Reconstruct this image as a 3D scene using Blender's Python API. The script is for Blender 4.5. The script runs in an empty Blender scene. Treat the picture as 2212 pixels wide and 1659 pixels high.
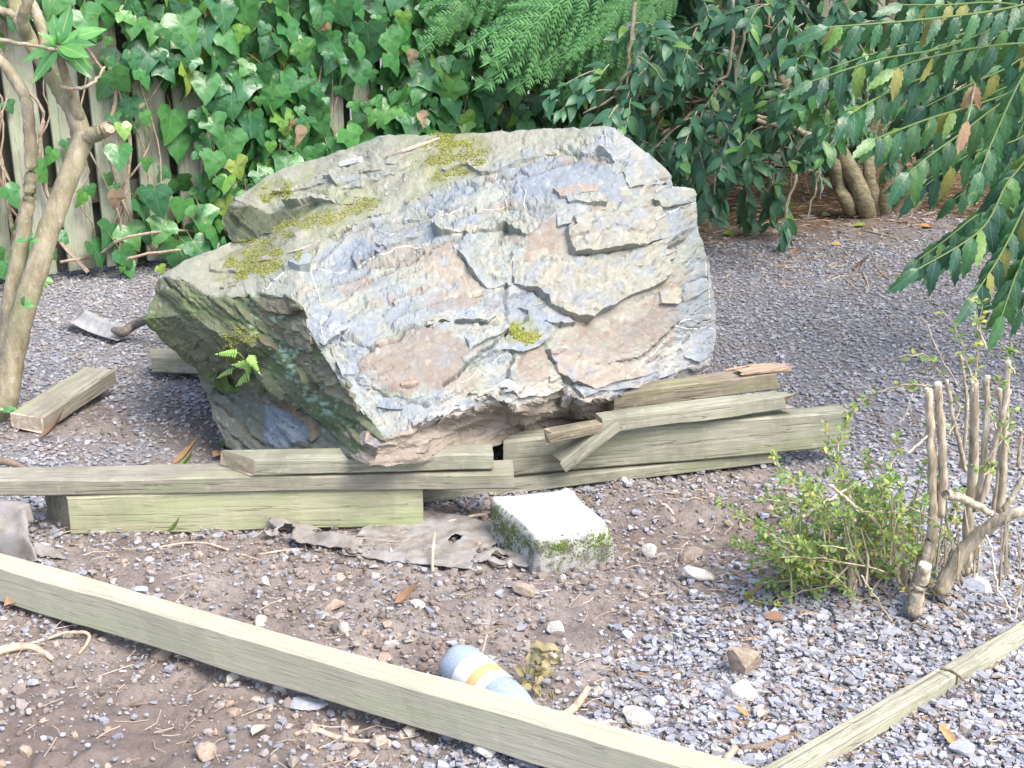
import bpy, math, random
import numpy as np
from mathutils import Vector, Matrix, Euler
from mathutils.geometry import delaunay_2d_cdt
from mathutils.bvhtree import BVHTree

scene = bpy.context.scene
COL = scene.collection
rng = np.random.default_rng(7)
random.seed(7)

# ------------------------------------------------------------------ camera, sky, sun, exposure
FPX, HCAM = 1300.0, 1.4
THETA = math.atan(446 / 1300.0)
cam_data = bpy.data.cameras.new('camera')
cam_data.sensor_width = 36.0
cam_data.lens = FPX / 1024 * 36.0
cam_data.clip_start = 0.05
cam_data.clip_end = 500.0
cam = bpy.data.objects.new('camera', cam_data)
COL.objects.link(cam)
cam.location = (0, 0, HCAM)
cam.rotation_euler = (math.pi / 2 - THETA, 0, 0)
scene.camera = cam

SUN_DIR = Vector((0.52, -0.50, 1.0)).normalized()      # towards the light
world = bpy.data.worlds.new('World')
scene.world = world
world.use_nodes = True
wnt = world.node_tree
sky = wnt.nodes.new('ShaderNodeTexSky')
sky.sky_type = 'NISHITA'
sky.sun_disc = False
sky.sun_elevation = math.asin(SUN_DIR.z)
sky.sun_rotation = math.atan2(SUN_DIR.x, SUN_DIR.y)
sky.air_density = 1.0
sky.dust_density = 3.0
bg = wnt.nodes['Background']
bg.inputs['Strength'].default_value = 0.145
wnt.links.new(sky.outputs[0], bg.inputs['Color'])

sun_data = bpy.data.lights.new('sun', 'SUN')
sun_data.energy = 1.5
sun_data.angle = math.radians(32)
sun_data.color = (1.0, 0.96, 0.9)
sun = bpy.data.objects.new('sun', sun_data)
COL.objects.link(sun)
sun.rotation_euler = (-SUN_DIR).to_track_quat('-Z', 'Y').to_euler()
sun.location = (3, -3, 8)

scene.view_settings.view_transform = 'Standard'
scene.view_settings.look = 'None'
scene.view_settings.exposure = 1.54
scene.view_settings.gamma = 1.0
scene.view_settings.use_curve_mapping = False
scene.render.engine = 'CYCLES'
scene.cycles.max_bounces = 8
scene.cycles.use_denoising = True

# ------------------------------------------------------------------ measuring the place from the photograph
U = 1024 / 2212.0
def ray(x, y):
    dx = (x * U - 512) / FPX
    dy = (384 - y * U) / FPX
    return Vector((dx, math.cos(THETA) + dy * math.sin(THETA), -math.sin(THETA) + dy * math.cos(THETA)))
def G(x, y, z=0.0):
    d = ray(x, y)
    return Vector((0, 0, HCAM)) + d * ((z - HCAM) / d.z)
def D(x, y, Y):
    d = ray(x, y)
    return Vector((0, 0, HCAM)) + d * (Y / d.y)
def proj(P):
    P = np.asarray(P, float)
    q = P - np.array([0, 0, HCAM])
    c, s = math.cos(THETA), math.sin(THETA)
    zc = q[..., 1] * c - q[..., 2] * s
    yc = q[..., 1] * s + q[..., 2] * c
    return (512 + FPX * q[..., 0] / zc) / U, (384 - FPX * yc / zc) / U

# ------------------------------------------------------------------ noise
def _hash(ix, iy, iz, seed):
    h = (ix.astype(np.int64) * 374761393 + iy.astype(np.int64) * 668265263 + iz.astype(np.int64) * 2147483647 + seed * 974634541) & 0xffffffff
    h = ((h ^ (h >> 13)) * 1274126177) & 0xffffffff
    h = ((h ^ (h >> 16)) * 2246822519) & 0xffffffff
    return ((h ^ (h >> 15)) & 0xffffff) / float(0xffffff)
def vnoise(p, seed=0):
    p = np.asarray(p, float)
    i = np.floor(p); f = p - i
    f = f * f * f * (f * (f * 6 - 15) + 10)
    ix, iy, iz = i[:, 0], i[:, 1], i[:, 2]
    r = 0
    for a in (0, 1):
        wx = f[:, 0] if a else 1 - f[:, 0]
        for b in (0, 1):
            wy = f[:, 1] if b else 1 - f[:, 1]
            for c in (0, 1):
                wz = f[:, 2] if c else 1 - f[:, 2]
                r = r + wx * wy * wz * _hash(ix + a, iy + b, iz + c, seed)
    return r * 2 - 1
def fbm(p, octaves=4, seed=0, gain=0.5):
    p = np.asarray(p, float)
    r, a, t = 0, 1.0, 0
    for k in range(octaves):
        r = r + a * vnoise(p * (2.03 ** k) + 17.3 * k, seed + k)
        t += a; a *= gain
    return r / t
def worley(p, seed=0):
    p = np.asarray(p, float)
    i = np.floor(p)
    best = np.full(len(p), 9.0); second = best.copy(); cid = np.zeros(len(p))
    for a in (-1, 0, 1):
        for b in (-1, 0, 1):
            for c in (-1, 0, 1):
                q = i + np.array([a, b, c])
                h = [_hash(q[:, 0], q[:, 1], q[:, 2], seed + s) for s in (1, 2, 3)]
                d = np.sqrt(((q + np.stack(h, 1) - p) ** 2).sum(1))
                k = _hash(q[:, 0], q[:, 1], q[:, 2], seed + 4)
                near = d < best
                second = np.where(near, best, np.minimum(second, d))
                cid = np.where(near, k, cid); best = np.where(near, d, best)
    return best, second, cid
def sstep(a, b, x):
    t = np.clip((x - a) / (b - a), 0, 1)
    return t * t * (3 - 2 * t)

# ------------------------------------------------------------------ objects
def base_of(parent):
    v = Vector((0, 0, 0))
    while parent is not None:
        v += parent.location; parent = parent.parent
    return v
def link(o, parent=None):
    COL.objects.link(o)
    if parent is not None: o.parent = parent
    return o
def tag(o, label=None, cat=None, group=None, kind=None):
    for k, v in (('label', label), ('category', cat), ('group', group), ('kind', kind)):
        if v: o[k] = v
    return o
def thing(name, loc, label, cat, group=None):
    o = bpy.data.objects.new(name, None)
    o.empty_display_size = 0.05
    o.location = loc
    link(o)
    return tag(o, label, cat, group)
def mesh_np(name, V, polys, mats, attr=None, uv=None, smooth=False, mat_idx=None):
    """V (N,3); polys: list of (M,k) int arrays or one ragged list of tuples"""
    me = bpy.data.meshes.new(name)
    V = np.asarray(V, np.float32)
    if isinstance(polys, np.ndarray): polys = [polys]
    if len(polys) and not isinstance(polys[0], np.ndarray):
        tot = np.array([len(f) for f in polys], np.int32)
        loops = np.array([i for f in polys for i in f], np.int32)
    else:
        tot = np.concatenate([np.full(len(f), f.shape[1], np.int32) for f in polys])
        loops = np.concatenate([f.ravel() for f in polys]).astype(np.int32)
    start = np.concatenate([[0], np.cumsum(tot)[:-1]]).astype(np.int32)
    me.vertices.add(len(V)); me.vertices.foreach_set('co', V.ravel())
    me.loops.add(len(loops)); me.loops.foreach_set('vertex_index', loops)
    me.polygons.add(len(tot)); me.polygons.foreach_set('loop_start', start); me.polygons.foreach_set('loop_total', tot)
    if mat_idx is not None: me.polygons.foreach_set('material_index', np.asarray(mat_idx, np.int32))
    me.polygons.foreach_set('use_smooth', np.full(len(tot), bool(smooth)))
    me.update(calc_edges=True)
    for m in (mats if isinstance(mats, (list, tuple)) else [mats]): me.materials.append(m)
    if attr is not None:
        a = me.color_attributes.new('tint', 'FLOAT_COLOR', 'POINT')
        c = np.ones((len(V), 4), np.float32); c[:, :attr.shape[1]] = attr
        a.data.foreach_set('color', c.ravel())
    if uv is not None:
        l = me.uv_layers.new(name='UVMap')
        l.data.foreach_set('uv', np.asarray(uv, np.float32)[loops].ravel())
    me.validate()
    return me
def obj(name, V, polys, mats, parent=None, **kw):
    """world-space vertices in, object under parent out"""
    V = np.asarray(V, float) - np.array(base_of(parent))
    return link(bpy.data.objects.new(name, mesh_np(name, V, polys, mats, **kw)), parent)

def tube(pts, radii, seg=6, wob=0.0, cap=True):
    """verts, faces of a tapered tube"""
    P = [Vector(p) for p in pts]
    n = len(P); V = []; F = []
    up = Vector((0.13, 0.21, 0.97))
    ridge = [1 + wob * (random.random() - .5) * 2 for _ in range(seg)]
    for i, p in enumerate(P):
        t = (P[min(i + 1, n - 1)] - P[max(i - 1, 0)]).normalized()
        a = t.cross(up)
        if a.length < 1e-3: a = t.cross(Vector((1, 0, 0)))
        a.normalize(); b = t.cross(a)
        r = radii[i] if hasattr(radii, '__len__') else radii
        for k in range(seg):
            w = 2 * math.pi * k / seg
            rr = r * ridge[k] * (1 + wob * (random.random() - .5) * .7)
            V.append(p + a * (math.cos(w) * rr) + b * (math.sin(w) * rr))
    for i in range(n - 1):
        for k in range(seg):
            k2 = (k + 1) % seg
            F.append((i * seg + k, i * seg + k2, (i + 1) * seg + k2, (i + 1) * seg + k))
    if cap:
        F.append(tuple(range(seg - 1, -1, -1))); F.append(tuple((n - 1) * seg + k for k in range(seg)))
    return [tuple(v) for v in V], F
class MB:
    def __init__(self): self.V = []; self.F = []; self.M = []
    def add(self, vf, m=0):
        o = len(self.V); self.V += list(vf[0]); self.F += [tuple(i + o for i in f) for f in vf[1]]; self.M += [m] * len(vf[1])
        return self
    def build(self, name, mats, parent=None, **kw):
        return obj(name, self.V, self.F, mats, parent, mat_idx=self.M, **kw)
def smooth_path(pts, n=4, jit=0.0):
    """Catmull-Rom through the points"""
    P = [Vector(p) for p in pts]; out = []
    for i in range(len(P) - 1):
        p0, p1, p2, p3 = P[max(i - 1, 0)], P[i], P[i + 1], P[min(i + 2, len(P) - 1)]
        for k in range(n):
            t = k / n
            q = 0.5 * ((2 * p1) + (p2 - p0) * t + (2 * p0 - 5 * p1 + 4 * p2 - p3) * t * t + (3 * p1 - p0 - 3 * p2 + p3) * t ** 3)
            out.append(q + Vector([(random.random() - .5) * 2 * jit for _ in range(3)]))
    out.append(P[-1])
    return out
def lerp_list(a, n):
    return list(np.interp(np.linspace(0, 1, n), np.linspace(0, 1, len(a)), a))

# ------------------------------------------------------------------ materials
class NT:
    def __init__(self, name, rough=0.8, spec=0.3):
        self.m = bpy.data.materials.new(name); self.m.use_nodes = True
        self.t = self.m.node_tree; self.b = self.t.nodes['Principled BSDF']
        self.b.inputs['Roughness'].default_value = rough
        self.b.inputs['Specular IOR Level'].default_value = spec
    def n(self, typ, **kw):
        nd = self.t.nodes.new(typ)
        for k, v in kw.items(): setattr(nd, k, v)
        return nd
    def put(self, sock, v):
        if isinstance(v, bpy.types.NodeSocket): self.t.links.new(v, sock)
        elif isinstance(v, (tuple, list)) and len(v) == 3 and sock.type == 'RGBA': sock.default_value = (*v, 1)
        else: sock.default_value = v
    def coord(self, scale=(1, 1, 1), kind='Object'):
        c = self.n('ShaderNodeTexCoord'); mp = self.n('ShaderNodeMapping')
        mp.inputs['Scale'].default_value = scale
        self.t.links.new(c.outputs[kind], mp.inputs['Vector'])
        return mp.outputs[0]
    def noise(self, vec, scale, detail=4, rough=.6, dist=0.0):
        nd = self.n('ShaderNodeTexNoise')
        self.put(nd.inputs['Vector'], vec)
        nd.inputs['Scale'].default_value = scale; nd.inputs['Detail'].default_value = detail
        nd.inputs['Roughness'].default_value = rough; nd.inputs['Distortion'].default_value = dist
        return nd.outputs['Fac']
    def voro(self, vec, scale, feature='F1', out='Distance'):
        nd = self.n('ShaderNodeTexVoronoi', feature=feature)
        self.put(nd.inputs['Vector'], vec); nd.inputs['Scale'].default_value = scale
        return nd.outputs[out]
    def ramp(self, fac, stops, interp='LINEAR'):
        nd = self.n('ShaderNodeValToRGB'); cr = nd.color_ramp; cr.interpolation = interp
        while len(cr.elements) < len(stops): cr.elements.new(0.5)
        for e, (p, c) in zip(cr.elements, stops):
            e.position = p; e.color = (*c, 1) if hasattr(c, '__len__') else (c, c, c, 1)
        self.put(nd.inputs[0], fac)
        return nd.outputs[0]
    def mix(self, fac, a, b, mode='MIX'):
        nd = self.n('ShaderNodeMix', data_type='RGBA', blend_type=mode)
        self.put(nd.inputs[0], fac); self.put(nd.inputs[6], a); self.put(nd.inputs[7], b)
        return nd.outputs[2]
    def math(self, op, a, b=0.0, c=None):
        nd = self.n('ShaderNodeMath', operation=op)
        self.put(nd.inputs[0], a); self.put(nd.inputs[1], b)
        if c is not None: self.put(nd.inputs[2], c)
        return nd.outputs[0]
    def attr(self, name='tint', out='Color'):
        nd = self.n('ShaderNodeAttribute'); nd.attribute_name = name
        return nd.outputs[out]
    def bump(self, h, strength=.5, dist=.01):
        nd = self.n('ShaderNodeBump'); nd.inputs['Strength'].default_value = strength; nd.inputs['Distance'].default_value = dist
        self.put(nd.inputs['Height'], h)
        self.t.links.new(nd.outputs[0], self.b.inputs['Normal'])
    def col(self, c): self.put(self.b.inputs['Base Color'], c); return self.m
    def island(self): return self.n('ShaderNodeNewGeometry').outputs['Random Per Island']
    def objrand(self): return self.n('ShaderNodeObjectInfo').outputs['Random']

# ================================================================== GROUND
def ground_h(X, Y):
    X = np.asarray(X, float); Y = np.asarray(Y, float)
    p = np.stack([X, Y, np.zeros_like(X)], -1).reshape(-1, 3)
    sh = X.shape
    h = 0.016 * fbm(p * 1.7, 3, 3) + 0.006 * fbm(p * 9, 3, 5)
    X1, Y1 = p[:, 0], p[:, 1]
    def blob(x, y, rx, ry, a): return a * np.exp(-(((X1 - x) / rx) ** 2 + ((Y1 - y) / ry) ** 2))
    soil = soil_mask(X1, Y1)
    h = h + soil * (0.022 * np.abs(fbm(p * 12, 3, 11)) - .010 + 0.010 * fbm(p * 38, 2, 12))
    h = h + blob(-0.02, 2.57, .48, .11, .030) + blob(0.22, 2.66, .16, .08, .016)          # heap of spoil in front of the block
    h = h + blob(-0.95, 2.72, .22, .12, .018)
    h = h + blob(-0.30, 2.84, .25, .08, .012)
    h = h + blob(0.47, 2.95, .18, .12, -.05) + blob(0.62, 3.1, .3, .08, .02)
    h = h + blob(-0.45, 2.69, .10, .05, -.02)          # hole under the torn membrane
    h = h + blob(-0.82, 3.75, .2, .35, -.05)            # hollow beside the boulder
    h = h + blob(-1.2, 3.55, .25, .25, .015)
    h = h + blob(1.0, 2.62, .3, .25, .03)
    h = h + blob(-1.55, 3.8, .25, .3, .02)
    h = h + blob(1.9, 6.7, .5, .4, .05)
    return h.reshape(sh)
def poly_sd(x, y, poly):
    """signed distance in photo units, negative inside"""
    P = np.array(poly, float); n = len(P)
    d = np.full(x.shape, 1e9); inside = np.zeros(x.shape, bool)
    for i in range(n):
        a, b = P[i], P[(i + 1) % n]
        e = b - a; wx, wy = x - a[0], y - a[1]
        t = np.clip((wx * e[0] + wy * e[1]) / (e @ e), 0, 1)
        d = np.minimum(d, np.hypot(wx - e[0] * t, wy - e[1] * t))
        c = ((a[1] <= y) != (b[1] <= y)) & (wx < e[0] * (y - a[1]) / (e[1] if abs(e[1]) > 1e-9 else 1e-9))
        inside ^= c
    return np.where(inside, -d, d)
SOIL = [tuple(G(x, y))[:2] for x, y in [(-300, 1080), (130, 1130), (880, 1090), (1200, 1050), (1620, 1010), (1800, 1040), (1740, 1150), (1640, 1250), (1500, 1300), (1400, 1380), (1330, 1460), (1240, 1530), (1000, 1600), (830, 1720), (700, 2600), (-1500, 2600), (-900, 1500)]]
SOIL2 = [tuple(G(x, y))[:2] for x, y in [(60, 900), (200, 850), (300, 880), (290, 960), (130, 965), (30, 960)]]
SOIL3 = [tuple(G(x, y))[:2] for x, y in [(330, 930), (440, 880), (480, 960), (560, 1010), (380, 1010)]]
def soil_mask(X, Y, soft=0.0):
    X = np.asarray(X, float); Y = np.asarray(Y, float)
    w = 0.10 * fbm(np.stack([X, Y, 0 * X], -1) * 4.5, 3, 21)
    m = sstep(.10 + soft, -.06 - soft, poly_sd(X, Y, SOIL) + w)
    m = np.maximum(m, .85 * sstep(.08, -.06, poly_sd(X, Y, SOIL2) + w))
    m = np.maximum(m, .8 * sstep(.08, -.06, poly_sd(X, Y, SOIL3) + w))
    return m
def litter_mask(X, Y):
    w = 0.35 * fbm(np.stack([X, Y, 0 * X], -1) * 2.2, 3, 31)
    return sstep(6.1, 7.0, Y - 0.15 * (X - 1.5) + w) * sstep(0.2, .9, X)

def moist_mask(X, Y):
    w = 0.12 * fbm(np.stack([X, Y, 0 * X], -1) * 5, 3, 61)
    a = np.exp(-(((X + .75) / .45) ** 2 + ((Y - 2.05) / .22) ** 2) * (1 + 3 * w)) + .7 * np.exp(-(((X + .75) / .35) ** 2 + ((Y - 3.75) / .3) ** 2)) + .6 * np.exp(-(((X - .45) / .25) ** 2 + ((Y - 2.95) / .12) ** 2))
    return np.clip(a + w, 0, 1)
def axis(lo, hi, c0, c1, step, far):
    a = np.arange(c0, c1 + 1e-6, step)
    l = c0 - np.geomspace(step * 2, far, 16)[::-1]; r = c1 + np.geomspace(step * 2, far, 16)
    return np.concatenate([l, a, r])
gx = axis(0, 0, -2.4, 2.6, 0.012, 70.0)
gy = axis(0, 0, 1.7, 4.6, 0.011, 70.0)
gy = np.concatenate([gy[gy <= 4.6], np.arange(4.62, 9.0, 0.04), 9.0 + np.geomspace(.1, 80, 16)])
XX, YY = np.meshgrid(gx, gy)
ZZ = ground_h(XX, YY)
far = np.hypot(np.maximum(np.abs(XX) - 4, 0), np.maximum(np.abs(YY - 4.5) - 5, 0))
ZZ *= np.exp(-far / 3)
nx, ny = len(gx), len(gy)
idx = np.arange(nx * ny).reshape(ny, nx)
quads = np.stack([idx[:-1, :-1], idx[:-1, 1:], idx[1:, 1:], idx[1:, :-1]], -1).reshape(-1, 4)
tint = np.stack([soil_mask(XX.ravel(), YY.ravel()), litter_mask(XX.ravel(), YY.ravel()), moist_mask(XX.ravel(), YY.ravel())], -1)

g = NT('ground_soil', 0.95, .15)
v = g.coord()
soilc = g.ramp(g.noise(v, 5, 6, .65, .3), [(.3, (.15, .123, .108)), (.5, (.225, .19, .168)), (.7, (.31, .27, .24))])
soilc = g.mix(g.ramp(g.noise(v, 160, 3, .7), [(.58, 0), (.72, .55)]), soilc, (.40, .355, .315))
soilc = g.mix(g.ramp(g.noise(v, 70, 3, .7), [(.35, .55), (.5, 0)]), soilc, (.10, .073, .06))
grav = g.ramp(g.noise(v, 60, 4, .7), [(.3, (.10, .10, .115)), (.5, (.20, .20, .215)), (.7, (.33, .33, .35))])
grav = g.mix(g.ramp(g.noise(v, 7, 4), [(.45, 0), (.62, .6)]), grav, (.19, .15, .125))
sep = g.n('ShaderNodeSeparateColor'); g.put(sep.inputs[0], g.attr())
lit = g.ramp(g.noise(v, 45, 4, .7), [(.3, (.07, .05, .035)), (.5, (.16, .10, .055)), (.68, (.30, .18, .09))])
c = g.mix(sep.outputs[0], grav, soilc)
c = g.mix(g.math('MULTIPLY', sep.outputs[2], .65), c, (.135, .102, .086))      # damp, freshly dug earth
c = g.mix(sep.outputs[1], c, lit)
g.bump(g.noise(v, 140, 4, .7), .8, .006)
ground = obj('ground', np.stack([XX.ravel(), YY.ravel(), ZZ.ravel()], -1), quads, g.col(c), attr=tint, smooth=True)
tag(ground, kind='structure')

# ---- loose pieces on the ground -------------------------------------------------
def rot_mats(n, tilt, r=rng):
    yaw = r.uniform(0, 2 * np.pi, n); a = r.uniform(0, 2 * np.pi, n); t = np.abs(r.normal(0, tilt, n))
    ca, sa, ct, st = np.cos(a), np.sin(a), np.cos(t), np.sin(t)
    ax = np.stack([ca, sa, 0 * ca], -1)
    K = np.zeros((n, 3, 3)); K[:, 0, 2] = ax[:, 1]; K[:, 1, 2] = -ax[:, 0]; K[:, 2, 0] = -ax[:, 1]; K[:, 2, 1] = ax[:, 0]
    R = np.eye(3)[None] + st[:, None, None] * K + (1 - ct)[:, None, None] * (K @ K)
    cy, sy = np.cos(yaw), np.sin(yaw); Z = np.zeros((n, 3, 3)); Z[:, 0, 0] = cy; Z[:, 0, 1] = -sy; Z[:, 1, 0] = sy; Z[:, 1, 1] = cy; Z[:, 2, 2] = 1
    return R @ Z
def chips(P, size, thick, tilt, n=6):
    N = len(P)
    ang = (np.arange(n)[None] + rng.uniform(-.33, .33, (N, n))) * 2 * np.pi / n
    rad = rng.uniform(.55, 1.0, (N, n)); el = rng.uniform(.45, 1.0, (N, 1))
    top = np.stack([np.cos(ang) * rad, np.sin(ang) * rad * el, 0 * ang], -1) * size[:, None, None] / 2
    top[:, :, 2] += thick[:, None] / 2 * rng.uniform(.6, 1.3, (N, n))
    bot = top * np.array([1.05, 1.05, 0]); bot[:, :, 2] = -thick[:, None] / 2
    V = np.concatenate([top, bot], 1)
    V = np.einsum('nij,nkj->nki', rot_mats(N, tilt), V) + P[:, None, :]
    o = (np.arange(N) * 2 * n)[:, None]
    k = np.arange(n); k2 = (k + 1) % n
    T = (o + k[None])
    Q = np.stack([n + k, n + k2, k2, k], -1)[None] + o[:, :, None]
    return V.reshape(-1, 3), [T, Q.reshape(-1, 4)]
_t = (1 + 5 ** .5) / 2
ICO_V = np.array([(-1, _t, 0), (1, _t, 0), (-1, -_t, 0), (1, -_t, 0), (0, -1, _t), (0, 1, _t), (0, -1, -_t), (0, 1, -_t), (_t, 0, -1), (_t, 0, 1), (-_t, 0, -1), (-_t, 0, 1)]) / np.hypot(1, _t)
ICO_F = np.array([(0, 11, 5), (0, 5, 1), (0, 1, 7), (0, 7, 10), (0, 10, 11), (1, 5, 9), (5, 11, 4), (11, 10, 2), (10, 7, 6), (7, 1, 8), (3, 9, 4), (3, 4, 2), (3, 2, 6), (3, 6, 8), (3, 8, 9), (4, 9, 5), (2, 4, 11), (6, 2, 10), (8, 6, 7), (9, 8, 1)])
def clods(P, size, flat=(.5, 1.0)):
    N = len(P)
    V = ICO_V[None] * rng.uniform(.62, 1.12, (N, 12, 1)) * size[:, None, None] / 2
    V = V * np.stack([rng.uniform(.75, 1.2, N), rng.uniform(.7, 1.0, N), rng.uniform(*flat, N)], -1)[:, None, :]
    V = np.einsum('nij,nkj->nki', rot_mats(N, .4), V) + P[:, None, :]
    return V.reshape(-1, 3), [(ICO_F[None] + 12 * np.arange(N)[:, None, None]).reshape(-1, 3)]
def field(n, x0, x1, y0, y1):
    """points in the part of the ground that is seen, with a margin"""
    y = np.sqrt(rng.uniform(y0 ** 2, y1 ** 2, n)); x = rng.uniform(-1, 1, n) * (0.44 * y + .2)
    k = (x > x0) & (x < x1)
    return x[k], y[k]
def slate_density(x, y):
    w = fbm(np.stack([x, y, 0 * x], -1) * 5, 3, 41)
    s = soil_mask(x, y, .17)
    right = sstep(-.15, .9, x - (.22 + .25 * (y - 2.0)) + .22 * w) * sstep(2.75, 2.45, y + .1 * w)     # slate strewn into the soil, front right
    d = s * np.maximum(.025 + .05 * (w > .1), right * .72) + (1 - s) ** 1.5
    d = d * (1 - .8 * litter_mask(x, y))
    d = d * np.where((y > 3.3) & (s < .5), .75 + .35 * w, 1)
    return np.clip(d, 0, 1)

m = NT('slate_chip', .55, .45)
r_ = m.island()
cc = m.ramp(r_, [(0, (.23, .24, .28)), (.18, (.34, .35, .40)), (.42, (.28, .29, .33)), (.6, (.41, .42, .47)), (.74, (.33, .31, .295)), (.86, (.48, .48, .52)), (.95, (.31, .26, .23)), (1, (.54, .53, .55))], 'CONSTANT')
vv = m.coord()
cc = m.mix(m.ramp(m.noise(vv, 90, 4, .7), [(.35, .0), (.75, .5)]), cc, (.20, .17, .15))
m.bump(m.noise(vv, 300, 3), .25, .002)
SLATE = m.col(cc)
m = NT('fine_slate_chip', .6, .4)
cc = m.ramp(m.island(), [(0, (.235, .235, .255)), (.2, (.33, .33, .355)), (.42, (.28, .28, .30)), (.58, (.39, .39, .415)), (.70, (.33, .295, .265)), (.82, (.44, .44, .46)), (.9, (.285, .24, .20)), (1, (.50, .49, .50))], 'CONSTANT')
vv = m.coord()
cc = m.mix(m.ramp(m.noise(vv, 5, 4, .6), [(.42, 0), (.66, .38)]), cc, (.28, .24, .21))
SLATE_FAR = m.col(cc)
def scatter_chips(name, n, y0, y1, smin, smax, tilt, label, zup=.006, dens=slate_density, mat=None, sig=.5, sides=6):
    x, y = field(n, -9, 9, y0, y1)
    k = rng.uniform(0, 1, len(x)) < dens(x, y); x, y = x[k], y[k]
    s = np.clip(np.exp(rng.normal(math.log((smin * smax) ** .5), sig, len(x))), smin * .6, smax * 1.3)
    z = ground_h(x, y) + rng.uniform(0, zup, len(x)) + .001
    V, F = chips(np.stack([x, y, z], -1), s, np.clip(s * .16, .0015, .006) * rng.uniform(.6, 1.5, len(x)), tilt, sides)
    return tag(obj(name, V, F, mat or SLATE), label, 'gravel', kind='stuff')
def small_d(x, y): return (1 - .9 * np.exp(-(((x + .72) / .38) ** 2 + ((y - 2.02) / .16) ** 2))) * np.clip(.30 + .7 * slate_density(x, y) + .25 * fbm(np.stack([x, y, 0 * x], -1) * 7, 2, 43), 0, 1)
scatter_chips('slate_fragments', 24000, 1.75, 3.3, .004, .013, .35, 'small slate fragments mixed into the dug soil', .006, small_d, sides=5)
scatter_chips('slate_chippings', 65000, 1.75, 3.3, .0065, .026, .34, 'blue grey slate chippings strewn over the near ground', .010, sig=.58, sides=5)
scatter_chips('slate_gravel', 116000, 3.1, 6.2, .007, .022, .30, 'grey slate gravel covering the ground behind and beside the boulder', .006, mat=SLATE_FAR, sig=.45, sides=5)
scatter_chips('distant_gravel', 18000, 6.2, 8.8, .014, .03, .30, 'far grey gravel fading into leaf litter under the shrubs', .006, mat=SLATE_FAR, sides=5)
m = NT('soil_crumb', .95, .15)
cc = m.ramp(m.island(), [(0, (.165, .135, .118)), (.2, (.23, .195, .172)), (.42, (.285, .245, .218)), (.62, (.35, .31, .28)), (.76, (.19, .155, .135)), (.88, (.44, .395, .355)), (.95, (.33, .33, .35))], 'CONSTANT')
vv = m.coord()
cc = m.mix(m.ramp(m.noise(vv, 220, 4, .7), [(.35, 0), (.7, .5)]), cc, (.15, .11, .09))
m.bump(m.noise(vv, 260, 4, .7), .6, .003)
CRUMB = m.col(cc)
def scatter_clods(name, n, y0, y1, smin, smax, label, dens, sig=.5, mat=CRUMB):
    x, y = field(n, -9, 9, y0, y1)
    k = rng.uniform(0, 1, len(x)) < dens(x, y); x, y = x[k], y[k]
    s = np.clip(np.exp(rng.normal(math.log((smin * smax) ** .5), sig, len(x))), smin * .6, smax * 1.4)
    V, F = clods(np.stack([x, y, ground_h(x, y) + s * .15], -1), s)
    return tag(obj(name, V, F, mat), label, 'soil', kind='stuff')
def clod_d(x, y):
    w = fbm(np.stack([x, y, 0 * x], -1) * 6, 3, 51)
    smooth_patch = np.exp(-(((x + .72) / .35) ** 2 + ((y - 2.02) / .13) ** 2))
    return (1 - .5 * moist_mask(x, y)) * np.clip((.25 + .75 * soil_mask(x, y)) * (.55 + .9 * w) * (1 - .9 * smooth_patch), 0.0, 1)
scatter_clods('soil_crumbs', 30000, 1.75, 4.1, .005, .019, 'brown soil crumbs over the dug ground', clod_d)
scatter_clods('soil_clods', 2200, 1.75, 3.3, .011, .026, 'larger brown soil clods on the dug ground', clod_d, .35)
def lump_d(x, y):
    line = (2.6 - (x + 1.147) * .518) - y           # along the near side of the diagonal timber
    near = np.exp(-((line - .06) / .07) ** 2) * sstep(-.75, -.35, x)
    w = fbm(np.stack([x, y, 0 * x], -1) * 6, 3, 52)
    return np.clip(soil_mask(x, y) * (.10 + .30 * w + .9 * near), 0, 1)
m = NT('pale_lump', .95, .15)
cc = m.ramp(m.island(), [(0, (.40, .33, .26)), (.4, (.48, .41, .34)), (.6, (.35, .27, .21)), (.8, (.55, .50, .43)), (.93, (.42, .42, .42))], 'CONSTANT')
vv = m.coord()
cc = m.mix(m.ramp(m.noise(vv, 150, 4, .7), [(.4, 0), (.7, .6)]), cc, (.26, .19, .15))
m.bump(m.noise(vv, 200, 4, .7), .7, .004)
LUMP = m.col(cc)
scatter_clods('earth_lumps', 2300, 1.75, 3.2, .012, .034, 'pale dry earth lumps and stony rubble lying on the soil', lump_d, .35, LUMP)

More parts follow.
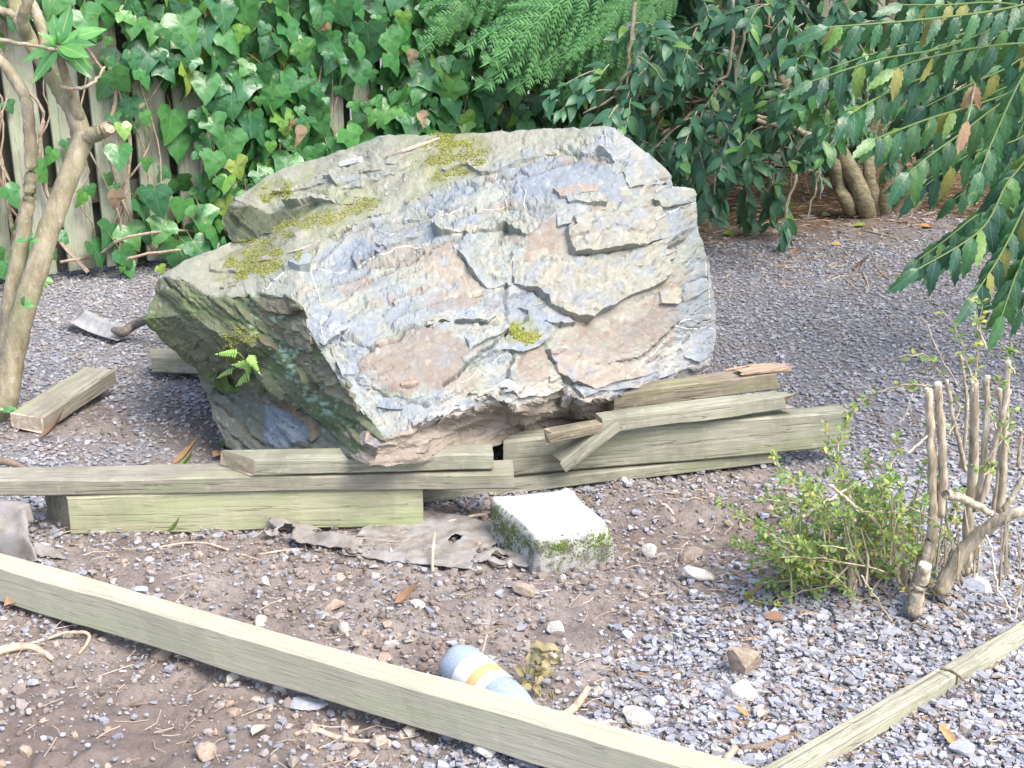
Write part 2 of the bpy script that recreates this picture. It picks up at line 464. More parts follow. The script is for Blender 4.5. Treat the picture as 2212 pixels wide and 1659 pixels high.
# ---- litter under the shrubs
def needles(name, n, x0, x1, y0, y1, dens, mat, label, L=(.03, .09), w=.0035):
    x = rng.uniform(x0, x1, n); y = rng.uniform(y0, y1, n)
    k = rng.uniform(0, 1, n) < dens(x, y); x, y = x[k], y[k]; N = len(x)
    l = rng.uniform(*L, N); a = rng.uniform(0, 2 * np.pi, N); b = a + rng.normal(0, .5, N)
    P0 = np.stack([x, y, ground_h(x, y) + rng.uniform(.004, .012, N)], -1)
    d1 = np.stack([np.cos(a), np.sin(a), rng.normal(0, .12, N)], -1) * (l / 2)[:, None]
    d2 = np.stack([np.cos(b), np.sin(b), rng.normal(0, .12, N)], -1) * (l / 2)[:, None]
    P1 = P0 + d1; P2 = P1 + d2
    P1[:, 2] = np.maximum(P1[:, 2], ground_h(P1[:, 0], P1[:, 1]) + .004); P2[:, 2] = np.maximum(P2[:, 2], ground_h(P2[:, 0], P2[:, 1]) + .003)
    s = np.stack([-np.sin(a), np.cos(a), 0 * a], -1) * w / 2
    u = np.array([0, 0, w * .8])
    ring = lambda P: np.stack([P - s, P + s, P + u], 1)
    V = np.stack([ring(P0), ring(P1), ring(P2)], 1).reshape(-1, 3)
    o = 9 * np.arange(N)[:, None, None]
    q = []
    for r in (0, 3):
        for i in range(3):
            j = (i + 1) % 3
            q.append((r + i, r + j, r + 3 + j, r + 3 + i))
    return tag(obj(name, V, (np.array(q)[None] + o).reshape(-1, 4), mat), label, 'litter', kind='stuff')
m = NT('dry_litter', .9, .1)
LITTER = m.col(m.ramp(m.island(), [(0, (.25, .155, .085)), (.35, (.36, .255, .155)), (.6, (.18, .115, .07)), (.8, (.44, .36, .26)), (.95, (.30, .26, .11))], 'CONSTANT'))
needles('brown_litter', 9000, .2, 4.2, 5.2, 9.0, lambda x, y: np.clip(litter_mask(x, y) * .9 + .25 * sstep(4.9, 6.0, y) * sstep(.7, 1.3, x), 0, 1), LITTER, 'orange brown needle litter under the evergreen shrubs')
m = NT('dry_root', .9, .1)
ROOTY = m.col(m.ramp(m.island(), [(0, (.36, .28, .21)), (.4, (.46, .38, .30)), (.7, (.28, .21, .155)), (.9, (.54, .46, .38))], 'CONSTANT'))
needles('root_fibres', 1300, -1.3, 1.6, 1.8, 3.3, lambda x, y: soil_mask(x, y) * .7 + .25, ROOTY, 'thin dry root fibres and stalks on the soil', (.02, .07), .0014)

needles('dry_debris', 2600, .1, 1.6, 1.8, 3.2, lambda x, y: .75 * (1 - soil_mask(x, y)) + .35 * sstep(.2, .7, x), LITTER, 'brown dry stalks and bits of litter among the near slate', (.015, .05), .0022)
# ================================================================== BOULDER
# depth of the visible rock surface at points measured on the photograph; Y is metres from the camera
CP = {}
def cp(n, x, y, Y): CP[n] = (x, y, Y)
# outline, clockwise from the left tip
OUT = [('a', 304, 690, 3.55), ('b', 330, 640, 3.60), ('c', 347, 598, 3.72), ('d', 378, 572, 3.85), ('e', 440, 545, 4.05), ('f', 500, 524, 4.18),
       ('g', 490, 505, 4.42), ('h', 478, 470, 4.45), ('i', 505, 428, 4.50), ('j', 600, 368, 4.62), ('k', 690, 340, 4.66), ('l', 760, 318, 4.62), ('m', 835, 291, 4.55), ('n', 900, 290, 4.45),
       ('o', 1000, 288, 4.35), ('p', 1100, 283, 4.28), ('q', 1210, 278, 4.20), ('r', 1300, 273, 4.12), ('s', 1330, 276, 4.10), ('t', 1385, 322, 4.10), ('u', 1450, 374, 4.08), ('v', 1455, 402, 4.02), ('w', 1500, 408, 4.02),
       ('x', 1508, 470, 3.98), ('y', 1512, 505, 3.92), ('z', 1530, 560, 3.92), ('A', 1545, 650, 3.85), ('B', 1547, 720, 3.80), ('C', 1535, 790, 3.74), ('D', 1500, 818, 3.68),
       ('E', 1462, 845, 3.62), ('F', 1430, 868, 3.58), ('F1', 1410, 882, 3.55), ('G', 1300, 905, 3.44), ('H', 1240, 918, 3.38), ('I', 1150, 940, 3.32), ('J', 1050, 968, 3.14), ('K', 960, 988, 2.99), ('L', 860, 1005, 2.90), ('M', 800, 1006, 2.86),
       ('N', 760, 988, 2.91), ('O', 700, 970, 3.12), ('P', 610, 972, 3.26), ('Q', 520, 982, 3.40), ('R', 488, 962, 3.46), ('S', 462, 905, 3.52), ('T', 450, 860, 3.60), ('U', 428, 815, 3.66), ('V', 425, 795, 3.62), ('W', 380, 768, 3.60)]
for n, x, y, Y in OUT: cp(n, x, y, Y)
INN = [('f1', 392, 606, 3.56), ('f2', 470, 648, 3.46), ('f3', 556, 632, 3.42), ('f4', 640, 650, 3.30), ('f5', 658, 668, 3.24), ('f6', 664, 705, 3.20), ('f7', 692, 762, 3.12), ('f8', 740, 832, 3.05), ('f9', 800, 905, 2.98), ('f10', 832, 945, 2.88),
       # crest between the mossy top and the front
       ('t1', 640, 568, 3.52), ('t2', 700, 520, 3.72), ('t3', 780, 480, 3.86), ('t4', 860, 450, 3.92), ('t5', 960, 400, 3.98), ('t6', 1080, 360, 4.02), ('t7', 1200, 330, 4.05),
       # gully below the back slab
       ('g1', 590, 500, 4.05), ('g2', 640, 478, 4.02), ('g3', 720, 447, 4.06), ('g4', 810, 425, 4.08),
       ('h1', 540, 447, 4.40), ('h2', 585, 462, 4.30), ('h3', 650, 440, 4.22), ('h4', 705, 425, 4.14),
       # front face
       ('p1', 760, 600, 3.45), ('p2', 900, 560, 3.52), ('p3', 1000, 480, 3.70), ('p4', 1210, 440, 3.74), ('p5', 1340, 420, 3.80), ('p6', 1430, 430, 3.92),
       ('p7', 760, 740, 3.13), ('p8', 900, 740, 3.17), ('p9', 1050, 700, 3.26), ('p10', 1100, 560, 3.54), ('p11', 1250, 600, 3.52), ('p12', 1400, 590, 3.64), ('p13', 1440, 640, 3.62),
       ('p14', 880, 860, 3.03), ('p15', 1000, 840, 3.09), ('p16', 1150, 760, 3.24), ('p17', 1300, 760, 3.36), ('p18', 1440, 740, 3.55), ('p19', 1465, 690, 3.62), ('p20', 1480, 560, 3.78),
       ('p21', 1240, 500, 3.66), ('p22', 1470, 510, 3.84),
       # lower front edge
       ('e1', 885, 925, 2.93), ('e2', 1000, 888, 3.05), ('e3', 1060, 850, 3.12), ('e4', 1115, 884, 3.12), ('e5', 1200, 836, 3.22), ('e6', 1262, 868, 3.24), ('e7', 1350, 845, 3.36), ('e8', 1440, 815, 3.50), ('e9', 1482, 800, 3.58),
       # underside, set back
       ('u1', 900, 965, 2.94), ('u2', 1010, 930, 3.16), ('u3', 1100, 915, 3.24), ('u4', 1230, 890, 3.34), ('u5', 1370, 868, 3.46),
       # left face
       ('l1', 400, 680, 3.50), ('l2', 500, 740, 3.40), ('l3', 600, 760, 3.32), ('l4', 430, 740, 3.52), ('l5', 520, 800, 3.46), ('l6', 470, 800, 3.54), ('l7', 600, 850, 3.30), ('l8', 680, 860, 3.20), ('l9', 730, 930, 3.08),
       ('m1', 500, 822, 3.60), ('m2', 590, 862, 3.36), ('m3', 560, 880, 3.43), ('m4', 650, 895, 3.27), ('m5', 690, 930, 3.19), ('m6', 570, 965, 3.37), ('m7', 510, 900, 3.50)]
for n, x, y, Y in INN: cp(n, x, y, Y)
CREASE = [['c', 'f1', 'f2', 'f3', 'f4', 'f5', 'f6', 'f7', 'f8', 'f9', 'f10'], ['f10', 'e1', 'e2', 'e3', 'e4', 'e5', 'e6', 'e7', 'e8', 'e9'],
          ['f3', 't1', 't2', 't3', 't4', 't5', 't6', 't7'], ['f', 'g1', 'g2', 'g3', 'g4'], ['i', 'h1', 'h2', 'h3', 'h4', 'g4'],
          ['V', 'l6', 'l5'], ['m1', 'm3', 'm2', 'm4', 'm5'], ['f10', 'u1'], ['p20', 'p19', 'p18', 'e8'], ['l1', 'l2', 'l3'], ['p21', 'p11', 'p17']]
names = list(CP); nid = {n: i for i, n in enumerate(names)}
co = [Vector((CP[n][0], CP[n][1])) for n in names]
edges = [(nid[OUT[i][0]], nid[OUT[(i + 1) % len(OUT)][0]]) for i in range(len(OUT))]
edges += [(nid[c[i]], nid[c[i + 1]]) for c in CREASE for i in range(len(c) - 1)]
r = delaunay_2d_cdt(co, edges, [], 1, 1e-4)
cv, cf = np.array([tuple(q) for q in r[0]]), [tuple(f) for f in r[2]]
cY = np.array([np.mean([CP[names[k]][2] for k in o]) if o else 0 for o in r[3]])
# any point made by crossing edges: nearest depth
for i, o in enumerate(r[3]):
    if not o:
        d = [(abs(CP[n][0] - cv[i][0]) + abs(CP[n][1] - cv[i][1]), CP[n][2]) for n in names]; cY[i] = min(d)[1]
def coarse_depth(x, y):
    out = np.full(x.shape, np.nan)
    for f in cf:
        (x0, y0), (x1, y1), (x2, y2) = cv[list(f)]
        den = (y1 - y2) * (x0 - x2) + (x2 - x1) * (y0 - y2)
        if abs(den) < 1e-6: continue
        a = ((y1 - y2) * (x - x2) + (x2 - x1) * (y - y2)) / den; b = ((y2 - y0) * (x - x2) + (x0 - x2) * (y - y2)) / den; c = 1 - a - b
        k = (a >= -1e-6) & (b >= -1e-6) & (c >= -1e-6)
        out[k] = a[k] * cY[f[0]] + b[k] * cY[f[1]] + c[k] * cY[f[2]]
    return out
def jag(pts, step, amp, seed, closed=False):
    """densify a polyline and roughen it; returns points and how far along the source edge each lies"""
    q = []; n = len(pts)
    for i in range(n if closed else n - 1):
        a, b = np.array(pts[i], float), np.array(pts[(i + 1) % n], float)
        L = np.hypot(*(b - a)[:2]); k = max(1, int(L / step))
        for j in range(k): q.append(a + (b - a) * j / k)
    if not closed: q.append(np.array(pts[-1], float))
    q = np.array(q)
    p3 = np.stack([q[:, 0], q[:, 1], 0 * q[:, 0]], -1)
    q[:, 0] += amp * (fbm(p3 / 22, 3, seed) * 1.2); q[:, 1] += amp * (fbm(p3 / 22, 3, seed + 50) * 1.2)
    return q
STEP = 4.4
outl = jag([CP[o[0]] for o in OUT], STEP, 3.5, 61, True)
lines = [jag([CP[n] for n in c], STEP, 4.5, 70 + i) for i, c in enumerate(CREASE[:5])]
pts = [outl] + lines
allp = np.concatenate(pts); ed = []
o = len(outl); ed += [(i, (i + 1) % o) for i in range(o)]
for l in lines:
    ed += [(o + i, o + i + 1) for i in range(len(l) - 1)]; o += len(l)
hx, hy = np.meshgrid(np.arange(295, 1560, STEP), np.arange(265, 1015, STEP * .87))
hx = hx + (np.arange(hx.shape[0])[:, None] % 2) * STEP / 2
hx = (hx + rng.uniform(-.9, .9, hx.shape)).ravel(); hy = (hy + rng.uniform(-.9, .9, hy.shape)).ravel()
sd = poly_sd(hx, hy, outl[:, :2]); k = sd < -2.5
hx, hy = hx[k], hy[k]
grid = np.stack([hx, hy, coarse_depth(hx, hy)], -1); grid = grid[~np.isnan(grid[:, 2])]
allp = np.concatenate([allp, grid])
r = delaunay_2d_cdt([Vector(q[:2]) for q in allp], ed, [], 1, 1e-5)
v2 = np.array([tuple(q) for q in r[0]])
vY = np.array([allp[o[0]][2] if o else np.nan for o in r[3]])
bad = np.isnan(vY)
if bad.any():
    cd = coarse_depth(v2[bad, 0], v2[bad, 1]); cd = np.where(np.isnan(cd), 3.6, cd); vY[bad] = cd
faces = np.array([f for f in r[2] if len(f) == 3])
dirs = np.array([tuple(ray(x, y)) for x, y in v2])
BV = np.array([0, 0, HCAM]) + dirs * (vY / dirs[:, 1])[:, None]
px, py = v2[:, 0], v2[:, 1]
# regions of the rock
def region(poly, soft=8, amp=10, seed=0):
    w = amp * fbm(np.stack([px, py, 0 * px], -1) / 30, 3, 200 + seed)
    return sstep(soft, -soft, poly_sd(px, py, poly) + w)
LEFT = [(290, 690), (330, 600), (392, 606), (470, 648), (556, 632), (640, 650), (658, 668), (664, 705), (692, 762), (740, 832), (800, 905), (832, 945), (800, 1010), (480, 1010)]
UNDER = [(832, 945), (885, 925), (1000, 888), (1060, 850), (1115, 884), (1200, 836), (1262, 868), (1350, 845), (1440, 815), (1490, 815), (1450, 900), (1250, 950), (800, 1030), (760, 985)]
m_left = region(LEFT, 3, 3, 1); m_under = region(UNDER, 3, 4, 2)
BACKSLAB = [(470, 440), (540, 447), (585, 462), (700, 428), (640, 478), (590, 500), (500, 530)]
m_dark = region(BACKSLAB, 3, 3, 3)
TOP = [(345, 598), (378, 572), (500, 524), (590, 500), (478, 470), (505, 428), (600, 368), (835, 291), (1330, 270), (1200, 330), (960, 400), (780, 480), (640, 568), (556, 632), (470, 648), (392, 606)]
m_top = region(TOP, 10, 10, 4)
# normals, then relief: broken layers as terraces whose edges run with the bedding
def vnormals(V, F):
    n = np.cross(V[F[:, 1]] - V[F[:, 0]], V[F[:, 2]] - V[F[:, 0]])
    N = np.zeros_like(V)
    for k in range(3): np.add.at(N, F[:, k], n)
    return N / np.maximum(np.linalg.norm(N, axis=1), 1e-12)[:, None]
vn = vnormals(BV, faces)
if (vn @ np.array([0, -1, .2])).mean() < 0: faces = faces[:, ::-1]; vn = -vn
def terr(ang, sx, sy, seed, warp=.35):
    a = math.radians(ang)
    u = (px * math.cos(a) + py * math.sin(a)) / sx; v_ = (-px * math.sin(a) + py * math.cos(a)) / sy
    p3 = np.stack([u, v_, 0 * u], -1)
    wv = np.stack([fbm(np.stack([px, py, 0 * px], -1) / 26, 4, seed + 5), fbm(np.stack([px, py, 0 * px], -1) / 26, 4, seed + 9), 0 * px], -1)
    p3 = p3 + warp * wv
    p3[:, 2] = seed * 1.7
    f1, f2, cid = worley(p3, seed)
    b = np.clip((f2 - f1) / .30, 0, 1); b = b * b * (3 - 2 * b)
    return (cid - .5) * b, np.clip((f2 - f1) * 3, 0, 1)
m_front = np.clip(1 - m_left - m_under - m_dark - .7 * m_top, 0, 1)
c1, e1 = terr(-24, 120, 42, 301); c2, e2 = terr(-20, 46, 20, 302, .5); c3, e3 = terr(-10, 24, 11, 303, .5)
l1, el1 = terr(42, 150, 26, 304, .3); l2, el2 = terr(40, 70, 12, 305, .4)
u1, eu1 = terr(-22, 90, 16, 306, .4); u2, eu2 = terr(-20, 36, 9, 307, .5)
t1, et1 = terr(-26, 160, 30, 308, .3)
p3n = np.stack([px, py, 0 * px], -1)
rusty = np.zeros(len(px))
for cx, cy, rx, ry, a in [(900, 775, 125, 68, -18), (1330, 735, 140, 82, -33), (1185, 530, 55, 52, -30), (985, 640, 66, 34, -20), (1152, 800, 34, 48, 20), (1240, 395, 120, 46, 8)]:
    aa = math.radians(a); dx, dy = px - cx, py - cy
    rusty = np.maximum(rusty, sstep(1.15, .8, np.hypot((dx * math.cos(aa) + dy * math.sin(aa)) / rx, (-dx * math.sin(aa) + dy * math.cos(aa)) / ry)))
calm = 1 - .68 * rusty
rel = calm * m_front * (.022 * c1 + .007 * c2 + .0012 * c3 - .004 * (1 - e2) ** 4 - .007 * (1 - e1) ** 5)
rel += m_left * (.020 * l1 + .009 * l2 - .006 * (1 - el1) ** 4)
rel += m_under * (.018 * u1 + .022 * fbm(np.stack([BV[:, 0] * 5, BV[:, 1] * 5, BV[:, 2] * 42 + BV[:, 0] * 8], -1), 3, 313))
rel += m_top * (.016 * t1)
rel += m_dark * .010 * l2
B0 = BV.copy()
rel += .011 * fbm(B0 * 7, 2, 310) + calm * .0016 * fbm(B0 * 55, 3, 311)
rough_band = np.exp(-(poly_sd(px, py, [(1040, 470), (1480, 470), (1430, 600), (1270, 690), (1100, 640)]) / 30) ** 2)
rel += m_front * .0022 * fbm(np.stack([px / 16, py / 5, 0 * px], -1), 3, 312) * np.where(rough_band > .3, 1, .5)
CRACKS = [[(1175, 742), (1205, 800), (1236, 838)], [(690, 690), (760, 728), (806, 748)], [(640, 570), (700, 522), (790, 488), (900, 468), (1010, 462)], [(800, 752), (890, 706), (1000, 690), (1075, 694)], [(1432, 600), (1462, 525), (1502, 482)], [(820, 588), (950, 528), (1062, 478)], [(1100, 700), (1092, 620), (1082, 540), (1090, 455)],
          [(1210, 842), (1290, 800), (1400, 762), (1472, 700)], [(745, 830), (830, 850), (930, 880)], [(1090, 850), (1100, 800), (1108, 745)], [(960, 830), (1040, 760), (1100, 720)], [(1210, 330), (1330, 350), (1460, 400)], [(1000, 400), (1150, 372), (1290, 330)], [(1462, 640), (1500, 620), (1535, 600)], [(1470, 760), (1510, 700), (1540, 690)], [(880, 640), (960, 600), (1010, 585)], [(700, 610), (770, 590), (860, 560)]]
crack = np.zeros(len(px))
for ci, cl in enumerate(CRACKS):
    q = jag([(x, y, 0) for x, y in cl], 6, 9, 640 + ci)[:, :2]
    for a_, b_ in zip(q[:-1], q[1:]):
        e = b_ - a_; wx, wy = px - a_[0], py - a_[1]; t_ = np.clip((wx * e[0] + wy * e[1]) / (e @ e + 1e-9), 0, 1)
        crack = np.maximum(crack, np.exp(-(np.hypot(wx - e[0] * t_, wy - e[1] * t_) / 2.6) ** 2))
rel -= .013 * crack
edge_fade = sstep(0, 16, -poly_sd(px, py, outl[:, :2]))
BV = BV + vn * (rel * (.35 + .65 * edge_fade))[:, None]

# back half: the outline ring carried round the far side and closed
nf = len(BV)
inv = {}
for i, o_ in enumerate(r[3]):
    for q in o_: inv[q] = i
ring = [inv[i] for i in range(len(outl))]
seen = set(); ring = [q for q in ring if not (q in seen or seen.add(q))]
ring = np.array(ring); R0 = BV[ring]
cen = np.array([.08, 4.30, .36])
rings = []
for t, back, shr in [(1, .05, .995), (2, .16, .96), (3, .30, .88), (4, .45, .74), (5, .56, .52), (6, .62, .26)]:
    Pp = cen + (R0 - cen) * shr
    push = np.array([.12, 1.0, -.10]) * back
    Pp = Pp + push * (0.6 + .4 * sstep(4.9, 3.2, R0[:, 1]))[:, None]
    Pp += .02 * np.stack([fbm(Pp * 4, 3, 320 + q) for q in range(3)], -1) * (1 if t > 1 else .4)
    Pp[:, 2] = np.maximum(Pp[:, 2], .02)
    rings.append(Pp)
apex = (cen + np.array([.08, .62, -.06]))[None]
BVall = np.concatenate([BV] + rings + [apex])
nr = len(ring); bf = []
prev = ring
for t in range(len(rings)):
    cur = nf + t * nr + np.arange(nr)
    a, b = prev, np.roll(prev, -1); c_, d_ = np.roll(cur, -1), cur
    bf += [np.stack([a, b, c_], -1), np.stack([a, c_, d_], -1)]
    prev = cur
ap = np.full(nr, nf + len(rings) * nr)
bf.append(np.stack([prev, np.roll(prev, -1), ap], -1))
bf = np.concatenate(bf)
# wind the back like the front: test one triangle against the outward direction
tri = BVall[bf]; nrm = np.cross(tri[:, 1] - tri[:, 0], tri[:, 2] - tri[:, 0])
if ((tri.mean(1) - cen) * nrm).sum() < 0: bf = bf[:, ::-1]

# stone colours: slate grey, rust, olive algae, pale quartz bruising; left end darkened for shade
def ell(cx, cy, rx, ry, ang=0, seed=0, amp=.45):
    a = math.radians(ang); dx, dy = px - cx, py - cy
    u = (dx * math.cos(a) + dy * math.sin(a)) / rx; v_ = (-dx * math.sin(a) + dy * math.cos(a)) / ry
    w = fbm(p3n / 26, 5, 400 + seed, .62)
    return sstep(1.05, .95, np.hypot(u, v_) + amp * w)
C = np.array([.262, .275, .238])[None] * np.ones((nf, 1))
def lay(mask, colr): 
    global C
    C = C * (1 - mask[:, None]) + np.array(colr)[None] * mask[:, None]
n1 = fbm(p3n / 60, 4, 410); n2 = fbm(p3n / 16, 4, 411); n3 = fbm(np.stack([(px + py * .4) / 70, (py - px * .0 + .42 * px) / 14, 0 * px], -1), 4, 412)
lay(m_front * sstep(-.05, .25, n1) * .75, (.21, .24, .27))                 # blue slate
lay(m_front * sstep(.1, .35, n3) * .55, (.34, .325, .265))                    # buff streaks
lay(m_front * sstep(.18, .32, c1) * .5, (.245, .268, .285))
lay(m_front * sstep(.30, .36, c2) * .5, (.28, .225, .18))
for i, (cx, cy, rx, ry, a, k) in enumerate([(900, 775, 125, 68, -18, .9), (1330, 735, 140, 82, -33, .85), (1185, 530, 55, 52, -30, .85), (985, 640, 66, 34, -20, .75), (1180, 350, 72, 13, -12, .6), (1152, 800, 34, 48, 20, .8), (1290, 352, 36, 14, -5, .6),
        (850, 545, 62, 20, -15, .6), (775, 612, 44, 20, -20, .7), (1440, 640, 30, 44, 10, .55), (1415, 392, 46, 30, 30, .5), (1100, 455, 90, 16, -6, .45), (1330, 425, 40, 10, 15, .6), (880, 500, 60, 14, -18, .5), (940, 540, 60, 16, -16, .6), (1460, 600, 40, 30, 40, .5), (1000, 820, 34, 30, 0, .5), (1205, 470, 60, 20, -10, .4)]):
    lay(ell(cx, cy, rx, ry, a, i) * min(1, k * 1.12) * (.80 + .55 * n2 + .25 * n3), (.24, .187, .145) if i not in (0, 1) else (.222, .178, .145))
for i, (cx, cy, rx, ry, a, k) in enumerate([(1240, 395, 120, 46, 8, .8), (770, 540, 50, 20, -35, .9), (1500, 745, 40, 70, 8, .8), (1150, 680, 60, 30, 20, .6), (1120, 390, 60, 30, 0, .5), (1380, 830, 90, 22, -22, .7), (930, 500, 90, 18, -14, .7), (1490, 500, 30, 30, 0, .5), (880, 690, 40, 20, 0, .4), (700, 700, 30, 50, 0, .6)]):
    lay(ell(cx, cy, rx, ry, a, 40 + i) * k, (.205, .235, .268))
lay(m_front * ell(1290, 600, 150, 110, -20, 60) * .7, (.29, .285, .24))      # rough grey slab
lay(m_front * sstep(.34, .5, n2) * .4, (.36, .37, .345))
lay(sstep(880, 960, py + .32 * (px - 850)) * m_front * .45, (.40, .375, .35))  # bruised, dusty lower edge
lay(m_top * .75, (.285, .283, .215)); lay(m_top * sstep(.0, .3, n1) * .6, (.25, .262, .15)); lay(m_top * sstep(.15, .35, n3) * .6, (.31, .285, .225))
lay(m_left, (.125, .14, .085)); lay(m_left * sstep(.02, .3, l1) * .6, (.13, .125, .08)); lay(m_left * sstep(.0, .35, n1) * .7, (.085, .125, .048)); lay(m_left * sstep(.25, .4, l2) * .4, (.165, .15, .10))  # olive algae, with the left end's shade put into the colour
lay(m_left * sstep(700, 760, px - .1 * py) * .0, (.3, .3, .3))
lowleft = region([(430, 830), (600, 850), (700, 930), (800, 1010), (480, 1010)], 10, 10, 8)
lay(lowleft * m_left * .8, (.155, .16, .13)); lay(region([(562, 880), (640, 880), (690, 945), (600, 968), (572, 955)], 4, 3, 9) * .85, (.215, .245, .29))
li = ell(585, 715, 34, 60, -35, 70, .9) + ell(655, 815, 36, 90, -35, 71, .9) + ell(540, 670, 25, 30, 0, 72, .9) + ell(700, 860, 30, 50, -40, 73, .9)
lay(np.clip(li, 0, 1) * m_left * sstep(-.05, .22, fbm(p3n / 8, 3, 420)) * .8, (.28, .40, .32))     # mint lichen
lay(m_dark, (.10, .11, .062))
lay(m_under, (.255, .215, .175)); lay(m_under * sstep(0, .3, u1) * .6, (.31, .27, .23)); lay(m_under * sstep(.1, .3, u2) * .6, (.16, .13, .105))
spk = sstep(.50, .60, fbm(p3n / 4.5, 2, 430)); lay(spk * (.10 + .2 * m_left + .10 * m_front), (.46, .48, .46))
for cx, cy, rx, ry, a in [(985, 335, 85, 34, -20), (700, 470, 130, 26, -18), (540, 560, 80, 32, -25), (1128, 722, 34, 34, 0), (595, 408, 50, 18, -10), (980, 298, 60, 14, 0)]:
    lay(ell(cx, cy, rx, ry, a, int(cx)) * .5, (.20, .205, .085))
lay(np.clip(crack, 0, 1) * .55, (.13, .125, .105))
C = C * (1 + .16 * fbm(p3n / 5, 3, 431))[:, None]
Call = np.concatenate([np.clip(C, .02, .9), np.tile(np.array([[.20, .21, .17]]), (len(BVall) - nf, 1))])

m = NT('slate_rock', .8, .3)
vv = m.coord()
cc = m.mix(m.ramp(m.noise(vv, 34, 6, .7), [(.3, .35), (.62, 0)]), m.attr(), m.mix(1.0, m.attr(), (.5, .49, .46), 'MULTIPLY'))
cc = m.mix(m.ramp(m.noise(vv, 120, 4, .75), [(.56, 0), (.76, .28)]), cc, m.mix(1.0, m.attr(), (1.5, 1.5, 1.48), 'MULTIPLY'))
mp = m.coord((1, 1, 3.0))
m.bump(m.math('ADD', m.noise(mp, 60, 6, .75), m.math('MULTIPLY', m.noise(vv, 260, 3, .7), .4)), .28, .006)
ROCK = m.col(cc)
boulder = thing('boulder', (.1, 3.6, .1), 'huge craggy slate boulder with mossy top resting on timbers', 'boulder')
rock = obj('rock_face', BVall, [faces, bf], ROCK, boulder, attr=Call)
BVH = BVHTree.FromPolygons([Vector(q) for q in BVall], [tuple(int(i) for i in f) for f in np.concatenate([faces, bf])])
def on_rock(x, y):
    d = ray(x, y).normalized()
    h = BVH.ray_cast(Vector((0, 0, HCAM)), d)
    return (h[0], h[1]) if h[0] is not None else (None, None)

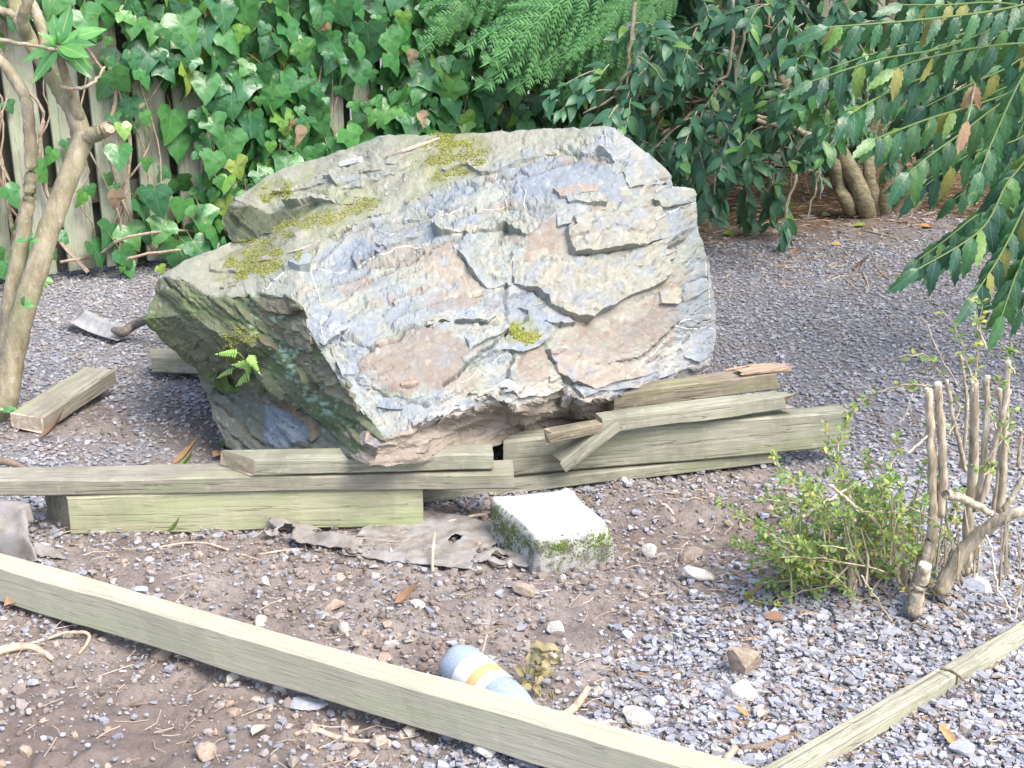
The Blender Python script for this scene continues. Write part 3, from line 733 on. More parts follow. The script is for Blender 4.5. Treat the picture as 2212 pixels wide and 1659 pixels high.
# ---- flakes: pieces of the upper layers that still lie on the face, each with its own broken edge
def flake(poly, t0, t1, ang, colr, seed, rough=.004, step=4.6, jagamp=4.0, name='slab', stripe=0):
    """poly in photo units; thickness runs from t0 to t1 metres along the direction ang (degrees, photo plane, y down)"""
    q = jag([(x, y, 0) for x, y in poly], step, jagamp, 500 + seed, True)[:, :2]
    x0, x1, y0, y1 = q[:, 0].min(), q[:, 0].max(), q[:, 1].min(), q[:, 1].max()
    gx_, gy_ = np.meshgrid(np.arange(x0, x1, step), np.arange(y0, y1, step * .87))
    gx_ = gx_ + (np.arange(gx_.shape[0])[:, None] % 2) * step / 2
    gx_, gy_ = gx_.ravel(), gy_.ravel()
    k = poly_sd(gx_, gy_, q) < -step * .55
    P2 = np.concatenate([q, np.stack([gx_[k], gy_[k]], -1)])
    n = len(q)
    r = delaunay_2d_cdt([Vector(p) for p in P2], [(i, (i + 1) % n) for i in range(n)], [], 1, 1e-4)
    V2 = np.array([tuple(p) for p in r[0]]); F = [f for f in r[2] if len(f) == 3]
    pos = np.zeros((len(V2), 3)); nor = np.zeros((len(V2), 3))
    for i, (x, y) in enumerate(V2):
        p, nn = on_rock(x, y)
        if p is None:
            j = max(0, i - 1); pos[i], nor[i] = pos[j], nor[j]
        else: pos[i], nor[i] = p, nn
    # the flake bridges the relief below it: use a smoothed surface
    cx, cy = V2.mean(0)
    N = nor.mean(0); N /= np.linalg.norm(N)
    A = np.stack([V2[:, 0] - cx, V2[:, 1] - cy, (V2[:, 0] - cx) * (V2[:, 1] - cy) / 100, (V2[:, 0] - cx) ** 2 / 100, (V2[:, 1] - cy) ** 2 / 100, np.ones(len(V2))], -1)
    h = pos @ N
    hs = A @ np.linalg.lstsq(A, h, rcond=None)[0]
    a = math.radians(ang); s = (V2[:, 0] - cx) * math.cos(a) + (V2[:, 1] - cy) * math.sin(a)
    s = (s - s.min()) / (s.max() - s.min())
    p3 = np.stack([V2[:, 0], V2[:, 1], 0 * V2[:, 0]], -1)
    th = t0 + (t1 - t0) * s + rough * (fbm(p3 / 30, 3, seed) * 1.6 + fbm(p3 / 8, 3, seed + 1) * .9)
    ca, sa = math.cos(math.radians(-18)), math.sin(math.radians(-18))
    tu = np.stack([(V2[:, 0] * ca + V2[:, 1] * sa) / 46, (-V2[:, 0] * sa + V2[:, 1] * ca) / 22, 0 * V2[:, 0] + seed], -1)
    tu[:, :2] += .4 * np.stack([fbm(p3 / 22, 3, seed + 3), fbm(p3 / 22, 3, seed + 4)], -1)
    f1, f2, cid = worley(tu, seed)
    th += rough * 1.5 * (cid - .5)
    if stripe: th += .004 * fbm(np.stack([(V2[:, 0] * .95 + V2[:, 1] * .2) / 7, V2[:, 1] / 60, 0 * V2[:, 0]], -1), 3, seed + 7)
    top = pos + np.outer(hs - h + th, N)
    hid = np.minimum(hs - .03, h - .015) - h
    bot = pos + np.outer(hid, N) - N * 0
    bid = [i for i, o_ in enumerate(r[3]) if o_ and min(o_) < n]
    order = {}
    for i in range(len(V2)):
        for o_ in r[3][i]:
            if o_ < n: order[o_] = i
    loop = [order[i] for i in range(n)]; sn = set(); loop = [i for i in loop if not (i in sn or sn.add(i))]
    m_ = len(loop); nv = len(V2)
    # undercut edge: the rim steps slightly inwards below the top
    mid = top[loop] - N * .006
    V = np.concatenate([top, bot[loop]])
    Fa = np.array(F)
    tri = V[Fa]; nn = np.cross(tri[:, 1] - tri[:, 0], tri[:, 2] - tri[:, 0])
    if (nn @ N).sum() < 0: Fa = Fa[:, ::-1]
    li = np.array(loop); bi = nv + np.arange(m_)
    side = np.stack([li, np.roll(li, -1), np.roll(bi, -1), bi], -1)
    col = np.tile(np.array(colr), (len(V), 1))
    pp = np.concatenate([p3, p3[loop]])
    w = fbm(pp / 26, 4, seed + 11); w2 = fbm(pp / 9, 3, seed + 12)
    dk = sum(colr) < .55
    blue = sstep(.08, .3, w)[:, None] * (0 if dk else .6); col = col * (1 - blue) + np.array([.24, .265, .288]) * blue
    buff = sstep(.10, .32, -w)[:, None] * (0 if dk else .5); col = col * (1 - buff) + np.array([.32, .29, .225]) * buff
    pale = sstep(.3, .5, w2)[:, None] * (.05 if dk else .3); col = col * (1 - pale) + np.array([.40, .40, .375]) * pale
    col = np.clip(col * (1 + .14 * w2)[:, None], .02, .8)
    return obj(name, V, [Fa, side], ROCK, boulder, attr=col)
GREY, BUFF, BLUE = (.268, .28, .243), (.29, .274, .222), (.215, .243, .272)
Z2 = lambda L: [(918 + x * .293, 243 + y * .293) for x, y in L]
Z4 = lambda L: [(918 + x * .293, 594 + y * .293) for x, y in L]
Z1 = lambda L: [(270 + x * .293, 243 + y * .293) for x, y in L]
Z3 = lambda L: [(270 + x * .293, 594 + y * .293) for x, y in L]
flake(Z2([(640, 1090), (830, 1060), (1060, 1075), (1290, 1070), (1600, 1000), (1790, 950), (1750, 1060), (1770, 1250), (1660, 1310), (1520, 1350), (1400, 1440), (1330, 1480), (1240, 1520), (1200, 1560), (1120, 1540), (980, 1470), (840, 1370), (650, 1270)]), .006, .040, 75, (.27, .266, .225), 1, .006, stripe=1)
flake(Z2([(1040, 870), (1110, 850), (1080, 790), (1250, 745), (1700, 720), (1800, 900), (1780, 950), (1600, 985), (1300, 1068), (1180, 1050), (1070, 1070), (1050, 1000)]), .010, .046, 100, (.27, .266, .225), 2, .006, stripe=1)
flake(Z2([(40, 830), (100, 780), (250, 730), (430, 700), (560, 780), (700, 755), (800, 790), (960, 740), (880, 820), (740, 915), (620, 890), (580, 870), (500, 885), (410, 880), (330, 900), (200, 900), (110, 910)]), -.002, .024, 85, GREY, 3, .009)
flake(Z2([(210, 1020), (320, 990), (620, 1000), (630, 1280), (470, 1300), (420, 1285), (330, 1180), (300, 1120)]), -.004, .022, 150, GREY, 4, .006)
flake(Z2([(40, 1540), (130, 1470), (480, 1430), (520, 1510), (440, 1555), (350, 1560), (220, 1530), (130, 1530)]), -.004, .020, 80, (0.282, 0.302, 0.276), 5, .005)
flake(Z2([(660, 1300), (790, 1350), (980, 1480), (1100, 1570), (1000, 1580), (800, 1510), (680, 1440)]), -.002, .014, 60, BLUE, 6, .004)
flake(Z2([(1760, 1010), (1860, 930), (1940, 900), (1900, 960), (1800, 1010)]), .0, .030, 60, BUFF, 7, .004, jagamp=2)
flake(Z2([(1660, 650), (1740, 590), (1830, 555), (1980, 585), (2005, 650), (1880, 690), (1720, 725)]), .002, .026, 100, GREY, 8, .005, jagamp=2.5)
flake(Z2([(1020, 590), (1100, 560), (1250, 600), (1350, 640), (1330, 700), (1200, 680), (1060, 660)]), -.003, .016, 80, GREY, 9, .006)
flake(Z2([(0, 1110), (60, 1070), (220, 1040), (300, 1130), (470, 1330), (380, 1370), (250, 1380), (100, 1400), (-160, 1440), (-240, 1400), (-100, 1300)]), -.006, .012, -60, (0.299, 0.260, 0.212), 10, .005)
flake(Z4([(960, 690), (890, 560), (1000, 545), (1560, 690), (1650, 650), (1790, 560), (1860, 420), (1880, 560), (1700, 720), (1400, 790), (1240, 850), (1120, 800), (1060, 815)]), -.004, .016, 130, (0.290, 0.252, 0.212), 11, .004)
flake(Z4([(0, 1060), (60, 1000), (190, 950), (330, 1010), (200, 1010), (100, 1080), (0, 1090)]), .0, .022, 80, (0.390, 0.370, 0.336), 12, .006)
flake(Z4([(380, 930), (480, 850), (600, 830), (690, 900), (880, 900), (1010, 820), (900, 770), (700, 760), (480, 780), (330, 850)]), -.006, .016, 80, (0.349, 0.336, 0.304), 13, .006)
flake(Z4([(1080, 840), (1170, 780), (1300, 830), (1500, 760), (1720, 720), (1880, 700), (1820, 760), (1600, 830), (1390, 850), (1270, 860), (1150, 905)]), -.003, .018, 85, BLUE, 14, .005)
flake(Z4([(0, 380), (110, 340), (220, 350), (470, 360), (510, 300), (420, 250), (180, 270), (20, 320)]), -.004, .020, 80, (0.290, 0.302, 0.272), 15, .005)
flake(Z4([(450, 490), (610, 430), (600, 330), (520, 400), (300, 350), (280, 440), (330, 560)]), -.002, .014, 70, (0.299, 0.315, 0.280), 16, .005)
flake(Z3([(1330, 290), (1440, 300), (1650, 390), (1600, 440), (1480, 520), (1400, 500), (1350, 420)]), -.002, .018, 10, (0.290, 0.315, 0.308), 17, .004)
flake(Z3([(1560, 640), (1700, 690), (1830, 800), (1930, 940), (1880, 1010), (1760, 1040), (1680, 900), (1620, 780)]), -.004, .016, -150, (0.274, 0.298, 0.296), 18, .005)
flake(Z1([(1200, 1140), (1330, 1050), (1380, 1080), (1360, 1180), (1290, 1170)]), .004, .024, 90, (0.274, 0.298, 0.284), 19, .003, jagamp=2)
flake(Z1([(1680, 1060), (1780, 930), (1890, 870), (2040, 900), (2020, 960), (1850, 1060), (1720, 1150)]), -.002, .020, 100, BLUE, 20, .004)
flake(Z1([(1390, 640), (1300, 680), (1180, 690), (1280, 620), (1420, 600), (1560, 640), (1600, 690), (1480, 670)]), .004, .030, 110, (0.300, 0.300, 0.240), 21, .005)
flake(Z1([(1700, 470), (1900, 400), (2150, 330), (2200, 360), (1950, 470), (1750, 560), (1600, 570)]), -.004, .014, 90, (0.274, 0.281, 0.224), 22, .005)
flake(Z2([(300, 390), (500, 330), (800, 250), (1050, 200), (1080, 240), (820, 340), (640, 420), (420, 470)]), -.006, .014, 80, (0.282, 0.290, 0.248), 23, .005)
flake(Z2([(1250, 270), (1400, 230), (1560, 260), (1810, 420), (1820, 530), (1700, 540), (1500, 560), (1440, 420)]), -.004, .014, 150, (0.274, 0.286, 0.268), 24, .004)
flake(Z2([(1860, 1330), (1990, 1130), (2060, 1060), (2130, 1120), (2140, 1280), (2020, 1330), (1900, 1400)]), -.010, .014, 110, (0.280, 0.300, 0.310), 25, .004, jagamp=2)
flake(Z4([(1890, 520), (1960, 410), (2120, 400), (2110, 560), (2000, 650), (1900, 610)]), -.006, .012, 60, (0.260, 0.290, 0.320), 26, .004, jagamp=2)
# layers on the shaded left end
OLV = (.12, .13, .078)  # olive, darkened to carry the shade of the left end
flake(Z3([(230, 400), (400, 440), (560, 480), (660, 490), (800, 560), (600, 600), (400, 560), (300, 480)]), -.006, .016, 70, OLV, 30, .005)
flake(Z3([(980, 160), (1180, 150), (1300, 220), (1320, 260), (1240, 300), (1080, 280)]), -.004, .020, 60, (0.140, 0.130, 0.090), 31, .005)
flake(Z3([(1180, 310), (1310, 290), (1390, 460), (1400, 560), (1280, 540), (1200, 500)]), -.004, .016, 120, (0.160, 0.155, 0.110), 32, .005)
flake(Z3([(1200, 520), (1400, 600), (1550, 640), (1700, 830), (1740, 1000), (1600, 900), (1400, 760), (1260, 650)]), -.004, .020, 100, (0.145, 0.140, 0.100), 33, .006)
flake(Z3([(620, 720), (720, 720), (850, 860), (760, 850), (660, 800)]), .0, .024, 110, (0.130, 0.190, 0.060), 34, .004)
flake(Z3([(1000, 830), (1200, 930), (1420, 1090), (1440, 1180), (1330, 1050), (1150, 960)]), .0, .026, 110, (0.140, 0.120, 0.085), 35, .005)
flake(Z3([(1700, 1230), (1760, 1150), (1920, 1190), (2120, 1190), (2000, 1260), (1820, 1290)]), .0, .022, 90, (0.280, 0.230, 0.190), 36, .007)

# smaller flakes scattered over the broken front and the shaded end
fr = np.random.default_rng(31)
def auto_flakes(region_poly, n, ang, lx, ly, colrs, t1, seed0):
    P = np.array(region_poly, float); made = 0; tries = 0
    while made < n and tries < 400:
        tries += 1
        cx, cy = fr.uniform(P[:, 0].min(), P[:, 0].max()), fr.uniform(P[:, 1].min(), P[:, 1].max())
        if poly_sd(np.array([cx]), np.array([cy]), region_poly)[0] > -18: continue
        a = math.radians(ang + fr.normal(0, 9)); w = fr.uniform(*lx) / 2; h = fr.uniform(*ly) / 2; k = fr.integers(6, 10)
        th = np.sort(fr.uniform(0, 2 * np.pi, k)); rr = fr.uniform(.65, 1.1, k)
        poly = [(cx + math.cos(a) * math.cos(q) * w * r_ - math.sin(a) * math.sin(q) * h * r_, cy + math.sin(a) * math.cos(q) * w * r_ + math.cos(a) * math.sin(q) * h * r_) for q, r_ in zip(th, rr)]
        if any(math.hypot((cx - qx) / rx_, (cy - qy) / ry_) < 1.15 for qx, qy, rx_, ry_ in [(900, 775, 125, 75), (1330, 735, 150, 95), (1185, 530, 60, 55), (985, 640, 66, 36)]): continue
        if max(np.diff(np.append(th, th[0] + 6.283))) > 2.0: continue
        if max(poly_sd(np.array([p[0] for p in poly]), np.array([p[1] for p in poly]), region_poly)) > -6: continue
        flake(poly, -.004, fr.uniform(.5, 1.0) * t1, fr.uniform(70, 125) if ang < 0 else fr.uniform(100, 150), colrs[made % len(colrs)], seed0 + made, .003, jagamp=2.6); made += 1
FRONT_P = [(650, 640), (780, 500), (960, 420), (1200, 345), (1440, 400), (1490, 560), (1530, 660), (1480, 790), (1260, 850), (1060, 840), (880, 910), (830, 930), (700, 750)]
auto_flakes(FRONT_P, 12, -20, (60, 170), (20, 52), [GREY, (.27, .285, .265), BLUE, (.30, .285, .235), (.275, .225, .18)], .017, 700)
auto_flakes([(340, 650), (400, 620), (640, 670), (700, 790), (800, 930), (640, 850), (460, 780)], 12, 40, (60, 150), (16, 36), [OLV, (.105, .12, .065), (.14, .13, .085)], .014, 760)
auto_flakes([(800, 935), (870, 890), (1000, 850), (1060, 810), (1200, 790), (1460, 770), (1500, 810), (1350, 870), (1260, 890), (1110, 905), (1000, 910), (880, 950)], 16, -22, (40, 90), (12, 26), [(.36, .34, .315), BLUE, (.33, .30, .26), GREY], .020, 810)
auto_flakes([(360, 590), (520, 530), (650, 540), (620, 620), (480, 635), (400, 600)], 4, -26, (60, 120), (14, 26), [(.27, .272, .20)], .010, 780)
auto_flakes([(520, 440), (620, 370), (850, 300), (1300, 285), (1200, 325), (960, 390), (800, 440), (700, 420)], 8, -22, (70, 170), (16, 34), [(.28, .282, .215), (.29, .285, .225)], .014, 790)

# ---- quartz veins
m = NT('quartz', .6, .35)
QUARTZ = m.col(m.ramp(m.noise(m.coord(), 90, 4, .7), [(.3, (.38, .36, .32)), (.6, (.54, .525, .485))]))
vein_bvh = None
def all_rock_bvh():
    V = []; F = []
    for o in boulder.children:
        n0 = len(V); off = base_of(o)
        V += [v.co + off for v in o.data.vertices]
        F += [tuple(i + n0 for i in p.vertices) for p in o.data.polygons]
    return BVHTree.FromPolygons(V, F)
BVH = all_rock_bvh()
def vein(pts, w, gap=.18):
    q = jag([(x, y, 0) for x, y in pts], 3.2, 4.5, int(pts[0][0]))[:, :2]
    V = []; F = []; prev = None
    def flush():
        nonlocal V, F
        if F: obj('quartz_vein', V, F, QUARTZ, boulder)
        V = []; F = []
    for i, (x, y) in enumerate(q):
        p, nn = on_rock(x, y)
        a = q[max(i - 1, 0)]; b = q[min(i + 1, len(q) - 1)]
        if p is None or random.random() < gap * .22: prev = None; flush(); continue
        p2, _ = on_rock(x + (b - a)[0], y + (b - a)[1])
        if p2 is None: prev = None; flush(); continue
        t = (p2 - p)
        if t.length < 1e-5 or t.length > .05: prev = None; flush(); continue
        s = t.normalized().cross(nn).normalized(); ww = w * (.45 + random.random() * .9) / 3.0
        n0 = len(V)
        V += [p - s * ww - nn * .003, p - s * ww * .5 + nn * .0022, p + s * ww * .5 + nn * .0022, p + s * ww - nn * .003]
        if prev is not None:
            for k in range(3): F.append((prev + k, prev + k + 1, n0 + k + 1, n0 + k))
        prev = n0
    flush()
vein(Z2([(1380, 350), (1480, 310), (1560, 250)]), .010); vein(Z2([(1335, 120), (1345, 260)]), .005)
vein(Z2([(2005, 655), (1880, 690), (1790, 750), (1700, 790)]), .016); vein(Z2([(1700, 590), (1760, 550), (1830, 545)]), .010)
vein(Z2([(530, 430), (530, 500), (590, 570), (600, 690), (560, 710), (430, 720)]), .006)
vein(Z2([(740, 540), (740, 720)]), .006, .4); vein(Z2([(2070, 1100), (2080, 1270)]), .006); vein(Z2([(2110, 1260), (2090, 1400), (2110, 1540), (2125, 1590)]), .007)
vein(Z2([(1870, 1570), (1920, 1520), (1990, 1540), (2110, 1530)]), .008); vein(Z2([(1840, 1570), (1960, 1590), (2125, 1595)]), .009)
vein(Z1([(1360, 1130), (1400, 1260), (1440, 1390)]), .010); vein(Z1([(1390, 1150), (1600, 1190), (1720, 1140), (1850, 1060), (2060, 990), (2200, 1000)]), .012, .25)
vein(Z1([(1000, 1330), (1090, 1250), (1170, 1170)]), .014); vein(Z1([(1840, 860), (2040, 920)]), .008); vein(Z1([(2000, 780), (2210, 800)]), .007, .3)
vein(Z4([(100, 930), (260, 800), (440, 700), (560, 590)]), .005, .6)
vein(Z4([(1900, 610), (2000, 650)]), .005); vein(Z4([(1480, 770), (1560, 680), (1700, 560), (1790, 470)]), .006, .5)
vein(Z3([(1440, 340), (1470, 520)]), .005)
vein(Z1([(1540, 320), (1800, 325)]), .007, .4); vein(Z1([(1920, 540), (1930, 610)]), .012); vein(Z2([(110, 760), (320, 705)]), .009)
vein(Z2([(1200, 240), (1340, 170)]), .006, .4)

# ---- moss
m = NT('moss', .95, .1)
MOSS = m.col(m.ramp(m.island(), [(0, (.15, .165, .035)), (.35, (.215, .22, .05)), (.6, (.29, .285, .075)), (.8, (.175, .21, .055)), (.93, (.22, .18, .08))], 'CONSTANT'))
def moss(poly, n, seed, cover=0.0, size=.006):
    P = np.array(poly, float)
    n = int(n * 2.8)
    x = rng.uniform(P[:, 0].min() - 12, P[:, 0].max() + 12, n); y = rng.uniform(P[:, 1].min() - 10, P[:, 1].max() + 10, n)
    w = fbm(np.stack([x / 26, y / 13, 0 * x], -1), 4, 600 + seed)
    k = (poly_sd(x, y, poly) + 18 * w < 0) & (w < .10 + cover)
    pts, nrm = [], []
    for a, b in zip(x[k], y[k]):
        p, nn = on_rock(a, b)
        if p is not None: pts.append(p); nrm.append(nn)
    pts = np.array(pts); nrm = np.array(nrm); N = len(pts)
    if not N: return
    s = rng.uniform(.5, 1.2, N) * size
    V = ICO_V[None] * rng.uniform(.6, 1.15, (N, 12, 1)) * s[:, None, None] / 2
    V = np.einsum('nij,nkj->nki', rot_mats(N, .5), V) + (pts + nrm * s[:, None] * .12)[:, None]
    tag(obj('moss', V.reshape(-1, 3), (ICO_F[None] + 12 * np.arange(N)[:, None, None]).reshape(-1, 3), MOSS, boulder), kind='stuff')
moss([(900, 345), (925, 300), (965, 300), (1000, 305), (1030, 325), (1065, 318), (1050, 345), (1045, 360), (960, 385), (935, 390), (990, 350)], 1500, 1, .1)
moss([(590, 505), (620, 480), (700, 455), (800, 430), (830, 440), (760, 470), (690, 490), (640, 500), (560, 530), (520, 525)], 2200, 2, .05)
moss([(470, 585), (520, 545), (600, 525), (640, 540), (640, 560), (600, 580), (560, 605), (500, 600)], 1700, 3, .05)
moss([(1100, 695), (1130, 695), (1160, 725), (1155, 745), (1130, 748), (1105, 720)], 650, 4, .3, .009)
moss([(560, 400), (630, 395), (620, 425), (570, 430)], 350, 5, 0, .008)
moss([(470, 735), (520, 700), (560, 720), (530, 760), (560, 790), (480, 770)], 350, 6, -.1, .006)
moss([(930, 292), (960, 285), (1030, 300), (1000, 312), (940, 318)], 500, 7, .1, .008)

# ================================================================== TIMBERS
def wood(name, base, dark, light, green=None, gmask=(.45, .65), damount=.6, rough=.85, crk=.75):
    m = NT(name, rough, .2)
    v = m.coord((2.2, 38, 38)); v2 = m.coord((1, 1, 1)); v3 = m.coord((.8, 6, 6))
    gr = m.noise(v, 3.0, 5, .7, .6)
    c = m.ramp(gr, [(.28, dark), (.48, base), (.72, light)])
    fine = m.noise(m.coord((6, 260, 260)), 2.0, 3, .6, .2)
    c = m.mix(m.ramp(fine, [(.30, .55), (.5, 0)]), c, tuple(x * .62 for x in base))
    if green: c = m.mix(m.ramp(m.noise(v3, 2.6, 4, .6), [(gmask[0], 0), (gmask[1], .85)]), c, green)
    c = m.mix(m.ramp(m.noise(v2, 5, 5, .65), [(.38, damount), (.54, 0)]), c, tuple(x * .55 for x in base))
    c = m.mix(m.ramp(m.noise(v2, 26, 4, .7), [(.60, 0), (.75, .35)]), c, (.55, .54, .48))
    crack = m.math('MULTIPLY', m.ramp(m.noise(m.coord((.55, 24, 24)), 2.4, 2, .5, .5), [(.49, 0), (.5, 1), (.51, 0)]), crk)
    c = m.mix(crack, c, tuple(x * .35 for x in base))
    kn = m.ramp(m.voro(m.coord((1.2, 6, 6)), 1.0), [(.0, .8), (.06, .45), (.085, .0)])
    c = m.mix(kn, c, tuple(x * .5 for x in base))
    h = m.math('SUBTRACT', m.math('ADD', gr, m.math('MULTIPLY', fine, .5)), m.math('MULTIPLY', crack, 1.2))
    m.bump(h, .55, .003)
    return m.col(c)
def endgrain(name, a, b, c_):
    m = NT(name, .9, .15)
    v = m.coord()
    c = m.ramp(m.noise(v, 55, 4, .7), [(.3, a), (.5, b), (.7, c_)])
    m.bump(m.noise(v, 160, 4, .7), .6, .004)
    return m.col(c)
W_PALE = wood('weathered_pale_wood', (.425, .40, .305), (.365, .345, .255), (.48, .455, .36), (.385, .405, .27), (.50, .72), .15, crk=.3)
W_GREEN = wood('green_tinted_wood', (.40, .39, .255), (.30, .30, .175), (.49, .475, .33), (.34, .385, .20), (.42, .66), .45, crk=.6)
W_GREY = wood('grey_weathered_wood', (.30, .275, .22), (.20, .185, .145), (.40, .375, .31), (.26, .28, .165), (.52, .72), .6)
W_OLIVE = wood('olive_weathered_wood', (.31, .305, .23), (.21, .21, .15), (.42, .41, .33), (.23, .245, .14), (.50, .70), .7)
W_DIRTY = wood('dirty_wood', (.25, .21, .155), (.16, .13, .095), (.34, .29, .215), (.27, .28, .14), (.46, .64), .8)
W_RAW = wood('raw_splintered_wood', (.42, .31, .22), (.30, .20, .13), (.54, .42, .31), None, damount=.3)
W_EDGE = wood('pale_edging_wood', (.38, .365, .27), (.28, .27, .19), (.48, .465, .37), (.30, .33, .19), (.5, .72), .5)
E_PALE = endgrain('fresh_end_grain', (.42, .30, .19), (.60, .48, .35), (.74, .66, .54))
E_GREY = endgrain('grey_end_grain', (.14, .13, .10), (.24, .225, .175), (.33, .31, .25))
E_TAN = endgrain('tan_end_grain', (.26, .20, .14), (.38, .31, .22), (.47, .40, .30))

def beam(name, A, B, depth, height, mat, end, label, roll=0.0, flip=1, skew=(0, 0), rag=(0, 0), group=None, cat='timber', sag=0.0, chamf=.004, taper=1.0, segs=0):
    """A, B: ends of the lower edge facing the camera; depth runs away from the camera, height up"""
    A, B = Vector(A), Vector(B); ax = (B - A); L = ax.length; ax.normalize()
    side = Vector((-ax.y, ax.x, 0)).normalized() * flip
    upv = ax.cross(side) * flip
    if upv.z < 0: upv = -upv
    q = Matrix.Rotation(roll, 3, ax); side = q @ side; upv = q @ upv
    c = chamf
    prof = [(c, 0), (depth - c, 0), (depth, c), (depth, height - c), (depth - c, height), (c, height), (0, height - c), (0, c)]
    sg = segs or max(6, int(L / .035)); V = []; F = []; M = []
    s0 = random.randrange(999)
    for i in range(sg + 1):
        x = L * i / sg
        sc = 1 + (taper - 1) * i / sg
        for (y, z) in prof:
            xx = x
            if i == 0: xx += skew[0] * (y / depth) + rag[0] * (random.random() - .5) * 2
            if i == sg: xx += skew[1] * (y / depth) + rag[1] * (random.random() - .5) * 2
            V.append((xx, y * sc, z * sc + sag * math.sin(math.pi * x / L)))
    Vn = np.array(V); pn = Vn * np.array([6, 20, 20]) + s0
    Vn[:, 1] += .0022 * vnoise(pn, 1); Vn[:, 2] += .0022 * vnoise(pn + 40, 2)
    pc = Vn * np.array([45, 60, 60]) + s0
    Vn[:, 1] += .0008 * vnoise(pc, 3); Vn[:, 2] += .0008 * vnoise(pc + 40, 4)
    k = 8
    for i in range(sg):
        for j in range(k):
            j2 = (j + 1) % k
            F.append((i * k + j, (i + 1) * k + j, (i + 1) * k + j2, i * k + j2)); M.append(0)
    F.append(tuple(range(k))); M.append(1); F.append(tuple(sg * k + j for j in range(k - 1, -1, -1))); M.append(1)
    if np.dot(np.cross(ax, side), upv) < 0: F = [f[::-1] for f in F]
    me = mesh_np(name, Vn, F, [mat, end], mat_idx=M)
    o = bpy.data.objects.new(name, me); link(o)
    R = Matrix((ax, side, upv)).transposed().to_4x4(); R.translation = A
    o.matrix_world = R
    if cat == 'timber': group = group or 'loose timbers round the boulder'
    if cat == 'edging board': group = 'edging boards'
    return tag(o, label, cat, group)

H4 = .100
beam('timber_post', G(-330, 1200, .012), G(1400, 1731, .028) + (G(1400, 1731, .028) - G(1190, 1667, .026)) * .95, .056, .090, W_PALE, E_TAN,
     'long pale squared timber lying diagonally across the foreground soil', chamf=.006)
# the stack in front of the boulder
beam('timber_post', G(155, 1157, .0), G(915, 1138, .0), .10, .105, W_GREEN, E_GREY, 'thick yellow green timber on the soil at the bottom of the stack', skew=(-.085, 0), chamf=.005)
yc = .108
beam('timber_plank', G(-330, 1078, yc), G(1110, 1056, yc), .092, .042, W_GREY, E_GREY, 'long grey plank laid flat on the yellow green timber', chamf=.004)
beam('timber_plank', G(548, 1029, yc + .046), G(1066, 1016, yc + .046), .075, .042, W_OLIVE, E_TAN, 'short mossy plank with a split end directly under the boulder', skew=(-.085, 0), rag=(.006, .0), chamf=.004)
# right of the boulder
beam('timber_plank', G(905, 1088, .004), G(1681, 1001, .004), .11, .032, W_OLIVE, E_TAN, 'thin plank flat on the ground beneath the thick right hand timber', chamf=.003)
beam('timber_post', G(1100, 1031, .04), G(1832, 966, .045), .062, .108, W_OLIVE, E_TAN, 'thick grey green timber reaching out furthest right of the boulder', skew=(.03, -.02), rag=(.018, .003), chamf=.006)
beam('timber_post', G(1300, 938, .165), G(1706, 884, .172), .05, .042, W_OLIVE, E_TAN, 'mossy upper rail with a snapped end on top of the thick right timber', rag=(0, .03), chamf=.003)
def splinter_beam():
    A, B = G(1330, 905, .175) + Vector((0, .055, 0)), G(1690, 848, .18) + Vector((0, .03, 0))
    o = beam('timber_rail', A, B, .07, .050, W_DIRTY, E_TAN, 'broken timber with torn orange splinters at its end behind the mossy rail', rag=(0, .02), chamf=.003)
    e0 = A + (B - A) * .80 + Vector((0, 0, .0515))
    sp2 = beam('torn_end', e0, B + (B - A).normalized() * .015 + Vector((0, 0, .0505)), .045, .012, W_RAW, W_RAW, None, rag=(.03, .035), chamf=.004, cat=None)
    mw = sp2.matrix_world.copy(); sp2.parent = o; sp2.matrix_parent_inverse = o.matrix_world.inverted()
    mb = MB()
    ax = (B - A).normalized()
    side = Vector((-ax.y, ax.x, 0))
    for i in range(22):
        s = A + (B - A) * random.uniform(.72, .95) + side * random.uniform(.0, .075) + Vector((0, 0, .048 + random.uniform(0, .012)))
        e = s + ax * random.uniform(.04, .11) + Vector((0, 0, random.uniform(-.012, .012))) + side * random.uniform(-.006, .006)
        mb.add(tube([s, (s + e) / 2, e], [.004, .0045, .001], 4))
    sp = mb.build('splinter', W_RAW, None)
    tag(sp, kind='stuff'); sp.parent = o; sp.matrix_parent_inverse = o.matrix_world.inverted()
splinter_beam()
_fa, _fb = G(1100, 1031, .04), G(1832, 966, .045)
_fd = (_fb - _fa); _fn = Vector((_fd.y, -_fd.x, 0)).normalized()
def before_f(x, y, off):
    d = ray(x, y); o = Vector((0, 0, HCAM)); return o + d * ((_fa + _fn * off - o).dot(_fn) / d.dot(_fn))
beam('timber_offcut', before_f(1226, 1021, .075), before_f(1342, 930, .062), .058, .040, W_OLIVE, E_TAN, 'short offcut leaning diagonally against the face of the thick right timber', roll=0.0, rag=(.004, .01), chamf=.003)
beam('timber_offcut', G(1188, 958, .165), G(1300, 938, .17), .04, .030, W_DIRTY, E_TAN, 'small brown broken wedge of wood under the boulder beside the leaning offcut', rag=(.01, .004), chamf=.003)
# left of the boulder
def left_offcut():
    z = .01
    A, B = G(94, 936, z), G(250, 832, z + .03)
    d = .108
    o = beam('timber_offcut', A, B, d, .052, W_GREY, E_PALE, 'sawn timber offcut with bright cut end by the tree trunk', roll=.06, chamf=.005, rag=(.003, .012))
left_offcut()
beam('timber_offcut', G(330, 806, .02), G(560, 812, .03), .10, .055, W_OLIVE, E_TAN, 'timber end poking out behind the mossy left end of the boulder', skew=(-.05, 0), chamf=.004)
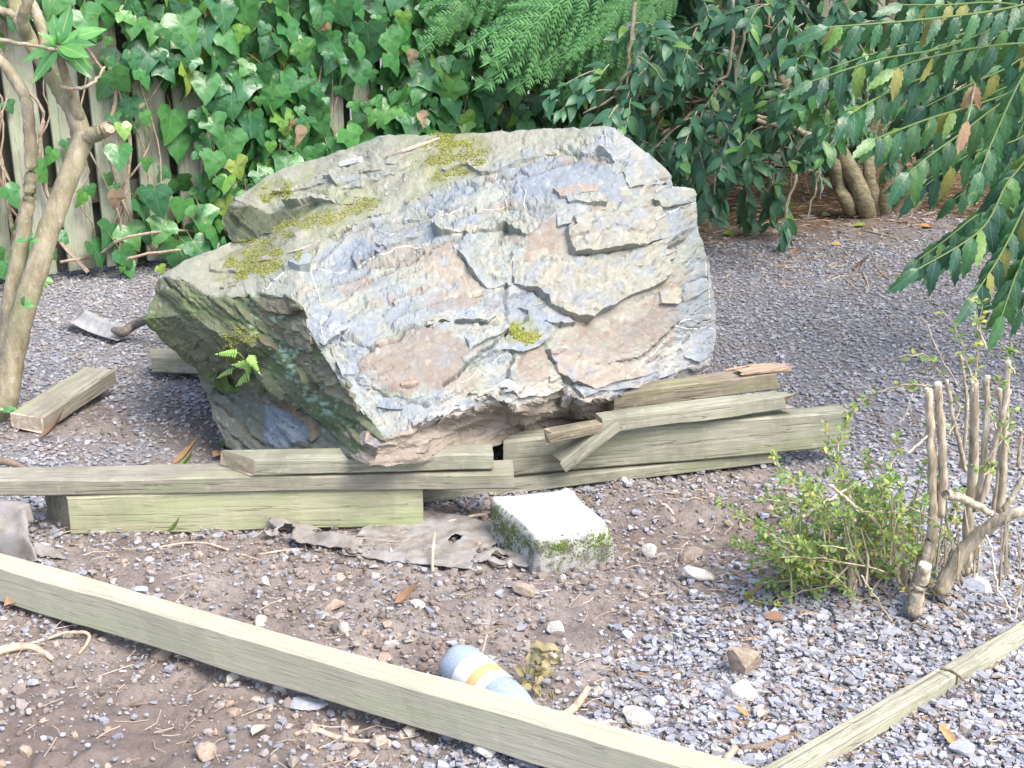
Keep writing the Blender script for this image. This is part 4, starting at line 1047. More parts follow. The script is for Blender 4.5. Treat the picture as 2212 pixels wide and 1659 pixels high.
# edging boards at the lower right
ez = .0
beam('edging_board', G(1640, 1742, ez), G(2062, 1491, ez), .040, .034, W_EDGE, E_TAN, 'nearer pale edging board between two beds of slate chippings', chamf=.003, cat='edging board')
beam('edging_board', G(2067, 1488, ez + .003), G(2700, 1118, ez + .003), .040, .034, W_EDGE, E_TAN, 'farther pale edging board running out of the picture at the right', chamf=.003, cat='edging board')

# ================================================================== CONCRETE BLOCK
def block():
    m = NT('concrete', .95, .15)
    v = m.coord()
    c = m.ramp(m.noise(v, 120, 5, .75), [(.32, (.42, .41, .385)), (.5, (.56, .55, .52)), (.65, (.68, .67, .64))])
    c = m.mix(m.ramp(m.noise(v, 14, 5, .7), [(.60, 0), (.75, .35)]), c, (.40, .35, .28))
    geo = m.n('ShaderNodeNewGeometry'); sp = m.n('ShaderNodeSeparateXYZ'); m.put(sp.inputs[0], m.n('ShaderNodeTexCoord').outputs['Normal'])
    side = m.ramp(sp.outputs[2], [(.45, 1), (.75, 0)])
    c = m.mix(m.math('MULTIPLY', side, m.ramp(m.noise(v, 30, 5, .75), [(.42, .15), (.60, .9)])), c, (.13, .125, .10))
    c = m.mix(m.math('MULTIPLY', side, m.ramp(m.noise(v, 24, 4, .7, .4), [(.54, 0), (.62, .95)])), c, (.11, .15, .03))
    m.bump(m.noise(v, 130, 5, .8), .8, .006)
    mat = m.col(c)
    zt = .104
    P = [G(1052, 1068, zt), G(1235, 1048, zt), G(1337, 1141, zt - .012), G(1156, 1166, zt - .012)]
    n = 26
    V = []; hgt = .15
    def q(u, w): return P[0] * (1 - u) * (1 - w) + P[1] * u * (1 - w) + P[2] * u * w + P[3] * (1 - u) * w
    # a rounded, chipped box: grid cube mapped on the quad
    verts = {}; Vl = []; F = []
    def vid(i, j, k):
        key = (i, j, k)
        if key not in verts:
            verts[key] = len(Vl)
            u, w, t = i / n, j / n, k / 12
            p = q(u, w) + Vector((0, 0, -hgt * (1 - t)))
            Vl.append(p)
        return verts[key]
    for i in range(n):
        for j in range(n):
            F.append((vid(i, j, 12), vid(i, j + 1, 12), vid(i + 1, j + 1, 12), vid(i + 1, j, 12)))
            F.append((vid(i, j, 0), vid(i + 1, j, 0), vid(i + 1, j + 1, 0), vid(i, j + 1, 0)))
    for i in range(n):
        for k in range(12):
            F.append((vid(i, 0, k), vid(i, 0, k + 1), vid(i + 1, 0, k + 1), vid(i + 1, 0, k)))
            F.append((vid(i, n, k), vid(i + 1, n, k), vid(i + 1, n, k + 1), vid(i, n, k + 1)))
            F.append((vid(0, i, k), vid(0, i + 1, k), vid(0, i + 1, k + 1), vid(0, i, k + 1)))
            F.append((vid(n, i, k), vid(n, i, k + 1), vid(n, i + 1, k + 1), vid(n, i + 1, k)))
    Vn = np.array([tuple(p) for p in Vl]); cen_ = np.array(q(.5, .5)) - np.array([0, 0, hgt / 2])
    # round the rim
    for key, i in verts.items():
        u, w, t = key[0] / n, key[1] / n, key[2] / 12
        eu, ew, et = min(u, 1 - u) * .2, min(w, 1 - w) * .28, (1 - t) * hgt
        two = sorted([eu, ew, et])
        d = math.hypot(max(0, .014 - two[0]), max(0, .014 - two[1]))
        pull = max(0, d - .014 * .8) * 1.6
        Vn[i] += (cen_ - Vn[i]) / np.linalg.norm(cen_ - Vn[i]) * pull
    Vn += .004 * np.stack([fbm(Vn * 22, 3, s) for s in (1, 2, 3)], -1) + .0022 * np.stack([fbm(Vn * 90, 2, s) for s in (4, 5, 6)], -1)
    chip = np.exp(-(np.linalg.norm(Vn - np.array(q(.97, .97)), axis=1) / .028) ** 2)
    Vn += (cen_ - Vn) * chip[:, None] * .12
    o = thing('concrete_block', q(.5, .5) - Vector((0, 0, hgt)), 'white concrete block with mossy sides half sunk in the soil', 'concrete block')
    return obj('block', Vn, F, mat, o, smooth=True), o
blk, blk_o = block()
# moss tufts on its sides
BB = BVHTree.FromPolygons([v.co + base_of(blk) for v in blk.data.vertices], [tuple(p.vertices) for p in blk.data.polygons])
pts = []
for cx, cy, s, n in [(1085, 1135, 12, 130), (1100, 1160, 14, 160), (1072, 1110, 9, 80), (1135, 1175, 8, 60), (1190, 1180, 14, 90), (1260, 1180, 22, 150), (1300, 1168, 16, 170), (1320, 1155, 6, 30)]:
    for i in range(n):
        d = ray(random.gauss(cx, s), random.gauss(cy, s)).normalized()
        h = BB.ray_cast(Vector((0, 0, HCAM)), d)
        if h[0] is not None and abs(h[1].z) < .7: pts.append(h[0])
pts = np.array([tuple(p) for p in pts]); N = len(pts); s = rng.uniform(.0025, .006, N)
V = ICO_V[None] * rng.uniform(.6, 1.15, (N, 12, 1)) * s[:, None, None] / 2 + pts[:, None]
m = NT('green_moss', .95, .1)
GMOSS = m.col(m.ramp(m.island(), [(0, (.09, .15, .03)), (.4, (.14, .20, .045)), (.7, (.11, .12, .04)), (.9, (.20, .24, .07))], 'CONSTANT'))
tag(obj('moss', V.reshape(-1, 3), (ICO_F[None] + 12 * np.arange(N)[:, None, None]).reshape(-1, 3), GMOSS, blk_o), kind='stuff')

# ================================================================== BOTTLE
def bottle():
    s0, s1 = G(983, 1428, .054), G(1112, 1540, .050)       # base centre to where the timber hides it
    ax = (s1 - s0).normalized(); Lb = .30
    root = thing('plastic_bottle', s0 + Vector((0, 0, -.05)), 'dusty clear plastic bottle with orange striped white label behind the timber', 'bottle')
    side = Vector((-ax.y, ax.x, 0)).normalized(); up = ax.cross(side)
    if up.z < 0: up = -up; 
    R = .046
    def lathe(prof, seg=48, petal=0.0, off=0.0):
        V = []; F = []
        for i, (x, r) in enumerate(prof):
            for k in range(seg):
                a = 2 * math.pi * k / seg
                rr = r
                xx = x
                if petal and x < .03:
                    f = (1 - x / .03)
                    rr = r * (1 - petal * f * (0.5 + .5 * math.cos(5 * a + .6)))
                V.append(s0 + ax * xx + side * (math.cos(a) * rr) + up * (math.sin(a) * rr))
        for i in range(len(prof) - 1):
            for k in range(seg): F.append((i * seg + k, i * seg + (k + 1) % seg, (i + 1) * seg + (k + 1) % seg, (i + 1) * seg + k))
        return V, F
    prof = [(.006, .0), (.004, .016), (-.001, .030), (.001, .036), (.008, .0425), (.020, .0458), (.036, R), (.052, R), (.060, R * .985), (.066, R), (.12, R), (.155, R * .985), (.165, R), (.19, R * .99), (.22, .040), (.245, .030), (.262, .016), (.285, .0135)]
    m = NT('dusty_plastic', .28, .5)
    m.b.inputs['Transmission Weight'].default_value = .35
    m.b.inputs['IOR'].default_value = 1.4
    v = m.coord()
    dust = m.noise(v, 260, 4, .8)
    c = m.ramp(dust, [(.35, (.40, .48, .58)), (.52, (.47, .55, .64)), (.70, (.58, .64, .70))])
    m.put(m.b.inputs['Roughness'], m.ramp(dust, [(.4, .2), (.6, .6)]))
    o = obj('bottle_body', *lathe(prof, petal=.10), m.col(c), root, smooth=True)
    m = NT('white_label', .5, .4)
    uvx = m.n('ShaderNodeUVMap'); sep = m.n('ShaderNodeSeparateXYZ'); m.put(sep.inputs[0], uvx.outputs[0])
    x, a = sep.outputs[0], sep.outputs[1]
    # printed band and lines: x runs along the bottle, a around it
    band = m.math('MULTIPLY', m.math('GREATER_THAN', x, .46), m.math('LESS_THAN', x, .74))
    band = m.math('MULTIPLY', band, m.math('GREATER_THAN', a, .12))
    c = m.mix(band, (.74, .74, .70), (.78, .42, .16))
    gridn = m.n('ShaderNodeTexNoise'); 
    mp = m.n('ShaderNodeMapping'); mp.inputs['Scale'].default_value = (1, 60, 1); m.put(mp.inputs['Vector'], uvx.outputs[0])
    m.put(gridn.inputs['Vector'], mp.outputs[0]); gridn.inputs['Scale'].default_value = 1.6; gridn.inputs['Detail'].default_value = 1
    ink = m.math('GREATER_THAN', gridn.outputs['Fac'], .52)
    def line(x0, x1, a0, a1, col, c):
        k = m.math('MULTIPLY', m.math('GREATER_THAN', x, x0), m.math('LESS_THAN', x, x1))
        k = m.math('MULTIPLY', k, m.math('MULTIPLY', m.math('GREATER_THAN', a, a0), m.math('LESS_THAN', a, a1)))
        return m.mix(m.math('MULTIPLY', k, ink), c, col)
    c = line(.62, .655, .24, .50, (.95, .80, .66), c)
    for i, xx in enumerate((.78, .83, .88, .93)): c = line(xx, xx + .026, .20, .60, (.90, .45, .22), c)
    lab = [(.062, R + .0008), (.075, R + .0012), (.10, R + .0012), (.14, R + .0012), (.156, R + .0006)]
    V, F = lathe(lab, 48)
    uv = np.array([[(lab[i // 48][0] - .062) / .094, ((i % 48) / 48)] for i in range(len(V))])
    obj('label', V, F, m.col(c), root, uv=uv, smooth=True)
    m = NT('white_cap', .4, .4)
    obj('cap', *lathe([(.283, .0), (.283, .0145), (.302, .0145), (.303, .0)], 24), m.col((.8, .8, .8)), root, smooth=True)
bottle()

# ================================================================== SHOVEL
def shovel():
    c = [G(130, 678, .055), G(182, 671, .06), G(272, 705, .045), G(245, 726, .03)]
    root = thing('shovel', G(250, 715, 0), 'old shovel with grey metal blade lying on gravel left of the boulder', 'shovel')
    nu, nv = 14, 8; V = []; F = []
    n_up = Vector((0, 0, 1))
    for lay_ in (0, 1):
        for j in range(nv + 1):
            for i in range(nu + 1):
                u, v = i / nu, j / nv
                p = c[0] * (1 - u) * (1 - v) + c[1] * (1 - u) * v + c[2] * u * v + c[3] * u * (1 - v)
                p = p + n_up * (-.028 * math.sin(math.pi * v) - .012 * math.sin(math.pi * u) + (.02 * (v - .5)) - lay_ * .003)
                V.append(p)
    w = nu + 1; o2 = (nv + 1) * w
    for j in range(nv):
        for i in range(nu):
            a = j * w + i
            F.append((a, a + 1, a + w + 1, a + w)); F.append((o2 + a, o2 + a + w, o2 + a + w + 1, o2 + a + 1))
    rim = [j for j in range(w)] + [j * w + nu for j in range(1, nv + 1)] + [nv * w + i for i in range(nu - 1, -1, -1)] + [j * w for j in range(nv - 1, 0, -1)]
    for a, b in zip(rim, rim[1:] + rim[:1]): F.append((a, a + o2, b + o2, b))
    m = NT('worn_steel', .62, .4)
    m.b.inputs['Metallic'].default_value = .25
    v = m.coord()
    cc = m.ramp(m.noise(v, 30, 5, .7), [(.3, (.27, .255, .24)), (.5, (.38, .37, .36)), (.7, (.47, .465, .455))])
    obj('blade', V, F, m.col(cc), root, smooth=True)
    m = NT('rusty_socket', .8, .3)
    cc = m.ramp(m.noise(m.coord(), 60, 4), [(.35, (.10, .085, .075)), (.65, (.20, .165, .14))])
    e = (c[2] + c[3]) / 2
    pth = smooth_path([e + (c[0] - c[3]) * .12 + Vector((0, 0, -.006)), e + Vector((.01, 0, -.004)), G(290, 702, .055), G(320, 690, .10), G(345, 684, .12)], 4)
    obj('socket', *tube(pth, lerp_list([.012, .02, .017, .016, .016], len(pth)), 8, .06), m.col(cc), root, smooth=True)
    m = NT('shaft_wood', .8, .3)
    obj('shaft', *tube([G(335, 686, .11), G(430, 665, .16), G(520, 650, .20)], .016, 8), m.col((.28, .21, .14)), root, smooth=True)
shovel()

# ================================================================== TORN GROUND MEMBRANE
def sheet(name, corners, nu, nv, hgt, label, seed, mat, holes=(), rag=.10):
    """a draped sheet: corners in order, hgt(u,v) height over the ground"""
    c = [Vector(p) for p in corners]; V = np.zeros(((nu + 1) * (nv + 1), 3))
    U_, V_ = np.meshgrid(np.linspace(0, 1, nu + 1), np.linspace(0, 1, nv + 1)); u, v = U_.ravel(), V_.ravel()
    p3 = np.stack([u * 4, v * 4, 0 * u], -1)
    uu = u + rag * np.where(u < .5, 1, -1) * np.abs(fbm(p3 * 1.6, 3, seed)) * (np.abs(u - .5) * 2) ** 2
    vv_ = v + rag * np.where(v < .5, 1, -1) * np.abs(fbm(p3 * 1.6, 3, seed + 7)) * (np.abs(v - .5) * 2) ** 2
    A = [np.array(k) for k in c]
    V = (A[0] * ((1 - uu) * (1 - vv_))[:, None] + A[1] * (uu * (1 - vv_))[:, None] + A[2] * (uu * vv_)[:, None] + A[3] * ((1 - uu) * vv_)[:, None])
    gz = sum(ground_h(V[:, 0] + dx, V[:, 1] + dy) for dx in (-.05, -.02, .02, .05) for dy in (-.04, 0, .04)) / 12 + .004
    V[:, 2] = gz + .004 + hgt(u, v) + .006 * np.abs(fbm(p3 * 1.2, 3, seed + 3)) + .003 * fbm(p3 * 5, 2, seed + 4)
    w = nu + 1; q = []
    for j in range(nv):
        for i in range(nu):
            a = j * w + i
            cu, cv_ = (i + .5) / nu, (j + .5) / nv
            if any(((cu - hu) / ru) ** 2 + ((cv_ - hv) / rv) ** 2 < 1 + .5 * (_hash(np.array([i]), np.array([j]), np.array([0]), seed)[0] - .5) for hu, hv, ru, rv in holes): continue
            q.append((a, a + 1, a + w + 1, a + w))
    o = obj(name, V, q, mat, None, smooth=True)
    md = o.modifiers.new('thickness', 'SOLIDIFY'); md.thickness = .0025; md.offset = -1
    return tag(o, label, 'membrane', 'pieces of torn weed membrane')
m = NT('membrane_cloth', .95, .1)
v = m.coord()
c = m.ramp(m.noise(v, 22, 5, .7), [(.32, (.17, .15, .13)), (.5, (.25, .225, .20)), (.66, (.32, .295, .265))])
c = m.mix(m.ramp(m.noise(v, 9, 4, .6), [(.5, 0), (.64, .6)]), c, (.34, .335, .34))
m.bump(m.noise(v, 240, 3, .7), .5, .003)
CLOTH = m.col(c)
sheet('weed_membrane', [G(720, 1205), G(1020, 1236), G(1110, 1140), G(830, 1098)], 70, 46, lambda u, v: .010 * np.exp(-((u - .72) / .12) ** 2 - ((v - .6) / .2) ** 2) + .012 * np.exp(-((v - 1.0) / .2) ** 2) + .004 * np.abs(np.sin(u * 7 + v * 3)),
      'torn grey weed membrane spread on the soil left of the concrete block', 11, CLOTH, [(.70, .55, .045, .09)], .06)
sheet('weed_membrane', [G(1010, 1222), G(1220, 1238), G(1190, 1195), G(1040, 1190)], 36, 14, lambda u, v: .006 + .010 * np.sin(v * 3) * np.abs(np.sin(u * 9)), 'dark membrane scrap half buried in front of the concrete block', 12, CLOTH, [(.3, .4, .1, .2), (.75, .6, .06, .2)], .25)
sheet('weed_membrane', [G(560, 1168), G(790, 1215), G(800, 1180), G(600, 1128)], 40, 16, lambda u, v: .012 + .02 * np.exp(-((v - .5) / .25) ** 2) * (.6 + .4 * np.sin(u * 11)), 'frayed dark membrane edge on the soil before the yellow green timber', 15, CLOTH, [(.2, .3, .08, .2), (.55, .8, .12, .2)], .3)
def fold():
    nu, nv = 30, 24; V = []; q = []
    for j in range(nv + 1):
        for i in range(nu + 1):
            u, v = i / nu, j / nv
            x = -60 + 142 * u - 18 * math.sin(v * 2.2); y = 1232 - 26 * (1 - u)
            p = G(x, y, 0)
            zz = .12 * math.sin(min(1, v * 1.1) * math.pi / 2) * (1 - .25 * u ** 3)
            p = p + Vector((0, .02 + .10 * v * v, zz + .012 * math.sin(u * 6 + v * 3) + .006 * math.sin(v * 14 + u * 4)))
            if u > .8: p.x -= (u - .8) * .12 * v; p.z -= (u - .8) * .10 * v
            V.append(p)
    w = nu + 1
    for j in range(nv):
        for i in range(nu): a = j * w + i; q.append((a, a + 1, a + w + 1, a + w))
    o = obj('weed_membrane', V, q, CLOTH, None, smooth=True)
    md = o.modifiers.new('thickness', 'SOLIDIFY'); md.thickness = .003
    tag(o, 'upstanding fold of beige grey membrane between two timbers at the left edge', 'membrane', 'pieces of torn weed membrane')
    sheet('weed_membrane', [G(66, 1215), G(150, 1222), G(140, 1205), G(75, 1180)], 18, 10, lambda u, v: .02 * (1 - u) * np.sin(v * 3.1), 'narrow pale membrane tail beside the upstanding fold', 19, CLOTH, (), .2)
fold()

# ================================================================== FENCE
FA = Vector((-2.62, 5.05, 0)); FD = Vector((math.cos(math.radians(35.5)), math.sin(math.radians(35.5)), 0)); FN = Vector((FD.y, -FD.x, 0))   # FN faces the garden
def fp(s, z, off=0.0): return FA + FD * s + FN * off + Vector((0, 0, z))
W_PALE_F = wood('fence_wood', (.40, .40, .32), (.30, .305, .235), (.52, .515, .43), (.33, .37, .25), (.44, .66), .5)
W_SHADE_F = wood('shaded_fence_wood', (.13, .125, .10), (.09, .085, .07), (.19, .18, .15), None, damount=.5)  # fence wood with the shade of the gaps put into its colour
E_F = endgrain('fence_end', (.2, .18, .14), (.3, .28, .22), (.36, .33, .27))
fence = thing('wooden_fence', fp(0, 0), 'weathered close boarded wooden fence behind the ivy', 'fence')
def board_mesh(name, w, h, t, mat, seed):
    """upright board, x across, z up; object texture x must run along the grain so the mesh is laid along X and turned"""
    n = 30; V = []; F = []; M = []
    for i in range(n + 1):
        x = h * i / n
        for (y, z) in ((-w / 2, 0), (w / 2, 0), (w / 2, t - .003), (w / 2 - .003, t), (-w / 2 + .003, t), (-w / 2, t - .003)):
            V.append((x, y + .003 * math.sin(seed + x * 2.3), z + .002 * math.sin(seed * 2 + x * 3 + y * 20)))
    for i in range(n):
        for j in range(6):
            a, b = i * 6 + j, i * 6 + (j + 1) % 6
            F.append((a, b, b + 6, a + 6)); M.append(0)
    F.append((5, 4, 3, 2, 1, 0)); M.append(1); F.append(tuple(n * 6 + j for j in range(6))); M.append(1)
    return mesh_np(name, V, F, [mat, E_F], mat_idx=M)
fR = Matrix((Vector((0, 0, 1)), FD, FN)).transposed().to_4x4()
pale_meshes = [board_mesh('pale', .128 + .004 * k, 1.95, .018, W_PALE_F, k * 1.7) for k in range(4)]
back_meshes = [board_mesh('pale', .14, 1.9, .018, W_SHADE_F, 9 + k) for k in range(2)]
NP = 52; PITCH = .178
for k in range(NP):
    for lay_, ms, off, dz in ((0, pale_meshes, .03, .02), (1, back_meshes, -.075, .0)):
        o = bpy.data.objects.new('pale', ms[k % len(ms)])
        Mx = fR.copy(); Mx = Mx @ Matrix.Rotation(random.uniform(-.006, .006), 4, 'Z')
        Mx.translation = FD * (k * PITCH + (PITCH / 2 if lay_ else 0) + random.uniform(-.006, .006)) + FN * (off + random.uniform(-.003, .004)) + Vector((0, 0, dz + random.uniform(-.02, .03)))
        link(o, fence); o.matrix_local = Mx
for z in (.35, 1.05, 1.7):
    V, F = [], []
    s0, s1 = -.1, NP * PITCH
    P = [fp(s, z + dz, of) for s in (s0, s1) for of, dz in ((-.054, -.04), (.006, -.04), (.006, .04), (-.054, .04))]
    obj('rail', P, [(0, 1, 2, 3), (7, 6, 5, 4), (0, 4, 5, 1), (1, 5, 6, 2), (2, 6, 7, 3), (3, 7, 4, 0)], W_SHADE_F, fence)

# ================================================================== LEAF SHAPES
def ivy_leaf(seed, lobed=1.0, cup=.2):
    r = random.Random(seed)
    half = [(0, 0), (.10, -.10), (.24, -.15), (.40, -.10), (.52 + .06 * lobed, .06), (.55 + .07 * lobed, .20 + .05 * lobed), (.46 - .05 * lobed, .36), (.36 - .03 * lobed, .50), (.24, .68), (.11, .86), (0, 1.0)]
    L = [(x * r.uniform(.92, 1.08), y + r.uniform(-.02, .02)) for x, y in half]; Rr = [(-x * r.uniform(.92, 1.08), y + r.uniform(-.02, .02)) for x, y in half]
    L[0] = Rr[0] = (0, 0); L[-1] = Rr[-1] = (r.uniform(-.04, .04), 1.0)
    out = L + Rr[-2:0:-1]
    c = (0, .34)
    n = len(out); P = [c] + [(c[0] + (x - c[0]) * .55, c[1] + (y - c[1]) * .55) for x, y in out] + out
    V = []
    for i, (x, y) in enumerate(P):
        ang = math.atan2(x, y + .02)
        quilt = .034 * math.cos(ang * 7) * (1 if 0 < i <= n else .3)
        z = abs(x) * cup - .42 * max(0, y - .25) ** 2 - .10 * x * x + quilt + (r.uniform(-.035, .035) if i > n else 0)
        V.append((x, y, z))
    F = []
    for k in range(n):
        k2 = (k + 1) % n
        F.append((0, 1 + k2, 1 + k)); F.append((1 + k, 1 + k2, 1 + n + k2, 1 + n + k))
    return V, [tuple(reversed(f)) for f in F] if False else F, P
def lance_leaf(seed, width=.36, n=7, fold=.18, droop=.35, teeth=0, skewx=0.0):
    r = random.Random(seed); V = []; F = []; P = []
    ts = [i / n for i in range(n + 1)]
    for i, t in enumerate(ts):
        w = width / 2 * (math.sin(math.pi * min(1, t ** .85 * .97 + .03)) ** .8) if 0 < t < 1 else .012
        if teeth:
            w = width / 2 * (math.sin(math.pi * (t * .9 + .1)) ** .6) * (1 - .4 * t) if 0 < t < 1 else .01
            if i % 2 == 1 and t < .95: w *= 1.16
            elif 0 < t < 1: w *= .92
        bend = -droop * t * t
        for s in (-1, -.5, 0, .5, 1):
            x = s * w + skewx * t * t; z = bend + fold * abs(s) * w * (1.2 if not teeth else .6) + (.02 * math.sin(seed + t * 7) * s)
            y = t + (.06 if teeth and i % 2 == 1 and abs(s) == 1 else 0)
            V.append((x, y, z)); P.append((s * w, y))
    for i in range(n):
        for k in range(4):
            a = i * 5 + k; F.append((a, a + 1, a + 6, a + 5))
    return V, F, P
def leaf_mesh(name, data, mat):
    V, F, P = data
    return mesh_np(name, V, F, mat, uv=np.array(P), smooth=True)

def leaf_mat(name, stops, rnd, vein=None, vein_dirs=(), rough=.32, spec=.5, trans=.22, spots=None, vein_w=.009, coat=0.0):
    m = NT(name, rough, spec)
    r = m.objrand() if rnd == 'obj' else m.island()
    c = m.ramp(r, stops)
    v = m.coord()
    uvn = m.n('ShaderNodeUVMap'); sep = m.n('ShaderNodeSeparateXYZ'); m.put(sep.inputs[0], uvn.outputs[0])
    x, y = sep.outputs[0], sep.outputs[1]
    ns = m.noise(uvn.outputs[0], 5, 3, .6)
    c = m.mix(m.ramp(ns, [(.35, .35), (.6, 0)]), c, tuple(k * .55 for k in stops[len(stops) // 2][1]))
    if spots:
        n2 = m.n('ShaderNodeTexNoise', noise_dimensions='4D'); m.put(n2.inputs['Vector'], uvn.outputs[0]); m.put(n2.inputs['W'], m.math('MULTIPLY', r, 40.0)); n2.inputs['Scale'].default_value = 2.6; n2.inputs['Detail'].default_value = 3
        c = m.mix(m.ramp(n2.outputs['Fac'], [(.66, 0), (.72, .9)]), c, spots)
    if vein:
        tot = None
        for (dx, dy, w) in vein_dirs:
            L = math.hypot(dx, dy); dx, dy = dx / L, dy / L
            cr = m.math('ABSOLUTE', m.math('SUBTRACT', m.math('MULTIPLY', x, dy), m.math('MULTIPLY', y, dx)))
            al = m.math('ADD', m.math('MULTIPLY', x, dx), m.math('MULTIPLY', y, dy))
            k = m.math('MULTIPLY', m.math('LESS_THAN', cr, w * vein_w), m.math('GREATER_THAN', al, 0.0))
            tot = k if tot is None else m.math('MAXIMUM', tot, k)
        c = m.mix(m.math('MULTIPLY', tot, .5), c, vein)
    m.bump(ns, .25, .01)
    if coat:
        m.b.inputs['Coat Weight'].default_value = coat; m.b.inputs['Coat Roughness'].default_value = .16
    m.put(m.b.inputs['Base Color'], c)
    if trans:
        tr = m.n('ShaderNodeBsdfTranslucent'); m.put(tr.inputs['Color'], m.mix(.5, c, (.30, .42, .05)))
        mx = m.n('ShaderNodeMixShader'); mx.inputs[0].default_value = trans
        m.t.links.new(m.b.outputs[0], mx.inputs[1]); m.t.links.new(tr.outputs[0], mx.inputs[2])
        m.t.links.new(mx.outputs[0], m.t.nodes['Material Output'].inputs['Surface'])
    return m.m
def frame(pos, tip, nor, s, sx=1.0):
    """local y = towards the tip, local z = leaf upper side"""
    t = Vector(tip).normalized(); n = Vector(nor); n = (n - t * n.dot(t))
    if n.length < 1e-4: n = t.orthogonal()
    n.normalize(); x = t.cross(n)
    M_ = Matrix((x * s * sx, t * s, n * s)).transposed().to_4x4(); M_.translation = Vector(pos)
    return M_
def part_leaf(name, me, M_, parent, base=None):
    o = bpy.data.objects.new(name, me); o.parent = parent
    M2 = M_.copy(); M2.translation = M_.translation - (base if base is not None else base_of(parent))
    o.matrix_local = M2; COL.objects.link(o)
    return o
def stuff_leaves(name, datas, Ms, mat, parent=None, kind='stuff'):
    Vs, uvs, Fs = [], [], {}
    off = 0
    base = np.array(base_of(parent)) if parent else np.zeros(3)
    by = {}
    for i, M_ in enumerate(Ms): by.setdefault(i % len(datas), []).append(np.array(M_))
    for k, lst in by.items():
        V, F, P = datas[k]; A = np.array(lst); N = len(A); nv = len(V)
        W = np.einsum('nij,vj->nvi', A[:, :3, :3], np.array(V)) + A[:, None, :3, 3]
        Vs.append(W.reshape(-1, 3)); uvs.append(np.tile(np.array(P), (N, 1)))
        for L_ in (3, 4):
            ff = np.array([f for f in F if len(f) == L_])
            if len(ff): Fs.setdefault(L_, []).append((ff[None] + (off + nv * np.arange(N))[:, None, None]).reshape(-1, L_))
        off += nv * N
    o = bpy.data.objects.new(name, mesh_np(name, np.concatenate(Vs) - base, [np.concatenate(x) for x in Fs.values()], mat, uv=np.concatenate(uvs), smooth=True))
    link(o, parent)
    if kind: tag(o, kind=kind)
    return o

# ================================================================== IVY
ivy = thing('ivy_plant', fp(2.5, 0, .1), 'glossy green ivy climbing all over the wooden fence', 'ivy')
IV = [(0, 1, 1.3), (.72, .55, .9), (-.72, .55, .9), (.95, -.12, .8), (-.95, -.12, .8)]
ivy_stops = [(0, (.04, .15, .06)), (.3, (.055, .20, .055)), (.55, (.085, .27, .06)), (.75, (.05, .18, .08)), (.9, (.11, .30, .055)), (.97, (.20, .38, .06)), (1, (.32, .42, .08))]
IVY_O = leaf_mat('ivy_leaf', ivy_stops, 'obj', (.20, .36, .12), IV, rough=.30, spec=.6, spots=(.38, .30, .15))
IVY_S = leaf_mat('ivy_leaf_mass', ivy_stops, 'isl', (.20, .36, .12), IV, rough=.30, spec=.6)
ivy_data = [ivy_leaf(k, [1.0, .5, .0, 1.2, .2, .8][k], [.2, .1, .25, .15, .05, .3][k]) for k in range(6)]
ivy_me = [leaf_mesh('leaf', d, IVY_O) for d in ivy_data]
BARK_IVY = None
m = NT('ivy_stem_bark', .9, .1)
vv = m.coord()
BARK_IVY = m.col(m.ramp(m.noise(vv, 60, 4, .7), [(.3, (.20, .145, .10)), (.5, (.33, .255, .19)), (.7, (.46, .385, .30))]))
# stems
for i in range(74):
    s = random.uniform(-.1, 7.4); z = random.uniform(0, .15)
    p = []; lean = random.uniform(-.35, .35); off = random.uniform(.05, .13)
    H_ = random.uniform(.8, 1.9)
    nst = 9
    for k in range(nst):
        t = k / (nst - 1)
        p.append(fp(s + lean * t + random.uniform(-.05, .05), z + H_ * t, off + random.uniform(-.02, .05)))
    sp = smooth_path(p, 3, .004)
    r0 = random.choice([.004, .005, .006, .009])
    obj('stem', *tube(sp, lerp_list([r0, r0 * .9, r0 * .5], len(sp)), 5, .12), BARK_IVY, ivy)
for i in range(26):       # runners near the ground and loops
    s = random.uniform(.2, 5.4); p = [fp(s + .16 * k * random.uniform(.7, 1.3), .03 + random.uniform(0, .12) + .10 * math.sin(k) * random.random(), .10 + random.uniform(-.03, .22)) for k in range(7)]
    sp = smooth_path(p, 3, .003)
    obj('stem', *tube(sp, lerp_list([.007, .006, .003], len(sp)), 5, .1), BARK_IVY, ivy)
def ivy_density(x, y):
    d = 1.0
    if x < 230: d = .7 if y < 50 else (.05 if y < 560 else .04)
    elif x < 300: d = .5 if y < 150 else .14
    elif x < 430: d = .75 if y < 180 else .13
    if 690 < x < 830 and 120 < y < 310: d = .25
    if x > 1000: d = .9
    return d
cand = []
placed = []
tries = 0
while tries < 12000:
    tries += 1
    s = random.uniform(-.2, 6.6); z = random.uniform(.02, 1.75) if random.random() < .93 else random.uniform(.02, .25)
    layer = random.random()
    off = .07 + .17 * layer
    P = fp(s, z, off)
    x, y = proj(tuple(P))
    x, y = float(x), float(y)
    if not (-120 < x < 1500 and -330 < y < 660): continue
    if random.random() > ivy_density(x, y): continue
    sz = random.choice([.05, .07, .09, .11, .12, .135]) * random.uniform(.85, 1.15)
    if random.random() < .12: sz *= .6
    if any((P - q).length < .50 * (sz + sq) / 2 for q, sq in placed[-4000:] if abs(P.x - q.x) < .1 and abs(P.z - q.z) < .1): continue
    placed.append((P, sz))
    tip = Vector((FD * random.gauss(0, .45)) + Vector((0, 0, -1)) + FN * random.gauss(.25, .25))
    nor = FN * 1.0 + Vector((0, 0, random.gauss(.9, .7))) + FD * random.gauss(0, .8) + Vector((0, -.2, 0))
    tip.normalize()
    Mx = frame(P - tip * sz * .4, tip, nor, sz, 1.0)
    vis = (-40 < x < 1330 and -40 < y < 640)
    hidden = (x > 480 and y > 300) or (x > 560 and y > 340 - (x - 560) * .1)
    cand.append((off + sz * 1.2 if vis and not hidden else -1 + off, Mx, P))
